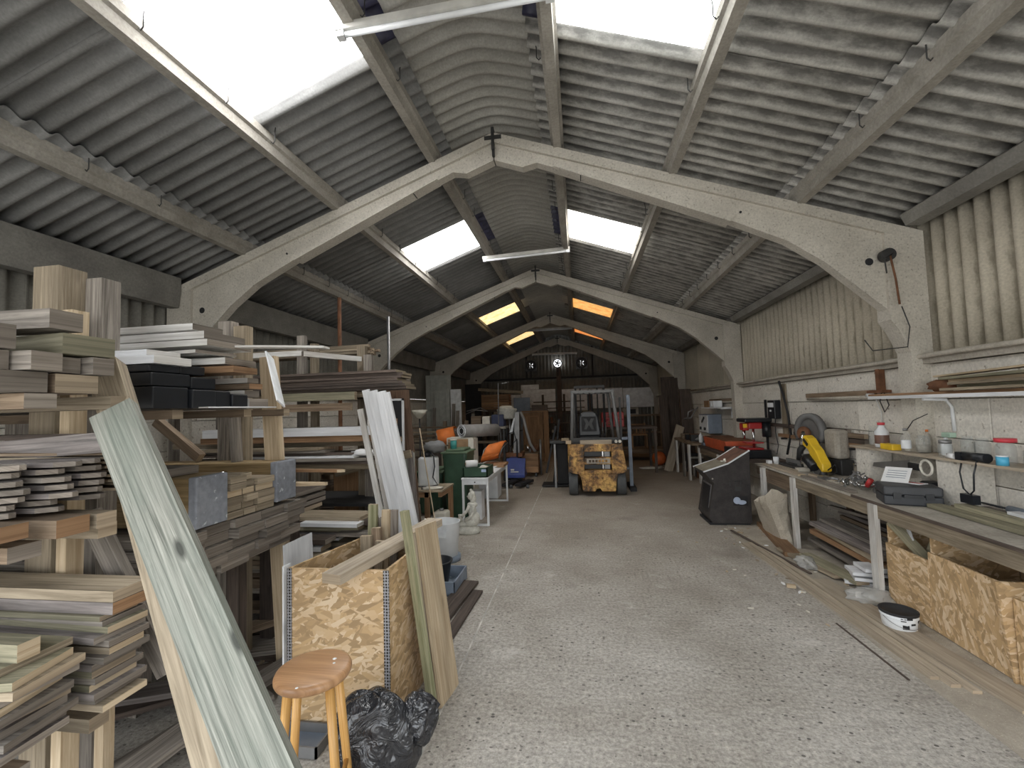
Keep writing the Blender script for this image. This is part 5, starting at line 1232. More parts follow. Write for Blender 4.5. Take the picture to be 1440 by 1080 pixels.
g = G(); g.cyl((-1.02, 11.3, 0), (-1.02, 11.3, .9), .03, seg=8); g.build('bollard_pipe', 'steel', label='short grey pipe standing right of the slatted wooden crate', cat='pipe')
# wooden doors back centre
t = paneldoor(-1.80, -1.16, 14.0, 1.56, 'brown panelled wooden door standing left of the far aisle', 'orange', n=1)
g = G(); g.box(-1.14, -.98, 14.02, 14.08, .01, 1.60); g.build('side_board', 'orange', label='vertical brown board right of the brown panelled door', cat='board')
g = G(); g.box(-1.85, -.98, 13.96, 14.1, 1.57, 1.62); g.build('lintel', 'orange', parent=None, label='flat brown board across the top of the brown panelled door', cat='board')
g = G(); g.box(-1.5, -1.0, 13.95, 14.12, 1.621, 1.8); g.build('brown_box', 'dark', label='dark brown box above the brown panelled door', cat='box')
for k in range(6):
    g = G(); g.box(-3.45, -2.45, 15.4, 15.9, 1.70+.09*k, 1.78+.09*k); g.build('stacked_board', 'orange', label='thick orange-brown board, %s of the high stack by the end wall' % ORD[5-k], cat='board', group='orange-brown boards stacked by the end wall')
g = G(); g.box(-3.4, -3.3, 15.4, 15.9, 0, 1.7); g.box(-2.6, -2.5, 15.4, 15.9, 0, 1.7); g.box(-3.4, -2.5, 15.4, 15.9, 1.62, 1.70); g.box(-3.4, -2.5, 15.4, 15.9, .8, .86); g.build('stillage', 'dark', label='tall dark stillage carrying the orange-brown boards', cat='stillage')
board('long_beam', (-3.5, 15.2, 2.42), (-1.9, 15.0, 2.26), .08, .10, TN, label='long pale beam sloping over the orange-brown stack', cat='beam')
g = G(); g.box(-2.35, -1.75, 15.8, 15.84, 0, 2.1); g.build('grey_board', 'bluegrey', label='blue-grey board behind the dust extractor hose near the end wall', cat='board')
# long beam racks centre back
t = thing('cantilever_rack', 'dark rack of long bars across the end wall behind the forklift', 'rack', (-.6, 16.6, 0))
for x in (-1.35, -.55, .4):
    g = G(); g.box(x-.04, x+.04, 16.6, 16.7, 0, 2.2); g.build('upright', 'dark', parent=t)
for z in (.4, .75, 1.1, 1.45, 1.66, 1.90): 
    g = G(); g.box(-2.0+.3*(z > 1.7), .55 if z < 1.2 else .2, 16.5, 16.62, z, z+.04); g.build('bar', 'dark', parent=t)
rr = random.Random(9)
for i in range(18):
    g = G(); x = -1.4+.12*(i % 6)+rr.uniform(-.03, .03); z = [.44, .79, 1.14][i//6]
    g.box(x, x+rr.uniform(.06, .1), 16.2, 16.62, z+.001, z+.001+rr.uniform(.08, .22)); g.build('stored_box', ['brown', 'cream', 'vent', 'rust'][i % 4], label='small stored box on the %s shelf of the dark rack behind the forklift' % ['lowest', 'middle', 'upper'][i//6], cat='box', group='small boxes on the %s shelf behind the forklift' % ['lowest', 'middle', 'upper'][i//6])
# black sack barrow / machine left of the forklift
t = thing('hand_truck', 'black A-shaped trolley left of the forklift', 'trolley', (-.6, 9.9, 0))
board('side_rail', (-.75, 9.55, .30), (-.52, 9.6, 1.30), .04, .03, ['blackm'], up=(0, 1, 0), parent=t); board('side_rail', (-.62, 9.8, .02), (-.45, 9.8, 1.45), .04, .03, ['blackm'], up=(0, 1, 0), parent=t)
g = G(); g.box(-.85, -.30, 9.5, 9.95, .02, .05); g.build('toe_plate', 'blackm', parent=t)
g = G(); g.box(-.52, -.28, 9.6, 9.9, .06, .92); g.build('dark_locker', 'blackm', label='dark upright box standing just left of the forklift', cat='box', bevel=.01)
g = G(); g.box(-.57, -.53, 9.45, 9.49, .0, .92); g.build('grey_post', 'steel', label='short grey post beside the dark box left of the forklift', cat='post')
g = G(); g.box(-.66, -.22, 9.5, 9.95, .925, .99); g.build('shallow_tray', 'vent', label='dark tray lying on the dark upright box', cat='tray', bevel=.01)
g = G(); g.box(-.40, -.24, 9.42, 9.6, .992, 1.04); g.build('wood_block', 'pale', label='small pale wood block on the dark tray', cat='block')
# pallet truck
t = thing('pallet_truck', 'blue pallet truck with long black forks pointing at the camera', 'trolley', (-1.45, 10.2, 0))
g = G(); 
g.prism([(-1.72, .16), (-1.28, .16), (-1.30, .26), (-1.50, .56), (-1.66, .56)], 1, 10.2, 10.45); g.build('body', 'blue', parent=t)
g = G(); g.prism([(10.2, .55), (9.95, .20), (9.95, .14), (10.2, .14)], 0, -1.72, -1.28); g.build('sloped_cover', 'blue', parent=t)
g = G(); g.box(-1.60, -1.52, 9.99, 10.0, .30, .33); g.box(-1.60, -1.42, 9.975, 9.99, .26, .28)
g.build('lettering', 'paper', parent=t)
for x0, x1, dx in ((-1.70, -1.56, .12), (-1.42, -1.28, .20)):
    g = G(); g.obox(((x0+x1)/2+dx/2, 9.68, .075), (.15, .68, .06), Matrix.Rotation(-math.atan(dx/.6)*-1*-1, 3, 'Z')); g.build('fork', 'blackm', parent=t, bevel=.012)
    g = G(); g.cyl(((x0+x1)/2+dx-.03, 9.42, .04), ((x0+x1)/2+dx+.03, 9.42, .04), .038, seg=12); g.build('roller', 'rubber', parent=t)
g = G(); g.cyl((-1.6, 10.45, .09), (-1.4, 10.45, .09), .09, seg=16); g.build('wheel', 'rubber', parent=t)
g = G(); g.tube([(-1.5, 10.4, .5), (-1.52, 10.6, 1.15)], .02, 8); g.tube([(-1.65, 10.6, 1.15), (-1.38, 10.6, 1.17)], .015, 8); g.build('handle', 'blackm', parent=t)

# ------------------------------------------------------------------ FORKLIFT
t = thing('forklift', 'old worn yellow forklift truck parked in the aisle, seen from behind', 'forklift', (.3, 9.3, 0))
yr = 8.5
def cw(g, pts, y0=yr, y1=9.25): g.prism(pts, 1, y0, y1)
g = G()
cw(g, [(-.205, .985), (-.245, .52), (-.235, .47), (-.16, .44), (-.055, .42), (.055, .42), (.055, .985)])           # left column
cw(g, [(.565, .985), (.565, .42), (.66, .42), (.77, .44), (.835, .47), (.84, .52), (.765, .985)])                   # right column
cw(g, [(.055, .985), (.055, .845), (.565, .845), (.565, .985)])
cw(g, [(.055, .735), (.055, .605), (.565, .605), (.565, .735)])
cw(g, [(.055, .495), (.055, .42), (.565, .42), (.565, .495)])
cw(g, [(-.055, .42), (-.035, .40), (-.005, .30), (.005, .13), (.02, .10), (.24, .10), (.275, .155), (.335, .155), (.37, .10), (.61, .10), (.625, .13), (.64, .30), (.67, .40), (.66, .42)])
g.build('counterweight', 'truck', parent=t, bevel=.02)
g = G(); g.box(.06, .56, 8.72, 8.76, .46, .88); g.build('radiator_grille', 'black', parent=t)
g = G(); g.box(.40, .42, 8.66, 8.70, .5, .84); g.build('grille_bar', 'chrome', parent=t)
g = G(); g.box(.44, .54, 8.65, 8.70, .5, .84); g.build('grille_plate', 'steel', parent=t)
g = G()
for k in range(5): g.cyl((.17+.075*k, 8.488, .33+.012*(k % 2)), (.17+.075*k, 8.50, .33+.012*(k % 2)), .026, seg=10)
g.box(.14, .50, 8.490, 8.5, .245, .258); g.box(.07, .13, 8.49, 8.5, .31, .36); g.box(.52, .58, 8.49, 8.5, .31, .37)
g.build('cast_lettering', 'truck', parent=t)
g = G(); g.box(.10, .53, 8.488, 8.50, .625, .715); g.build('worn_name_band', 'ledge', parent=t)
for k, ch in enumerate((.14, .20, .26, .32, .38, .44)):
    g = G(); g.box(ch, ch+.045, 8.484, 8.488, .645, .695); g.build('worn_letter', 'truck', parent=t)
g = G(); g.prism([(-.18, .985), (.74, .985), (.72, 1.03), (-.16, 1.03)], 1, 8.6, 9.3); g.build('hood', 'blackm', parent=t)
g = G(); g.box(-.01, .58, 8.53, 8.58, .985, 1.06); g.build('rear_bumper_board', 'buff', parent=t)
g = G(); g.box(-.17, .70, 8.60, 8.64, 1.03, 1.10); g.build('hood_crossbar', 'vent', parent=t)
for x in (.66, .73): g = G(); g.cyl((x, 8.5, 1.03), (x, 8.54, 1.03), .028, seg=12); g.build('rear_lamp', 'cream', parent=t)
g = G(); g.box(-.28, -.18, 8.5, 8.6, 1.0, 1.06); g.build('side_block', 'pale', parent=t)
for x, y, s_ in ((-.165, 8.75, 1), (.735, 8.75, 1), (-.20, 10.15, 1.35), (.77, 10.15, 1.35)):
    R = .235*s_; w = .085*(1.3 if s_ > 1 else 1)
    g = G(); g.lathe([(R*.45, -w), (R*.95, -w), (R, -w*.75), (R, w*.75), (R*.95, w), (R*.45, w)], (x, y, R), 28, 0, True, Matrix.Rotation(PI/2, 3, 'Y')); g.build('tyre', 'rubber', parent=t)
    g = G(); g.lathe([(.02, -w*.7), (R*.5, -w*.6), (R*.5, w*.6), (.02, w*.7)], (x, y, R), 20, 0, True, Matrix.Rotation(PI/2, 3, 'Y')); g.build('wheel_rim', 'truck', parent=t)
g = G(); g.box(-.27, .82, 9.25, 10.6, .30, .55); g.box(-.27, -.05, 9.2, 10.4, .55, .95); g.box(.62, .84, 9.2, 10.4, .55, .95); g.box(-.22, .76, 9.25, 9.9, .55, .98); g.build('chassis', 'truck', parent=t, bevel=.02)
g = G()
for s_, xb, xt in ((-1, -.165, -.125), (1, .735, .645)):
    g.tube([(xb, 8.62, 1.0), (xt, 8.72, 1.96), (xt+.02*-s_, 8.80, 2.0), (xt-.01*s_, 10.1, 2.02)], .033, 8)
    g.tube([(xb+.04, 10.35, .6), (xt, 10.1, 2.0)], .033, 8)
g.build('overhead_guard', 'vent2', parent=t)
g = G(); g.box(-.16, .68, 8.70, 8.78, 1.965, 2.02); g.build('guard_crossbar', 'vent2', parent=t); g = G(); g.box(-.16, .68, 10.06, 10.12, 1.98, 2.03); g.build('guard_crossbar', 'vent2', parent=t)
for k in range(5):
    g = G(); g.box(-.04+.13*k, -.01+.13*k, 8.78, 10.06, 1.985, 2.01); g.build('guard_slat', 'vent', parent=t)
# seat
g = G(); g.prism([(-.03, 1.10), (.40, 1.10), (.42, 1.15), (.37, 1.50), (.33, 1.58), (.25, 1.61), (.10, 1.61), (.03, 1.57), (-.02, 1.48)], 1, 9.05, 9.17); g.build('seat_back', 'black', parent=t, bevel=.03)
g = G(); g.box(.03, .33, 9.035, 9.052, 1.20, 1.50); g.build('seat_patch', 'blackm', parent=t)
g = G(); g.prism([(.08, 1.24), (.13, 1.24), (.18, 1.33), (.23, 1.24), (.28, 1.24), (.24, 1.36), (.29, 1.46), (.23, 1.46), (.18, 1.38), (.13, 1.46), (.07, 1.46), (.12, 1.36)], 1, 9.03, 9.036); g.build('seat_emblem', 'vent', parent=t)
g = G(); g.box(-.03, .42, 9.17, 9.6, 1.0, 1.16); g.build('seat_cushion', 'black', parent=t, bevel=.04)
g = G(); g.tube([(.2+.17*math.cos(2*PI*k/20), 9.85+.05*math.sin(2*PI*k/20), 1.40+.16*math.sin(2*PI*k/20)) for k in range(21)], .013, 6); g.tube([(.2, 9.85, 1.4), (.2, 10.1, 1.0)], .02); g.build('steering_wheel', 'black', parent=t)
for x in (.48, .55): g = G(); g.tube([(x, 9.7, 1.0), (x, 9.72, 1.35)], .01); g.build('lever', 'steel', parent=t)
# mast
for x, w in ((-.10, .05), (.02, .03), (.42, .03), (.56, .05)):
    g = G(); g.box(x, x+w, 10.62, 10.72, .08, 2.16); g.build('mast_rail', 'blackm', parent=t)
g = G(); g.box(-.10, .61, 10.60, 10.66, 2.14, 2.20); g.box(-.06, .57, 10.60, 10.66, 2.06, 2.09); g.box(-.1, .61, 10.6, 10.66, 1.0, 1.05); g.build('mast_crosshead', 'vent', parent=t)
for x in (.22, .30): g = G(); g.cyl((x, 10.66, .2), (x, 10.66, 2.1), .025, seg=10); g.build('lift_ram', 'blackm', parent=t)
for x in (-.02, .42): g = G(); g.box(x, x+.12, 10.78, 11.9, .06, .10); g.box(x, x+.12, 10.74, 10.79, .06, .6); g.build('fork', 'vent', parent=t)
# stacker stand right of forklift
t = thing('lifting_frame', 'narrow upright steel frame with flaking blue paint right of the forklift', 'frame', (.95, 9.5, 0))
g = G(); g.box(.955, 1.02, 9.2, 9.26, .05, 1.91); g.build('mast_post', 'bluegrey', parent=t)
g = G(); g.box(.83, .87, 9.5, 9.55, .05, 1.88); g.build('rear_post', 'vent', parent=t)
g = G(); g.box(.84, 1.0, 9.3, 9.5, 1.0, 1.05); g.box(.84, 1.0, 9.26, 9.5, .4, .44); g.build('cross_tie', 'bluegrey', parent=t)
g = G(); g.box(.94, 1.06, 9.0, 9.7, 0.005, .08); g.build('foot', 'blackm', parent=t)
# red crates
for k in range(2):
    for j in range(2):
        t = thing('red_crate', 'red plastic crate, %s %s of the block seen through the forklift mast' % (['lower', 'upper'][j], ['left', 'right'][k]), 'crate', (.70+.28*k, 11.7, 1.16+.19*j), 'red plastic crates behind the forklift')
        g = G(); g.box(.56+.28*k, .83+.28*k, 11.5, 11.9, 1.16+.19*j, 1.345+.19*j); g.build('shell', 'red', parent=t, bevel=.01)
        g = G()
        for q in range(2):
            g.box(.60+.28*k+.11*q, .67+.28*k+.11*q, 11.494, 11.50, 1.21+.19*j, 1.25+.19*j); g.box(.60+.28*k+.11*q, .67+.28*k+.11*q, 11.494, 11.50, 1.28+.19*j, 1.31+.19*j)
        g.build('vent_slots', 'rust', parent=t)
t = thing('storage_bench', 'dark bench under the red crates and beyond the forklift', 'bench', (1.3, 11.9, 0))
g = G(); g.box(.45, 1.9, 11.4, 12.4, 1.10, 1.155); g.build('top', 'dark', parent=t)
for x in (.5, 1.85):
    for y in (11.45, 12.3): g = G(); g.box(x-.03, x+.03, y, y+.06, 0, 1.10); g.build('leg', 'dark', parent=t)
# old slatted bench/chair at the back right
t = thing('wooden_chair', 'old slat-back wooden chair on a low platform at the far right', 'chair', (1.85, 14.6, .35))
for x in (1.62, 2.06): g = G(); g.box(x-.02, x+.02, 14.7, 14.74, .35, 1.12); g.build('back_post', 'orange', parent=t)
g = G(); g.box(1.62, 2.06, 14.69, 14.73, 1.02, 1.10); g.build('top_rail', 'orange', parent=t)
for x in (1.70, 1.80, 1.90, 1.98): g = G(); g.box(x-.02, x+.02, 14.7, 14.72, .78, 1.02); g.build('back_slat', 'orange', parent=t)
g = G(); g.box(1.60, 2.08, 14.3, 14.75, .74, .78); g.build('seat', 'orange', parent=t)
for x in (1.62, 2.06): g = G(); g.box(x-.02, x+.02, 14.32, 14.36, .35, .74); g.build('leg', 'orange', parent=t)
g = G(); g.box(1.2, 2.75, 14.0, 15.0, .22, .345); g.box(1.25, 1.35, 14.1, 14.9, 0, .22); g.box(2.6, 2.7, 14.1, 14.9, 0, .22); g.build('low_platform', 'brown', label='low wooden platform under the slat-back chair', cat='platform')
g = G(); g.box(1.2, 2.9, 16.2, 16.9, 1.30, 1.36); g.box(1.2, 1.3, 16.2, 16.9, 0, 1.3); g.box(2.8, 2.9, 16.2, 16.9, 0, 1.3); g.box(1.3, 2.8, 16.25, 16.3, .7, .76); g.build('far_workbench', 'brown', label='long brown workbench against the end wall at the far right', cat='bench')
g = G(); g.box(1.55, 2.1, 16.3, 16.6, 1.362, 1.6); g.build('far_box', 'ledge', label='pale box on the far right workbench', cat='box')
g = G(); g.box(1.7, 2.0, 16.28, 16.30, 1.40, 1.56); g.build('dark_screen', 'blackm', label='dark rectangular panel in front of the pale box on the far bench', cat='panel')
g = G(); g.ball((2.16, 12.9, .19), (.19, .19, .19), 20, 12); g.build('orange_ball', 'ball', label='bright orange round ball on the floor at the far right', cat='ball')
rag((1.85, 12.2, .03), (.3, .15, .03), 31, 'rag', 'pale crumpled scraps on the floor in front of the orange ball', 'scrap', 'paper_scraps')
# big dark boards leaning at right frame 3
slab('tall_dark_board', 2.42, 2.90, 13.45, 0, 2.5, 'rust', 'tall dark red-brown board leaning by the third frame on the right', lean=.12, cat='board').active_material = MT['dark']
slab('tall_dark_board', 2.30, 2.52, 13.1, 0, 1.95, 'dark', 'narrow dark board leaning left of the tall red-brown board', lean=.15, cat='board')
slab('tall_dark_board', 2.75, 3.05, 12.6, 0, 2.1, 'dark', 'broad dark board leaning against the right wall near the orange ball', lean=.12, cat='board')
board('leaning_board', (2.16, 11.7, .0), (2.60, 12.1, 1.12), .22, .03, ['buff', 'buff'], up=(.3, -1, .2), label='pale buff board leaning diagonally beside the orange ball', cat='board')

# ------------------------------------------------------------------ RIGHT: jukebox-like cabinet
t = thing('arcade_cabinet', 'black sloping games cabinet with worn control panel and silver trim beside the bench', 'cabinet', (2.0, 6.85, 0))
ya, yb = 6.55, 7.12
g = G(); g.prism([(1.775, .03), (2.285, .03), (2.30, 1.015), (2.014, .835), (1.694, .73), (1.815, .575), (1.73, .10)], 1, ya, yb); g.build('body', 'cabinet', parent=t)
g = G()
for y in (ya-.004, yb-.012):
    for (a, b) in (((1.685, .735), (2.014, .845)), ((2.014, .845), (2.305, 1.025))):
        m, L = frame_of((a[0], y+.008, a[1]), (b[0], y+.008, b[1])); R = m.to_3x3(); g.obox(m.translation, (L, .022, .016), R)
g.build('edge_trim', 'whitep', parent=t)  # chrome trim, its bright reflection painted on as plain white
m, L = frame_of((1.70, (ya+yb)/2, .738), (2.01, (ya+yb)/2, .842)); g = G(); g.obox(m.translation, (L, yb-ya-.05, .008), m.to_3x3()); g.build('control_panel', 'paneltop', parent=t)
m, L = frame_of((2.02, (ya+yb)/2, .846), (2.29, (ya+yb)/2, 1.014)); g = G(); g.obox(m.translation, (L, yb-ya-.05, .008), m.to_3x3()); g.build('display_panel', 'panelred', parent=t)
g = G(); g.cyl((2.02, 6.68, .85), (2.01, 6.68, .90), .018, seg=10); g.box(1.98, 2.06, 6.72, 6.78, .85, .865); g.build('joystick', 'cream', parent=t)
m, L = frame_of((1.745, 6.84, .12), (1.818, 6.84, .56)); g = G(); g.obox(m.translation+Vector((-.004, 0, 0)), (L*.92, .42, .012), m.to_3x3()); g.build('coin_door_frame', 'steel', parent=t)
g = G(); g.obox(m.translation+Vector((-.010, 0, 0)), (L*.82, .36, .012), m.to_3x3()); g.build('coin_door', 'black', parent=t)
g = G(); g.box(1.74, 2.27, ya+.02, yb-.02, 0.0, .03); g.build('plinth', 'blackm', parent=t)
g = G(); g.cyl((1.80, ya-.004, .64), (1.80, ya, .64), .012, seg=10); g.build('side_bolt', 'chrome', parent=t)
g = G(); g.box(2.055, 2.245, ya-.003, ya-.0005, .27, .40); g.build('decal_ground', 'blackm', parent=t)
g = G()
g.lathe([(0, 0), (.048, 0), (.048, .001), (0, .001)], (2.105, ya-.004, .34), 20, 0, False, Matrix.Rotation(PI/2, 3, 'X'), 1, 1.0)
g.lathe([(0, 0), (.06, 0), (.06, .001), (0, .001)], (2.165, ya-.005, .315), 20, 0, False, Matrix.Rotation(PI/2, 3, 'X'), 1, .5); g.build('decal', plain('pale_blue_decal', (.45, .52, .66), .4), parent=t)
g = G()
for k in range(3):
    x = 2.02+.07*k; g.box(x, x+.05, ya-.002, ya, .60, .61); g.box(x, x+.012, ya-.002, ya, .54, .61)
g.box(2.09, 2.17, ya-.002, ya, .47, .53); g.build('faded_mark', 'vent', parent=t)

# ------------------------------------------------------------------ RIGHT: main workbench
t = thing('workbench', 'long dusty timber workbench with white painted legs along the right wall', 'bench', (2.8, 4.6, 0))
for (y0, y1, m) in ((1.6, 3.75, 'ledge'), (3.755, 5.42, 'ledge'), (5.425, 6.78, 'ledge')):
    g = G(); g.box(2.44, 3.08, y0, y1, .80, .822); g.build('top_board', m, parent=t)
board('front_rail', (2.455, 1.6, .745), (2.455, 5.62, .745), .045, .11, ['tan', 'end'], parent=t)
board('front_rail', (2.46, 5.66, .74), (2.46, 6.70, .74), .04, .10, ['brown', 'end'], parent=t)
board('edge_strip', (2.434, 1.6, .811), (2.434, 4.5, .811), .012, .022, ['dark', 'dark'], parent=t)
board('back_rail', (3.04, 1.6, .745), (3.04, 6.7, .745), .04, .10, ['brown', 'end'], parent=t)
for y, w in ((2.55, .09), (4.19, .085), (5.60, .085), (6.45, .10)):
    g = G(); g.box(2.405, 2.445, y-w/2, y+w/2, 0, .80); g.build('leg', 'white', parent=t)
    g = G(); g.box(2.99, 3.03, y-w/2, y+w/2, 0, .69); g.build('leg', 'brown', parent=t)
board('leg_brace', (2.50, 4.10, .68), (2.62, 3.82, .38), .05, .06, ['green', 'end'], up=(1, 0, 0), parent=t)
board('cross_rail', (2.46, 5.68, .66), (2.46, 6.40, .66), .03, .09, ['brown', 'end'], parent=t)
# strand board bins under the bench
t = thing('strand_board_bin', 'strand board storage bin under the bench, farther of the two, next to the white leg', 'bin', (2.75, 3.95, 0), 'strand board bins under the bench')
g = G(); g.box(2.47, 2.485, 3.70, 4.14, .01, .50); g.build('front_panel', 'osb', parent=t)
g = G(); g.box(2.486, 3.03, 4.12, 4.135, .01, .66); g.build('end_panel', 'osb', parent=t)
g = G(); g.box(3.03, 3.045, 3.70, 4.13, .01, .68); g.build('back_panel', 'osbd', parent=t)
t = thing('strand_board_bin', 'larger strand board storage bin under the bench, nearest the camera', 'bin', (2.75, 3.4, 0), 'strand board bins under the bench')
g = G(); g.box(2.475, 2.49, 3.10, 3.695, .01, .56); g.build('front_panel', 'osb', parent=t)
g = G(); g.box(2.492, 3.03, 3.675, 3.69, .01, .70); g.build('divider_panel', 'osb', parent=t)
g = G(); g.prism([(2.46, .003), (3.04, .003), (3.04, .585), (2.40, .585)], 1, 3.07, 3.085)
for k in range(len(g.f)): g.uv[k] = [(g.v[i][2], g.v[i][0]) for i in g.f[k]]
g.build('near_panel', 'osb', parent=t)
g = G(); g.box(3.03, 3.045, 3.09, 3.67, .01, .66); g.build('back_panel', 'osbd', parent=t)
t = thing('strand_board_bin', 'strand board bin under the bench, mostly outside the right edge of the photo', 'bin', (2.75, 2.7, 0), 'strand board bins under the bench')
g = G(); g.box(2.475, 2.49, 2.3, 3.06, .01, .5); g.build('front_panel', 'osb', parent=t)
board('plank', (2.60, 4.05, .10), (2.72, 3.86, .73), .08, .03, GN, up=(1, .2, 0), label='green-grey board leaning inside the farther strand board bin', cat='board')
g = G(); g.obox((2.56, 3.98, .58), (.012, .03, .32), Matrix.Rotation(-.35, 3, 'X')); g.build('trim_piece', 'whiteclean', label='thin white trim piece leaning in the farther strand board bin', cat='trim')
# timber under bench between legs (boards run into the depth with ends towards aisle)
sp = []
z = .43
nm = ['grey plank', 'brown plank', 'long dark plank', 'tan plank', 'thick light brown beam', 'grey-green board']
def under(y0, y1, z, w, th, x0, m, lab, sk=0):
    board('plank', (x0, y0, z), (x0+sk, y1, z), w, th, m, label=lab, cat='board')
under(4.32, 5.45, .36, .14, .03, 2.68, GR, 'grey plank topmost in the timber under the bench between the white legs')
under(4.30, 5.48, .315, .16, .04, 2.62, GB, 'purplish grey plank second in the timber under the bench', -.03)
under(4.40, 5.46, .27, .15, .03, 2.58, TN, 'tan plank third in the timber under the bench', .05)
under(4.32, 5.52, .215, .14, .05, 2.60, ['orange', 'end'], 'thick light brown beam near the floor under the bench')
under(4.30, 5.50, .16, .15, .04, 2.75, DK, 'dark plank behind the thick light brown beam')
for i in range(8): under(4.35+R_(-.02, .02), 5.45+R_(-.02, .02), .10+.05*i, .14, .035, 2.88+R_(-.01, .01), [DK, GR, BR, GB][i % 4], 'stored plank, %s of the column deep under the bench' % ORD[7-i])
under(4.30, 5.6, .10, .16, .03, 2.62, GR, 'grey plank on the floor under the thick light brown beam')
board('plank', (2.62, 5.25, .55), (2.95, 4.45, .50), .05, .03, GR, label='grey batten slanting in the dark under the bench', cat='batten')
for i, (z, y0, x) in enumerate([(.225, 4.30, 2.50), (.165, 4.33, 2.46), (.115, 4.28, 2.49), (.06, 4.30, 2.46)]):
    board('mitred_board', (x+.42, y0+.06, z-.02), (x-.10, y0+.10+.06*i, z-.02), .20, .028, ['whiteclean', 'whiteclean'], label='white painted board with sawn end, %s beside the white leg' % ORD[i], cat='board', group='white boards beside the second white leg')
board('plank', (2.20, 5.45, .035), (2.36, 4.62, .035), .13, .03, TN, label='tan flat board on the floor in front of the timber under the bench', cat='board')
board('plank', (2.30, 5.15, .07), (2.42, 4.40, .06), .12, .03, GN, label='greenish flat board ending at the white boards', cat='board')
board('plank', (2.42, 6.55, .03), (2.22, 5.25, .03), .15, .05, ['orange', 'orange'], label='reddish brown timber lying on the floor in front of the canvas sack', cat='timber')
# canvas sack
g = G(); n = 14; m_ = 9
rnd = random.Random(12)
for k in range(m_):
    f = k/(m_-1); z = .44*f
    for i in range(n):
        th = 2*PI*i/n; c_, s_ = math.cos(th), math.sin(th); sq = 1/max(abs(c_), abs(s_))**.75
        rx, ry = .10+.05*f, .27-.04*f
        w = 1+.10*(rnd.random()-.5)+.06*math.sin(3*th+2*f)
        top = (.10 if c_ > .3 else -.03 if c_ < -.3 else .02)+.04*(rnd.random()-.5) if k == m_-1 else 0
        g.v.append((2.40-.07*f+rx*c_*w*sq, 5.98+.05*f+ry*s_*w*sq, max(.004, z+top)))
for k in range(m_-1):
    for i in range(n): j = (i+1) % n; g.quad((k*n+i, k*n+j, k*n+n+j, k*n+n+i), 0, None, False)
b = len(g.v)
for i in range(n): v = g.v[(m_-1)*n+i]; g.v.append((2.33+(v[0]-2.33)*.75, 6.03+(v[1]-6.03)*.8, .30+.03*(i % 3)))
for i in range(n): j = (i+1) % n; g.quad(((m_-1)*n+i, (m_-1)*n+j, b+j, b+i), 0, None, False)
g.quad([b+i for i in range(n)]); g.quad(list(range(n-1, -1, -1)))
g.build('canvas_sack', 'hemp', label='open buff canvas sack standing against the bench leg beside the games cabinet', cat='sack')
# clear bag and paint kettle
g = bag((2.35, 4.15, .05), (.16, .12, .06), 44, 20, 10, .2); g.build('polythene_bag', 'polythene', label='crumpled clear polythene bag on the floor by the white leg', cat='bag')
g = bag((2.22, 4.95, .05), (.08, .12, .06), 41, 16, 9, .25); g.build('polythene_bag', 'polythene', label='grey crumpled plastic lump among the floor debris', cat='bag')
t = thing('paint_bucket', 'white paint-splashed bucket with black lid and wire handle on the floor by the bins', 'bucket', (2.27, 3.72, 0))
g = G(); g.lathe([(.085, 0), (.10, .015), (.112, .12), (.108, .125)], (2.27, 3.72, 0), 30); g.build('body', 'splash', parent=t) if 0 else g.build('body', 'whitep', parent=t)
g = G(); g.lathe([(.116, .118), (.118, .134), (.106, .134), (.102, .126), (0, .125)], (2.27, 3.72, 0), 30); g.build('lid', 'blackm', parent=t)
g = G(); g.lathe([(.109, .095), (.1145, .097), (.1145, .102), (.109, .104)], (2.27, 3.72, 0), 30); g.build('rim_ring', 'offw', parent=t)
g = G()
rr = random.Random(2)
for k in range(9):
    a = rr.uniform(3.4, 6.0); z = rr.uniform(.01, .11); r = .0975+.013*z/.12
    g.obox((2.27+math.cos(a)*r, 3.72+math.sin(a)*r, z), (.004, rr.uniform(.01, .05), rr.uniform(.01, .03)), Matrix.Rotation(a, 3, 'Z'))
g.build('paint_splash', 'blackm', parent=t)
g = G(); g.tube([(2.27+.118*math.cos(a), 3.72+.118*math.sin(a), .10-.06*math.sin((a-3.3)/3.1*PI)) for a in [3.3+3.1*k/12 for k in range(13)]], .002, 5); g.build('wire_handle', 'steel', parent=t)
# long trims on the floor
g = G()
board('floor_trim', (1.88, 5.70, .012), (2.04, 3.07, .012), .05, .02, ['buff', 'end'], label='long buff skirting strip on the floor, outermost towards the aisle', cat='trim')
board('floor_trim', (1.945, 5.72, .012), (2.10, 3.00, .012), .055, .022, ['buff', 'end'], label='long buff skirting strip on the floor, second from the aisle', cat='trim')
board('floor_trim', (2.01, 5.80, .012), (2.17, 2.95, .012), .05, .018, ['buff', 'end'], label='long buff skirting strip on the floor, third from the aisle', cat='trim')
board('floor_trim', (2.16, 4.60, .012), (2.335, 2.80, .012), .16, .016, ['buff', 'pale'], label='wide flat dusty board on the floor in front of the strand board bins', cat='board')
board('floor_trim', (1.90, 6.2, .03), (2.16, 4.75, .012), .03, .012, ['dark', 'dark'], label='thin dark strip lying on the floor along the skirting strips', cat='strip')
board('floor_trim', (1.86, 3.75, .004), (1.89, 3.05, .004), .012, .006, ['dark', 'dark'], label='short thin dark strip on the floor left of the skirting strips', cat='strip')
g = G(); g.prism([(1.98, 2.4), (3.03, 2.4), (3.03, 7.4), (2.1, 7.4), (1.83, 5.8), (1.93, 4.2)], 2, .0, .003); g.build('sawdust_patch', 'dust', parent=fl)
shards(46, 1.75, 2.40, 4.3, 6.4, ['pale', 'rag', 'end', 'paper', 'buff'], 'small wood chip among the sawdust beside the skirting strips', 'chips in the sawdust on the right', .04)
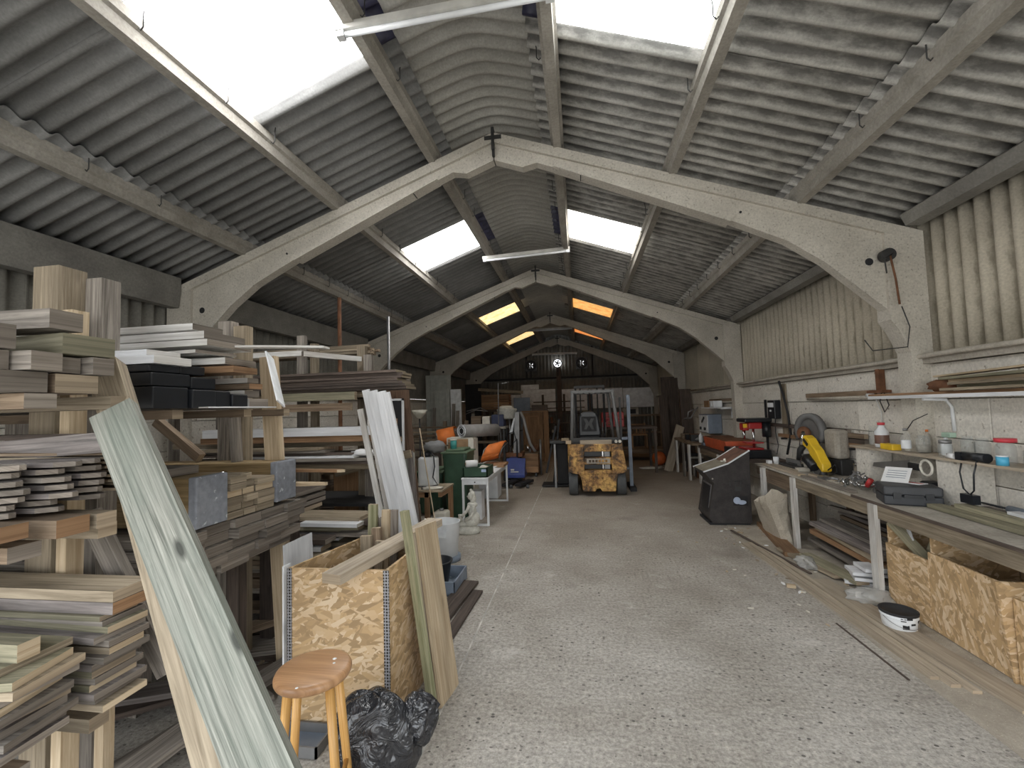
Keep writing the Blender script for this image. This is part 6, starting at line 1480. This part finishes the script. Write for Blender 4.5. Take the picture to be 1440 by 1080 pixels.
shards(10, 1.2, 1.85, 3.6, 6.4, ['rag', 'pale'], 'tiny pale chip on the concrete left of the skirting strips', 'chips on the open floor', .025)
board('block', (1.80, 4.42, .02), (1.87, 4.40, .02), .03, .03, ['pale', 'end'], label='small pale block of wood on the floor left of the skirting strips', cat='block')
# plank shelf on wall (lower) with supports
t = thing('wall_shelf', 'dusty lower shelf of boards on white blocks above the workbench', 'shelf', (2.95, 4.0, .82))
g = G(); g.box(2.84, 3.07, 2.2, 5.22, 1.185, 1.205); g.build('shelf_board', 'buff', parent=t)
for y in (2.6, 3.85, 4.95):
    g = G(); g.box(2.87, 3.07, y, y+.22 if y > 4 else y+.26, .825, 1.184); g.build('support_block', 'block', parent=t)
# upper shelf
t = thing('wall_shelf', 'white upper shelf on curved metal brackets carrying loose boards', 'shelf', (2.95, 4.0, 1.7))
g = G(); g.box(2.83, 3.07, 2.2, 4.84, 1.685, 1.712); g.build('shelf_board', 'whiteclean', parent=t)
for y in (2.7, 4.18):
    g = G(); g.tube([(3.075, y, 1.40), (3.07, y, 1.60), (3.03, y, 1.665), (2.86, y, 1.675)], .013, 8); g.build('bracket', 'whitep', parent=t)
for i, (y0, y1, x, z, w, m) in enumerate([(4.95, 2.4, 2.97, 1.724, .14, ['orange', 'end']), (4.0, 2.3, 2.92, 1.748, .12, TN), (3.95, 2.3, 3.0, 1.77, .10, GN), (3.93, 2.3, 2.93, 1.792, .12, TN), (4.0, 2.3, 2.98, 1.815, .10, PL), (4.05, 2.3, 2.95, 1.838, .11, GN)]):
    board('plank', (x, y0, z), (x-.02*i, y1, z+.002*i), w, .02, m, label='board, %s of the loose boards on the white upper shelf' % ORD[5-i], cat='board', group='boards on the white upper shelf')
board('plank', (2.98, 4.15, 1.86), (2.88, 2.6, 1.90), .10, .014, ['pale', 'pale'], label='thin pale board tilted on top of the loose boards on the upper shelf', cat='board')
rag((2.98, 4.12, 1.78), (.06, .14, .05), 40, 'rust', 'dark red-brown crumpled bag at the end of the boards on the upper shelf', 'bag', 'old_bag')
# timber against wall behind bench
for i, (y0, y1, z, m) in enumerate([(5.3, 6.6, 1.28, BR), (5.3, 6.9, 1.22, DK), (5.3, 7.4, 1.17, ['orange', 'end']), (5.6, 8.2, 1.32, DK)]):
    board('wall_batten', (3.055, y1, z), (3.055, y0, z), .04, .05, m, label='brown batten, %s of those on the wall behind the chop saw' % ORD[[1, 2, 3, 0][i]], cat='batten', group='battens behind the chop saw')
for y in (5.5, 6.3, 7.2): 
    g = G(); g.box(3.0, 3.08, y, y+.03, 1.115, 1.142); g.build('iron_peg', 'vent', label='small iron peg in the wall holding the battens', cat='peg', group='iron pegs in the wall')

# ------------------------------------------------------------------ objects on the lower shelf
SZ = 1.2055
def jar(x, y, r, h, lab, lid=None, fill=None, name='glass_jar', lidr=None):
    t = thing(name, lab, 'jar', (x, y, SZ))
    g = G(); g.lathe([(r*.9, SZ), (r, SZ+.01), (r, SZ+h*.78), (r*.8, SZ+h*.88), (r*.8, SZ+h), (r*.76, SZ+h), (r*.76, SZ+h*.88), (r*.96, SZ+h*.77), (r*.96, SZ+.01), (0, SZ+.008)], (x, y, 0), 20); g.build('glass', 'glass', parent=t)
    if lid: g = G(); lr = lidr or r*.9; g.cyl((x, y, SZ+h-.01), (x, y, SZ+h+.018), lr, seg=20); g.build('lid', lid, parent=t)
    if fill: g = G(); g.cyl((x, y, SZ+.01), (x, y, SZ+h*.45), r*.93, seg=16); g.build('contents', fill, parent=t)
def bottle(x, y, r, h, body, cap, lab, name='bottle', neck=.3, band=None, cat='bottle', nz=.68):
    t = thing(name, lab, cat, (x, y, SZ))
    g = G(); g.lathe([(r*.9, SZ), (r, SZ+.008), (r, SZ+h*nz), (r*neck*1.2, SZ+h*(nz+.2)), (r*neck, SZ+h*.9), (r*neck, SZ+h*.93), (0, SZ+h*.93)], (x, y, 0), 20); g.build('body', body, parent=t)
    g = G(); g.cyl((x, y, SZ+h*.9), (x, y, SZ+h), r*neck*1.25, seg=14); g.build('cap', cap, parent=t)
    if band: g = G(); g.lathe([(r*1.008, SZ+h*.15), (r*1.008, SZ+h*.5)], (x, y, 0), 20); g.f = g.f[:-2]; g.m = g.m[:-2]; g.uv = g.uv[:-2]; g.sm = g.sm[:-2]; g.build('label', band, parent=t)
    return t
jar(3.02, 5.12, .04, .20, 'tall empty glass jar left of the white bottle on the lower shelf')
bottle(2.965, 4.90, .058, .245, 'whitep', 'redlid', 'white plastic bottle with red cap and dark red label on the lower shelf', band='panelred', neck=.42, nz=.62)
t = thing('sponge_box', 'bright yellow block beside the white bottle on the lower shelf', 'sponge', (2.88, 4.62, SZ)); g = G(); g.box(2.85, 2.93, 4.58, 4.75, SZ, SZ+.055); g.build('block', 'yellow', parent=t, bevel=.006)
bottle(2.89, 4.46, .036, .21, 'glass', 'steel', 'clear glass spirit bottle with a metal spout on the lower shelf', neck=.4, band='offw')
g = G(); g.tube([(2.90, 4.45, SZ+.20), (2.92, 4.40, SZ+.28), (2.97, 4.3, SZ+.34)], .004, 5); g.build('bent_spout', 'vent', label='thin dark spout rising from the clear glass bottle', cat='spout')
jar(2.96, 4.36, .05, .15, 'short glass jar with murky contents behind the spray bottle', fill='ledge')
bottle(3.02, 4.40, .03, .20, 'ledge', 'orangec', 'small bottle with orange cap at the back of the lower shelf')
t = bottle(2.99, 4.16, .034, .15, 'offw', 'whitep', 'spray bottle with pale green trigger head on the lower shelf')
g = G(); g.box(2.965, 3.015, 4.08, 4.17, SZ+.15, SZ+.19); g.build('trigger_head', plain('pale_green_plastic', (.45, .62, .5), .4), parent=t, bevel=.006)
jar(2.89, 4.03, .045, .12, 'squat glass jar with metal rim in the middle of the lower shelf', lid='steel')
jar(3.01, 3.98, .042, .17, 'empty glass jar with screw neck at the back of the lower shelf')
jar(2.985, 3.82, .045, .165, 'empty tall glass jar right of the screw-neck jar')
jar(2.93, 3.57, .052, .165, 'large glass jar with bright red lid on the lower shelf', lid='redlid', lidr=.058)
jar(2.99, 3.46, .042, .13, 'glass jar with dark red contents right of the red-lidded jar', fill='panelred')
jar(2.95, 3.36, .048, .14, 'glass jar with white label at the right edge of the lower shelf', fill='paper')
t = thing('tin_can', 'small sky blue tin with white top at the front of the lower shelf', 'tin', (2.87, 3.53, SZ)); g = G(); g.cyl((2.87, 3.53, SZ), (2.87, 3.53, SZ+.06), .032, seg=18); g.build('body', 'skyblue', parent=t); g = G(); g.cyl((2.87, 3.53, SZ+.06), (2.87, 3.53, SZ+.068), .031, seg=18); g.build('lid', 'whitep', parent=t)
t = thing('power_tool', 'black cordless tool lying on the lower shelf with its cord hanging down', 'tool', (2.87, 3.72, SZ)); g = G(); g.cyl((2.87, 3.64, SZ+.035), (2.87, 3.84, SZ+.035), .034, .028, 14); g.box(2.84, 2.9, 3.83, 3.88, SZ, SZ+.06); g.build('body', 'black', parent=t)
g = G(); g.tube([(2.85, 3.70, SZ+.02), (2.82, 3.70, 1.12), (2.82, 3.71, 1.0), (2.83, 3.76, .96), (2.82, 3.80, 1.0), (2.82, 3.82, 1.12), (2.86, 3.84, SZ+.02)], .006, 6); g.box(2.80, 2.85, 3.70, 3.81, .90, .965); g.build('headphone_loop', 'black', label='black earmuff loop hanging from the lower shelf', cat='headset')
t = thing('paper_roll', 'white tube lying along the lower shelf', 'roll', (2.9, 3.95, SZ)); g = G(); g.cyl((2.86, 3.97, SZ+.022), (2.86, 3.90, SZ+.022), .022, seg=12); g.build('roll', 'paper', parent=t)
g = G(); g.tube([(2.83+0*k, 4.16+.062*math.cos(2*PI*k/20), 1.105+.062*math.sin(2*PI*k/20)) for k in range(21)], .010, 6); g.build('tape_ring', 'cream', label='cream tape ring hanging at the front of the lower shelf', cat='ring')

# ------------------------------------------------------------------ objects on the bench top
BZ = .8225
t = thing('tool_case', 'large dark grey plastic tool case lying on the workbench', 'case', (2.68, 4.1, BZ))
Rz = Matrix.Rotation(math.radians(-20), 3, 'Z'); cc = Vector((2.66, 4.13, 0))
def bx(g, cx, cy, cz, dx, dy, dz): 
    p = Rz @ Vector((cx, cy, 0)); g.obox((cc.x+p.x, cc.y+p.y, cz), (dx, dy, dz), Rz)
g = G(); bx(g, 0, 0, BZ+.039, .37, .28, .076); g.build('case_base', 'black2', parent=t, bevel=.012) if 0 else g.build('case_base', plain('slate_plastic', (.035, .038, .045), .45), parent=t, bevel=.012)
g = G(); bx(g, 0, 0, BZ+.116, .37, .28, .074); g.build('case_lid', plain('slate_plastic_lid', (.045, .047, .052), .5), parent=t, bevel=.014)
for k in (-.10, .10): g = G(); bx(g, k, -.143, BZ+.078, .05, .012, .05); g.build('latch', 'black', parent=t)
g = G(); bx(g, 0, -.150, BZ+.078, .12, .018, .026); g.build('handle', 'black', parent=t)
g = G(); m, L = frame_of((2.62, 4.22, BZ+.156), (2.74, 4.34, BZ+.262)); g.obox(m.translation, (L, .18, .003), m.to_3x3()); g.build('leaflet', 'paper', label='white printed leaflet propped on the grey tool case', cat='paper')
g = G()
for k in range(4): g.obox(m.translation+m.to_3x3() @ Vector((.05-.03*k, 0, .003)), (.006, .13, .001), m.to_3x3())
g.build('printed_lines', 'bluegrey', label='grey printed lines on the leaflet', cat='print')
g = G(); g.obox((2.74, 4.16, BZ+.156), (.10, .12, .004), Matrix.Rotation(.4, 3, 'Z')); g.build('red_card', 'paper', label='white card with red print lying on the grey tool case', cat='card')
g = G(); g.obox((2.74, 4.16, BZ+.1595), (.03, .11, .001), Matrix.Rotation(.4, 3, 'Z')); g.build('red_print', 'red', label='red print on the white card on the tool case', cat='print')
g = G(); g.box(2.84, 2.96, 4.14, 4.28, BZ+.01, BZ+.16); g.build('black_glove', 'black', bevel=.02, label='black glove with red patch on the back of the tool case', cat='glove')
# heap of metal fittings
rr = random.Random(5)
for i in range(80):
    x, y = 2.66+rr.gauss(0, .055), 4.74+rr.gauss(0, .14); d = math.hypot((x-2.66)/.14, (y-4.74)/.34); z = BZ+max(.004, .17*(1-d))*rr.uniform(.25, 1)
    g = G(); R = Matrix.Rotation(rr.uniform(0, 3), 3, 'X') @ Matrix.Rotation(rr.uniform(0, 3), 3, 'Z')
    s_ = rr.uniform(.7, 1.4); g.obox((x, y, z+.012), (.06*s_, .016*s_, .005), R)
    if i % 2: g.lathe([(.008*s_, -.008), (.018*s_, -.008), (.018*s_, .008), (.008*s_, .008)], (x, y, z+.014), 10, 0, True, R)
    g.build('metal_fitting', ['alum', 'chrome', 'steel'][i % 3], label='small silvery metal fitting in the heap left of the tool case', cat='fitting', group='heap of metal fittings on the bench')
g = G(); g.cyl((2.60, 4.56, BZ+.06), (2.62, 4.52, BZ+.13), .022, seg=12); g.build('red_stopper', 'red', label='red plastic cap at the right side of the fittings heap', cat='cap')
board('white_strip', (2.47, 5.15, BZ+.008), (2.50, 4.85, BZ+.008), .02, .012, ['whiteclean', 'whiteclean'], label='short bright white strip at the front edge of the bench', cat='strip')
board('white_strip', (2.62, 5.30, BZ+.008), (2.60, 5.02, BZ+.012), .03, .012, ['rag', 'rag'], label='pale wooden strip beside the fittings heap', cat='strip')
# tin with brushes
t = thing('tin_can', 'shiny open tin standing against the wall behind the fittings heap', 'tin', (2.95, 5.28, BZ)); g = G(); g.lathe([(.05, BZ), (.05, BZ+.17), (.053, BZ+.175), (.047, BZ+.175), (.045, BZ+.02), (0, BZ+.02)], (2.95, 5.28, 0), 22); g.build('body', 'chrome', parent=t)
t = thing('dark_bottle', 'black bottle beside the shiny tin against the wall', 'bottle', (3.0, 5.13, BZ)); g = G(); g.lathe([(.04, BZ), (.04, BZ+.12), (.012, BZ+.17), (.012, BZ+.20), (0, BZ+.2)], (3.0, 5.12, 0), 16); g.build('body', 'black', parent=t)
# hand saw leaning on block
t = thing('hand_saw', 'hand saw with black handle hanging on the white block above the bench', 'saw', (2.85, 4.5, .95)); g = G(); g.prism([(4.90, 1.02), (4.42, 1.03), (4.40, 1.14), (4.88, 1.06)], 0, 2.862, 2.866); g.build('blade', 'steel', parent=t); g = G(); g.box(2.85, 2.875, 4.28, 4.41, 1.06, 1.12); g.build('handle', 'black', parent=t, bevel=.01)
for i, (y0, y1, x, z, w, m) in enumerate([(3.95, 2.2, 2.72, BZ+.02, .10, GN), (3.9, 2.2, 2.86, BZ+.02, .12, TN), (3.9, 2.3, 2.98, BZ+.02, .08, GR), (3.8, 2.2, 2.80, BZ+.052, .10, ['green', 'pale'])]):
    board('plank', (x, y0, z), (x-.03, y1, z), w, .03, m, label='%s lying on the bench right of the tool case' % ['greenish timber nearest the front edge', 'tan board in the middle', 'grey board nearest the wall', 'pale-ended board on top'][i], cat='board')
board('white_strip', (2.84, 3.45, BZ+.08), (2.80, 2.7, BZ+.08), .07, .02, ['whiteclean', 'whiteclean'], label='white board end on the bench at the right edge of the photo', cat='board')
t = thing('caulking_gun', 'black caulking gun with blue-grey tube on the boards by the wall', 'tool', (2.98, 3.6, BZ)); g = G(); g.cyl((2.98, 4.0, BZ+.06), (2.96, 3.62, BZ+.065), .008, seg=8); g.build('rod', 'black', parent=t); g = G(); g.cyl((2.96, 3.62, BZ+.065), (2.94, 3.32, BZ+.065), .026, seg=14); g.build('tube', 'bluegrey', parent=t)
g = G(); g.box(2.98, 3.06, 3.30, 3.42, BZ+.06, BZ+.2); g.build('dark_can', 'vent', bevel=.01, label='dark square can against the wall at the right edge', cat='can')
# chop saw
t = thing('chop_saw', 'dusty circular chop saw with grey blade guard on the workbench', 'saw', (2.85, 6.2, BZ))
Rs = Matrix.Rotation(PI/2, 3, 'Y') @ Matrix.Rotation(0, 3, 'Z')
g = G(); g.box(2.62, 3.0, 5.95, 6.5, BZ, BZ+.05); g.lathe([(0, .05), (.15, .05), (.15, .07), (0, .07)], (2.8, 6.2, BZ), 24); g.build('base', 'vent', parent=t, bevel=.01)
RY = Matrix.Rotation(.35, 3, 'Z') @ Matrix.Rotation(PI/2, 3, 'Y')
g = G(); n = 16; c0 = Vector((2.88, 6.10, BZ+.47))
def gu(a, r, o): q = Vector((o, r*math.cos(a), r*math.sin(a))); return tuple(c0+Matrix.Rotation(.25, 3, 'Z') @ q)
pts = []
for k in range(n+1):
    a = -.5+4.2*k/n
    for r, o in ((.235, -.035), (.235, .035), (.17, .035), (.17, -.035)): g.v.append(gu(a, r, o))
for k in range(n):
    for i in range(4): j = (i+1) % 4; g.quad((4*k+i, 4*k+j, 4*k+4+j, 4*k+4+i), 0, None, True)
g.quad((3, 2, 1, 0)); g.quad([4*n+i for i in range(4)]); g.build('blade_guard', 'vent2', parent=t)
g = G(); m3 = Matrix.Rotation(.25, 3, 'Z') @ Matrix.Rotation(PI/2, 3, 'Y'); g.lathe([(0, -.002), (.165, -.002), (.165, .002), (0, .002)], tuple(c0), 28, 0, False, m3); g.build('blade', 'steel', parent=t)
g = G(); g.ball(tuple(c0+Vector((-.06, .03, -.02))), (.07, .11, .09), 14, 8); g.build('motor_cover', 'rust', parent=t)
g = G(); g.cyl(tuple(c0+Vector((-.07, -.02, .0))), tuple(c0+Vector((-.12, -.05, -.17))), .045, .04, 16); g.build('motor', 'chrome', parent=t)
g = G(); g.tube([tuple(c0+Vector((.02, .1, -.1))), (2.84, 6.3, BZ+.22), (2.82, 6.3, BZ+.05)], .04, 8); g.build('arm', 'vent', parent=t)
g = G(); g.lathe([(0, 0), (.06, 0), (.07, .06), (.05, .12), (0, .13)], (2.76, 5.98, BZ+.05), 18); g.build('shiny_knob', 'chrome', parent=t)
g = G(); g.box(2.70, 2.74, 6.0, 6.4, BZ+.05, BZ+.11); g.build('fence', 'steel', parent=t)
g = G(); g.box(2.90, 3.05, 5.58, 5.85, BZ+.18, BZ+.52); g.build('dusty_canvas_bag', 'ledge', bevel=.04, label='dusty brown dust bag between the chop saw and the wall', cat='bag')
g = G(); g.box(2.92, 3.06, 5.55, 5.9, BZ, BZ+.178); g.build('dark_carton', 'vent', bevel=.01, label='dark box under the dusty dust bag', cat='box')
# yellow planer/saw
t = thing('circular_saw', 'bright yellow power saw with black motor standing tilted on the bench', 'saw', (2.72, 5.75, BZ))
Rt = Matrix.Rotation(.62, 3, 'X'); c1 = Vector((2.74, 5.70, BZ+.24))
def tb(g, c, d, m=0): 
    p = Rt @ Vector(c); g.obox(tuple(c1+p), d, Rt, m)
g = G(); 
def tp(y, z, x): p = Rt @ Vector((x, y, z)); return tuple(c1+p)
outl = [(.22, -.05), (.26, .02), (.25, .08), (.16, .10), (.06, .085), (-.04, .09), (-.14, .06), (-.22, .05), (-.28, -.01), (-.27, -.045), (-.12, -.045), (0, -.05), (.10, -.02)]
b = 0
for x in (-.05, .05):
    for y, z in outl: g.v.append(tp(y, z, x))
n = len(outl); g.quad(range(n)); g.quad([n+i for i in reversed(range(n))])
for i in range(n): j = (i+1) % n; g.quad((j, i, n+i, n+j))
g.build('body', 'yellow', parent=t, bevel=.012)
g = G(); tb(g, (-.052, .17, .035), (.012, .11, .035)); g.build('handle_grip', 'black', parent=t)
g = G(); p0, p1 = tp(.03, -.09, -.07), tp(-.15, -.08, -.06); g.cyl(p0, p1, .06, .055, 16); g.build('motor', 'black', parent=t)
g = G(); p0, p1 = tp(-.22, -.06, 0), tp(-.25, -.16, 0); g.cyl(p0, p1, .03, .05, 12); g.build('blade_housing', 'vent', parent=t)
g = G(); g.tube([tp(-.28, 0, 0), (2.78, 5.38, BZ+.16), (2.74, 5.30, BZ+.08), (2.72, 5.42, BZ+.02)], .007, 6); g.build('power_cord', 'black', parent=t)
g = G(); tb(g, (0, -.02, -.15), (.12, .35, .02)); g.build('sole_plate', 'steel', parent=t)
# boards/dust on far part of bench
for i, (xa, ya_, xb, yb_, w, m) in enumerate([(2.52, 6.6, 2.50, 5.55, .08, ['buff', 'pale']), (2.50, 5.5, 2.48, 4.55, .07, GR), (2.60, 6.6, 2.62, 5.9, .09, ['buff', 'buff']), (2.62, 5.6, 2.66, 5.0, .06, ['buff', 'buff'])]):
    board('plank', (xa, ya_, BZ+.012), (xb, yb_, BZ+.012), w, .02, m, label='%s on the bench top' % ['pale batten along the front edge behind the cabinet', 'grey batten along the front edge by the fittings', 'dusty board in front of the chop saw', 'dusty board in front of the yellow saw'][i], cat='board')
t = thing('cup', 'white mug standing at the far end of the workbench', 'cup', (2.60, 6.62, BZ)); g = G(); g.lathe([(.03, BZ+.025), (.036, BZ+.12), (.032, BZ+.12), (.026, BZ+.035), (0, BZ+.035)], (2.60, 6.45, 0), 20); g.build('body', 'whitep', parent=t)
g = G(); g.box(2.52, 2.57, 6.50, 6.58, BZ+.0225, BZ+.065); g.build('white_block', 'whitep', bevel=.004, label='small white block left of the white mug', cat='block')
g = G(); g.box(2.62, 2.75, 5.98-.1, 5.98, BZ+.001, BZ+.045); g.build('tape_box', 'rag', bevel=.004, label='pale pink and white box in front of the chop saw', cat='box')
g = G(); g.box(2.60, 2.68, 5.20, 5.42, BZ, BZ+.03); g.cyl((2.62, 5.3, BZ+.02), (2.66, 5.12, BZ+.035), .03, .01, 12); g.build('chisel', 'steel', label='grey metal tool head lying on the bench before the yellow saw', cat='tool')

# ------------------------------------------------------------------ RIGHT: far benches
t = thing('workbench', 'second workbench beyond the games cabinet carrying the drill press', 'bench', (2.85, 8.4, 0))
g = G(); g.box(2.50, 3.08, 7.25, 10.0, .76, .80); g.build('top_board', 'dark', parent=t)
board('front_rail', (2.51, 7.25, .70), (2.51, 10.0, .70), .04, .10, ['brown', 'end'], parent=t)
for y in (7.35, 8.6, 9.9):
    g = G(); g.box(2.47, 2.51, y-.05, y+.05, 0, .75); g.build('leg', 'white', parent=t)
t = thing('workbench', 'farthest workbench on the right with white and grey legs', 'bench', (2.85, 11, 0))
g = G(); g.box(2.40, 3.08, 10.1, 12.0, .78, .83); g.build('top_board', 'brown', parent=t)
for y, m in ((10.35, 'white'), (10.9, 'grey'), (11.6, 'white')):
    g = G(); g.box(2.36, 2.40, y-.06, y+.06, 0, .78); g.build('leg', m, parent=t)
for i in range(10):
    g = G(); y = 10.2+.17*i; g.box(2.6, 2.9, y, y+.12, .002, R_(.2, .6)); g.build('stored_box', ['dark', 'cream', 'rust', 'vent', 'white'][i % 5], label='box stored under the farthest right workbench, %s' % ['nearest the camera', 'second from the camera', 'third from the camera', 'fourth from the camera', 'fifth from the camera', 'sixth from the camera', 'fourth from the far end', 'third from the far end', 'second from the far end', 'at the far end'][i], cat='box', group='boxes under the farthest right workbench')
# red tool box & black box
t = thing('red_toolbox', 'long red-orange metal tray on the second workbench', 'toolbox', (2.78, 8.9, .8))
g = G(); g.prism([(2.58, .801), (3.0, .801), (3.04, 1.0), (2.54, 1.0)], 1, 8.35, 9.75); g.build('body', 'redorange', parent=t, bevel=.01)
g = G(); g.box(2.56, 3.02, 8.38, 9.7, 1.0, 1.02); g.build('dusty_top', 'rust', parent=t)
g = G(); g.box(2.50, 2.95, 7.45, 8.30, .801, .93); g.build('black_case', 'black', bevel=.015, label='long black case on the second workbench behind the games cabinet', cat='case')
# drill press
t = thing('drill_press', 'red bench drill press with black belt cover and silver column', 'drill', (2.72, 7.5, .93))
dz = .932
g = G(); g.box(2.60, 2.86, 7.50, 7.86, dz, dz+.03); g.build('base', 'red', parent=t, bevel=.008)
g = G(); g.cyl((2.75, 7.60, dz+.03), (2.75, 7.60, dz+.36), .019, seg=14); g.build('column', 'chrome', parent=t)
g = G(); g.box(2.66, 2.86, 7.52, 7.72, dz+.33, dz+.43); g.box(2.61, 2.70, 7.62, 7.80, dz+.30, dz+.42); g.build('head', 'red', parent=t, bevel=.015)
g = G(); g.box(2.58, 2.99, 7.45, 7.85, dz+.435, dz+.50); g.build('belt_cover', 'black', parent=t, bevel=.02)
g = G(); g.cyl((2.93, 7.55, dz+.20), (2.93, 7.55, dz+.43), .065, seg=18); g.build('motor', 'black', parent=t)
g = G(); g.cyl((2.65, 7.72, dz+.16), (2.65, 7.72, dz+.30), .018, .026, 12); g.build('chuck', 'chrome', parent=t)
g = G(); g.box(2.605, 2.66, 7.60, 7.62, dz+.35, dz+.41); g.build('warning_plate', 'yellow', parent=t)
g = G(); g.box(2.62, 2.86, 7.50, 7.74, dz+.10, dz+.12); g.build('work_table', 'red', parent=t)
t = bottle(2.62, 10.25, .04, .22, 'whitep', 'whitep', 'white squeezy bottle with pointed cap on the farthest workbench'); t.location.z = .832
rag((2.75, 10.05+.3, .90), (.2, .12, .065), 50, 'fabric', 'dark bundled cloth behind the white squeezy bottle')
for i in range(6):
    g = G(); y = 10.6+.22*i; g.box(2.5+.05*(i % 2), 2.75, y, y+.15, .832, .832+R_(.06, .18)); g.build('bench_clutter', ['vent', 'rust', 'black', 'steel', 'brown', 'blackm'][i], label='dark small box, %s along the farthest workbench' % ['nearest', 'second', 'third', 'fourth', 'fifth', 'farthest'][i], cat='box')
g = G(); g.box(2.55, 2.72, 9.78, 9.98, .801, .86); g.build('blue_cloth', 'bluegrey', bevel=.02, label='blue folded cloth at the far end of the red tray', cat='cloth')
g = G(); g.tube([(2.9, 11.8, 1.55), (2.75, 11.8, 1.48), (2.72, 11.8, 1.30)], .02, 6); g.tube([(2.72, 12.2, 1.3), (2.9, 12.2, 1.32), (3.05, 12.2, 1.55), (3.1, 12.2, 1.6)], .02, 6)
g.build('wall_hook', 'steel', label='grey iron hooks on the far right wall before the third frame', cat='hook')
for o in SC.objects:
    if o.type == 'EMPTY' and 'label' not in o and 'kind' not in o: o['kind'] = 'structure'
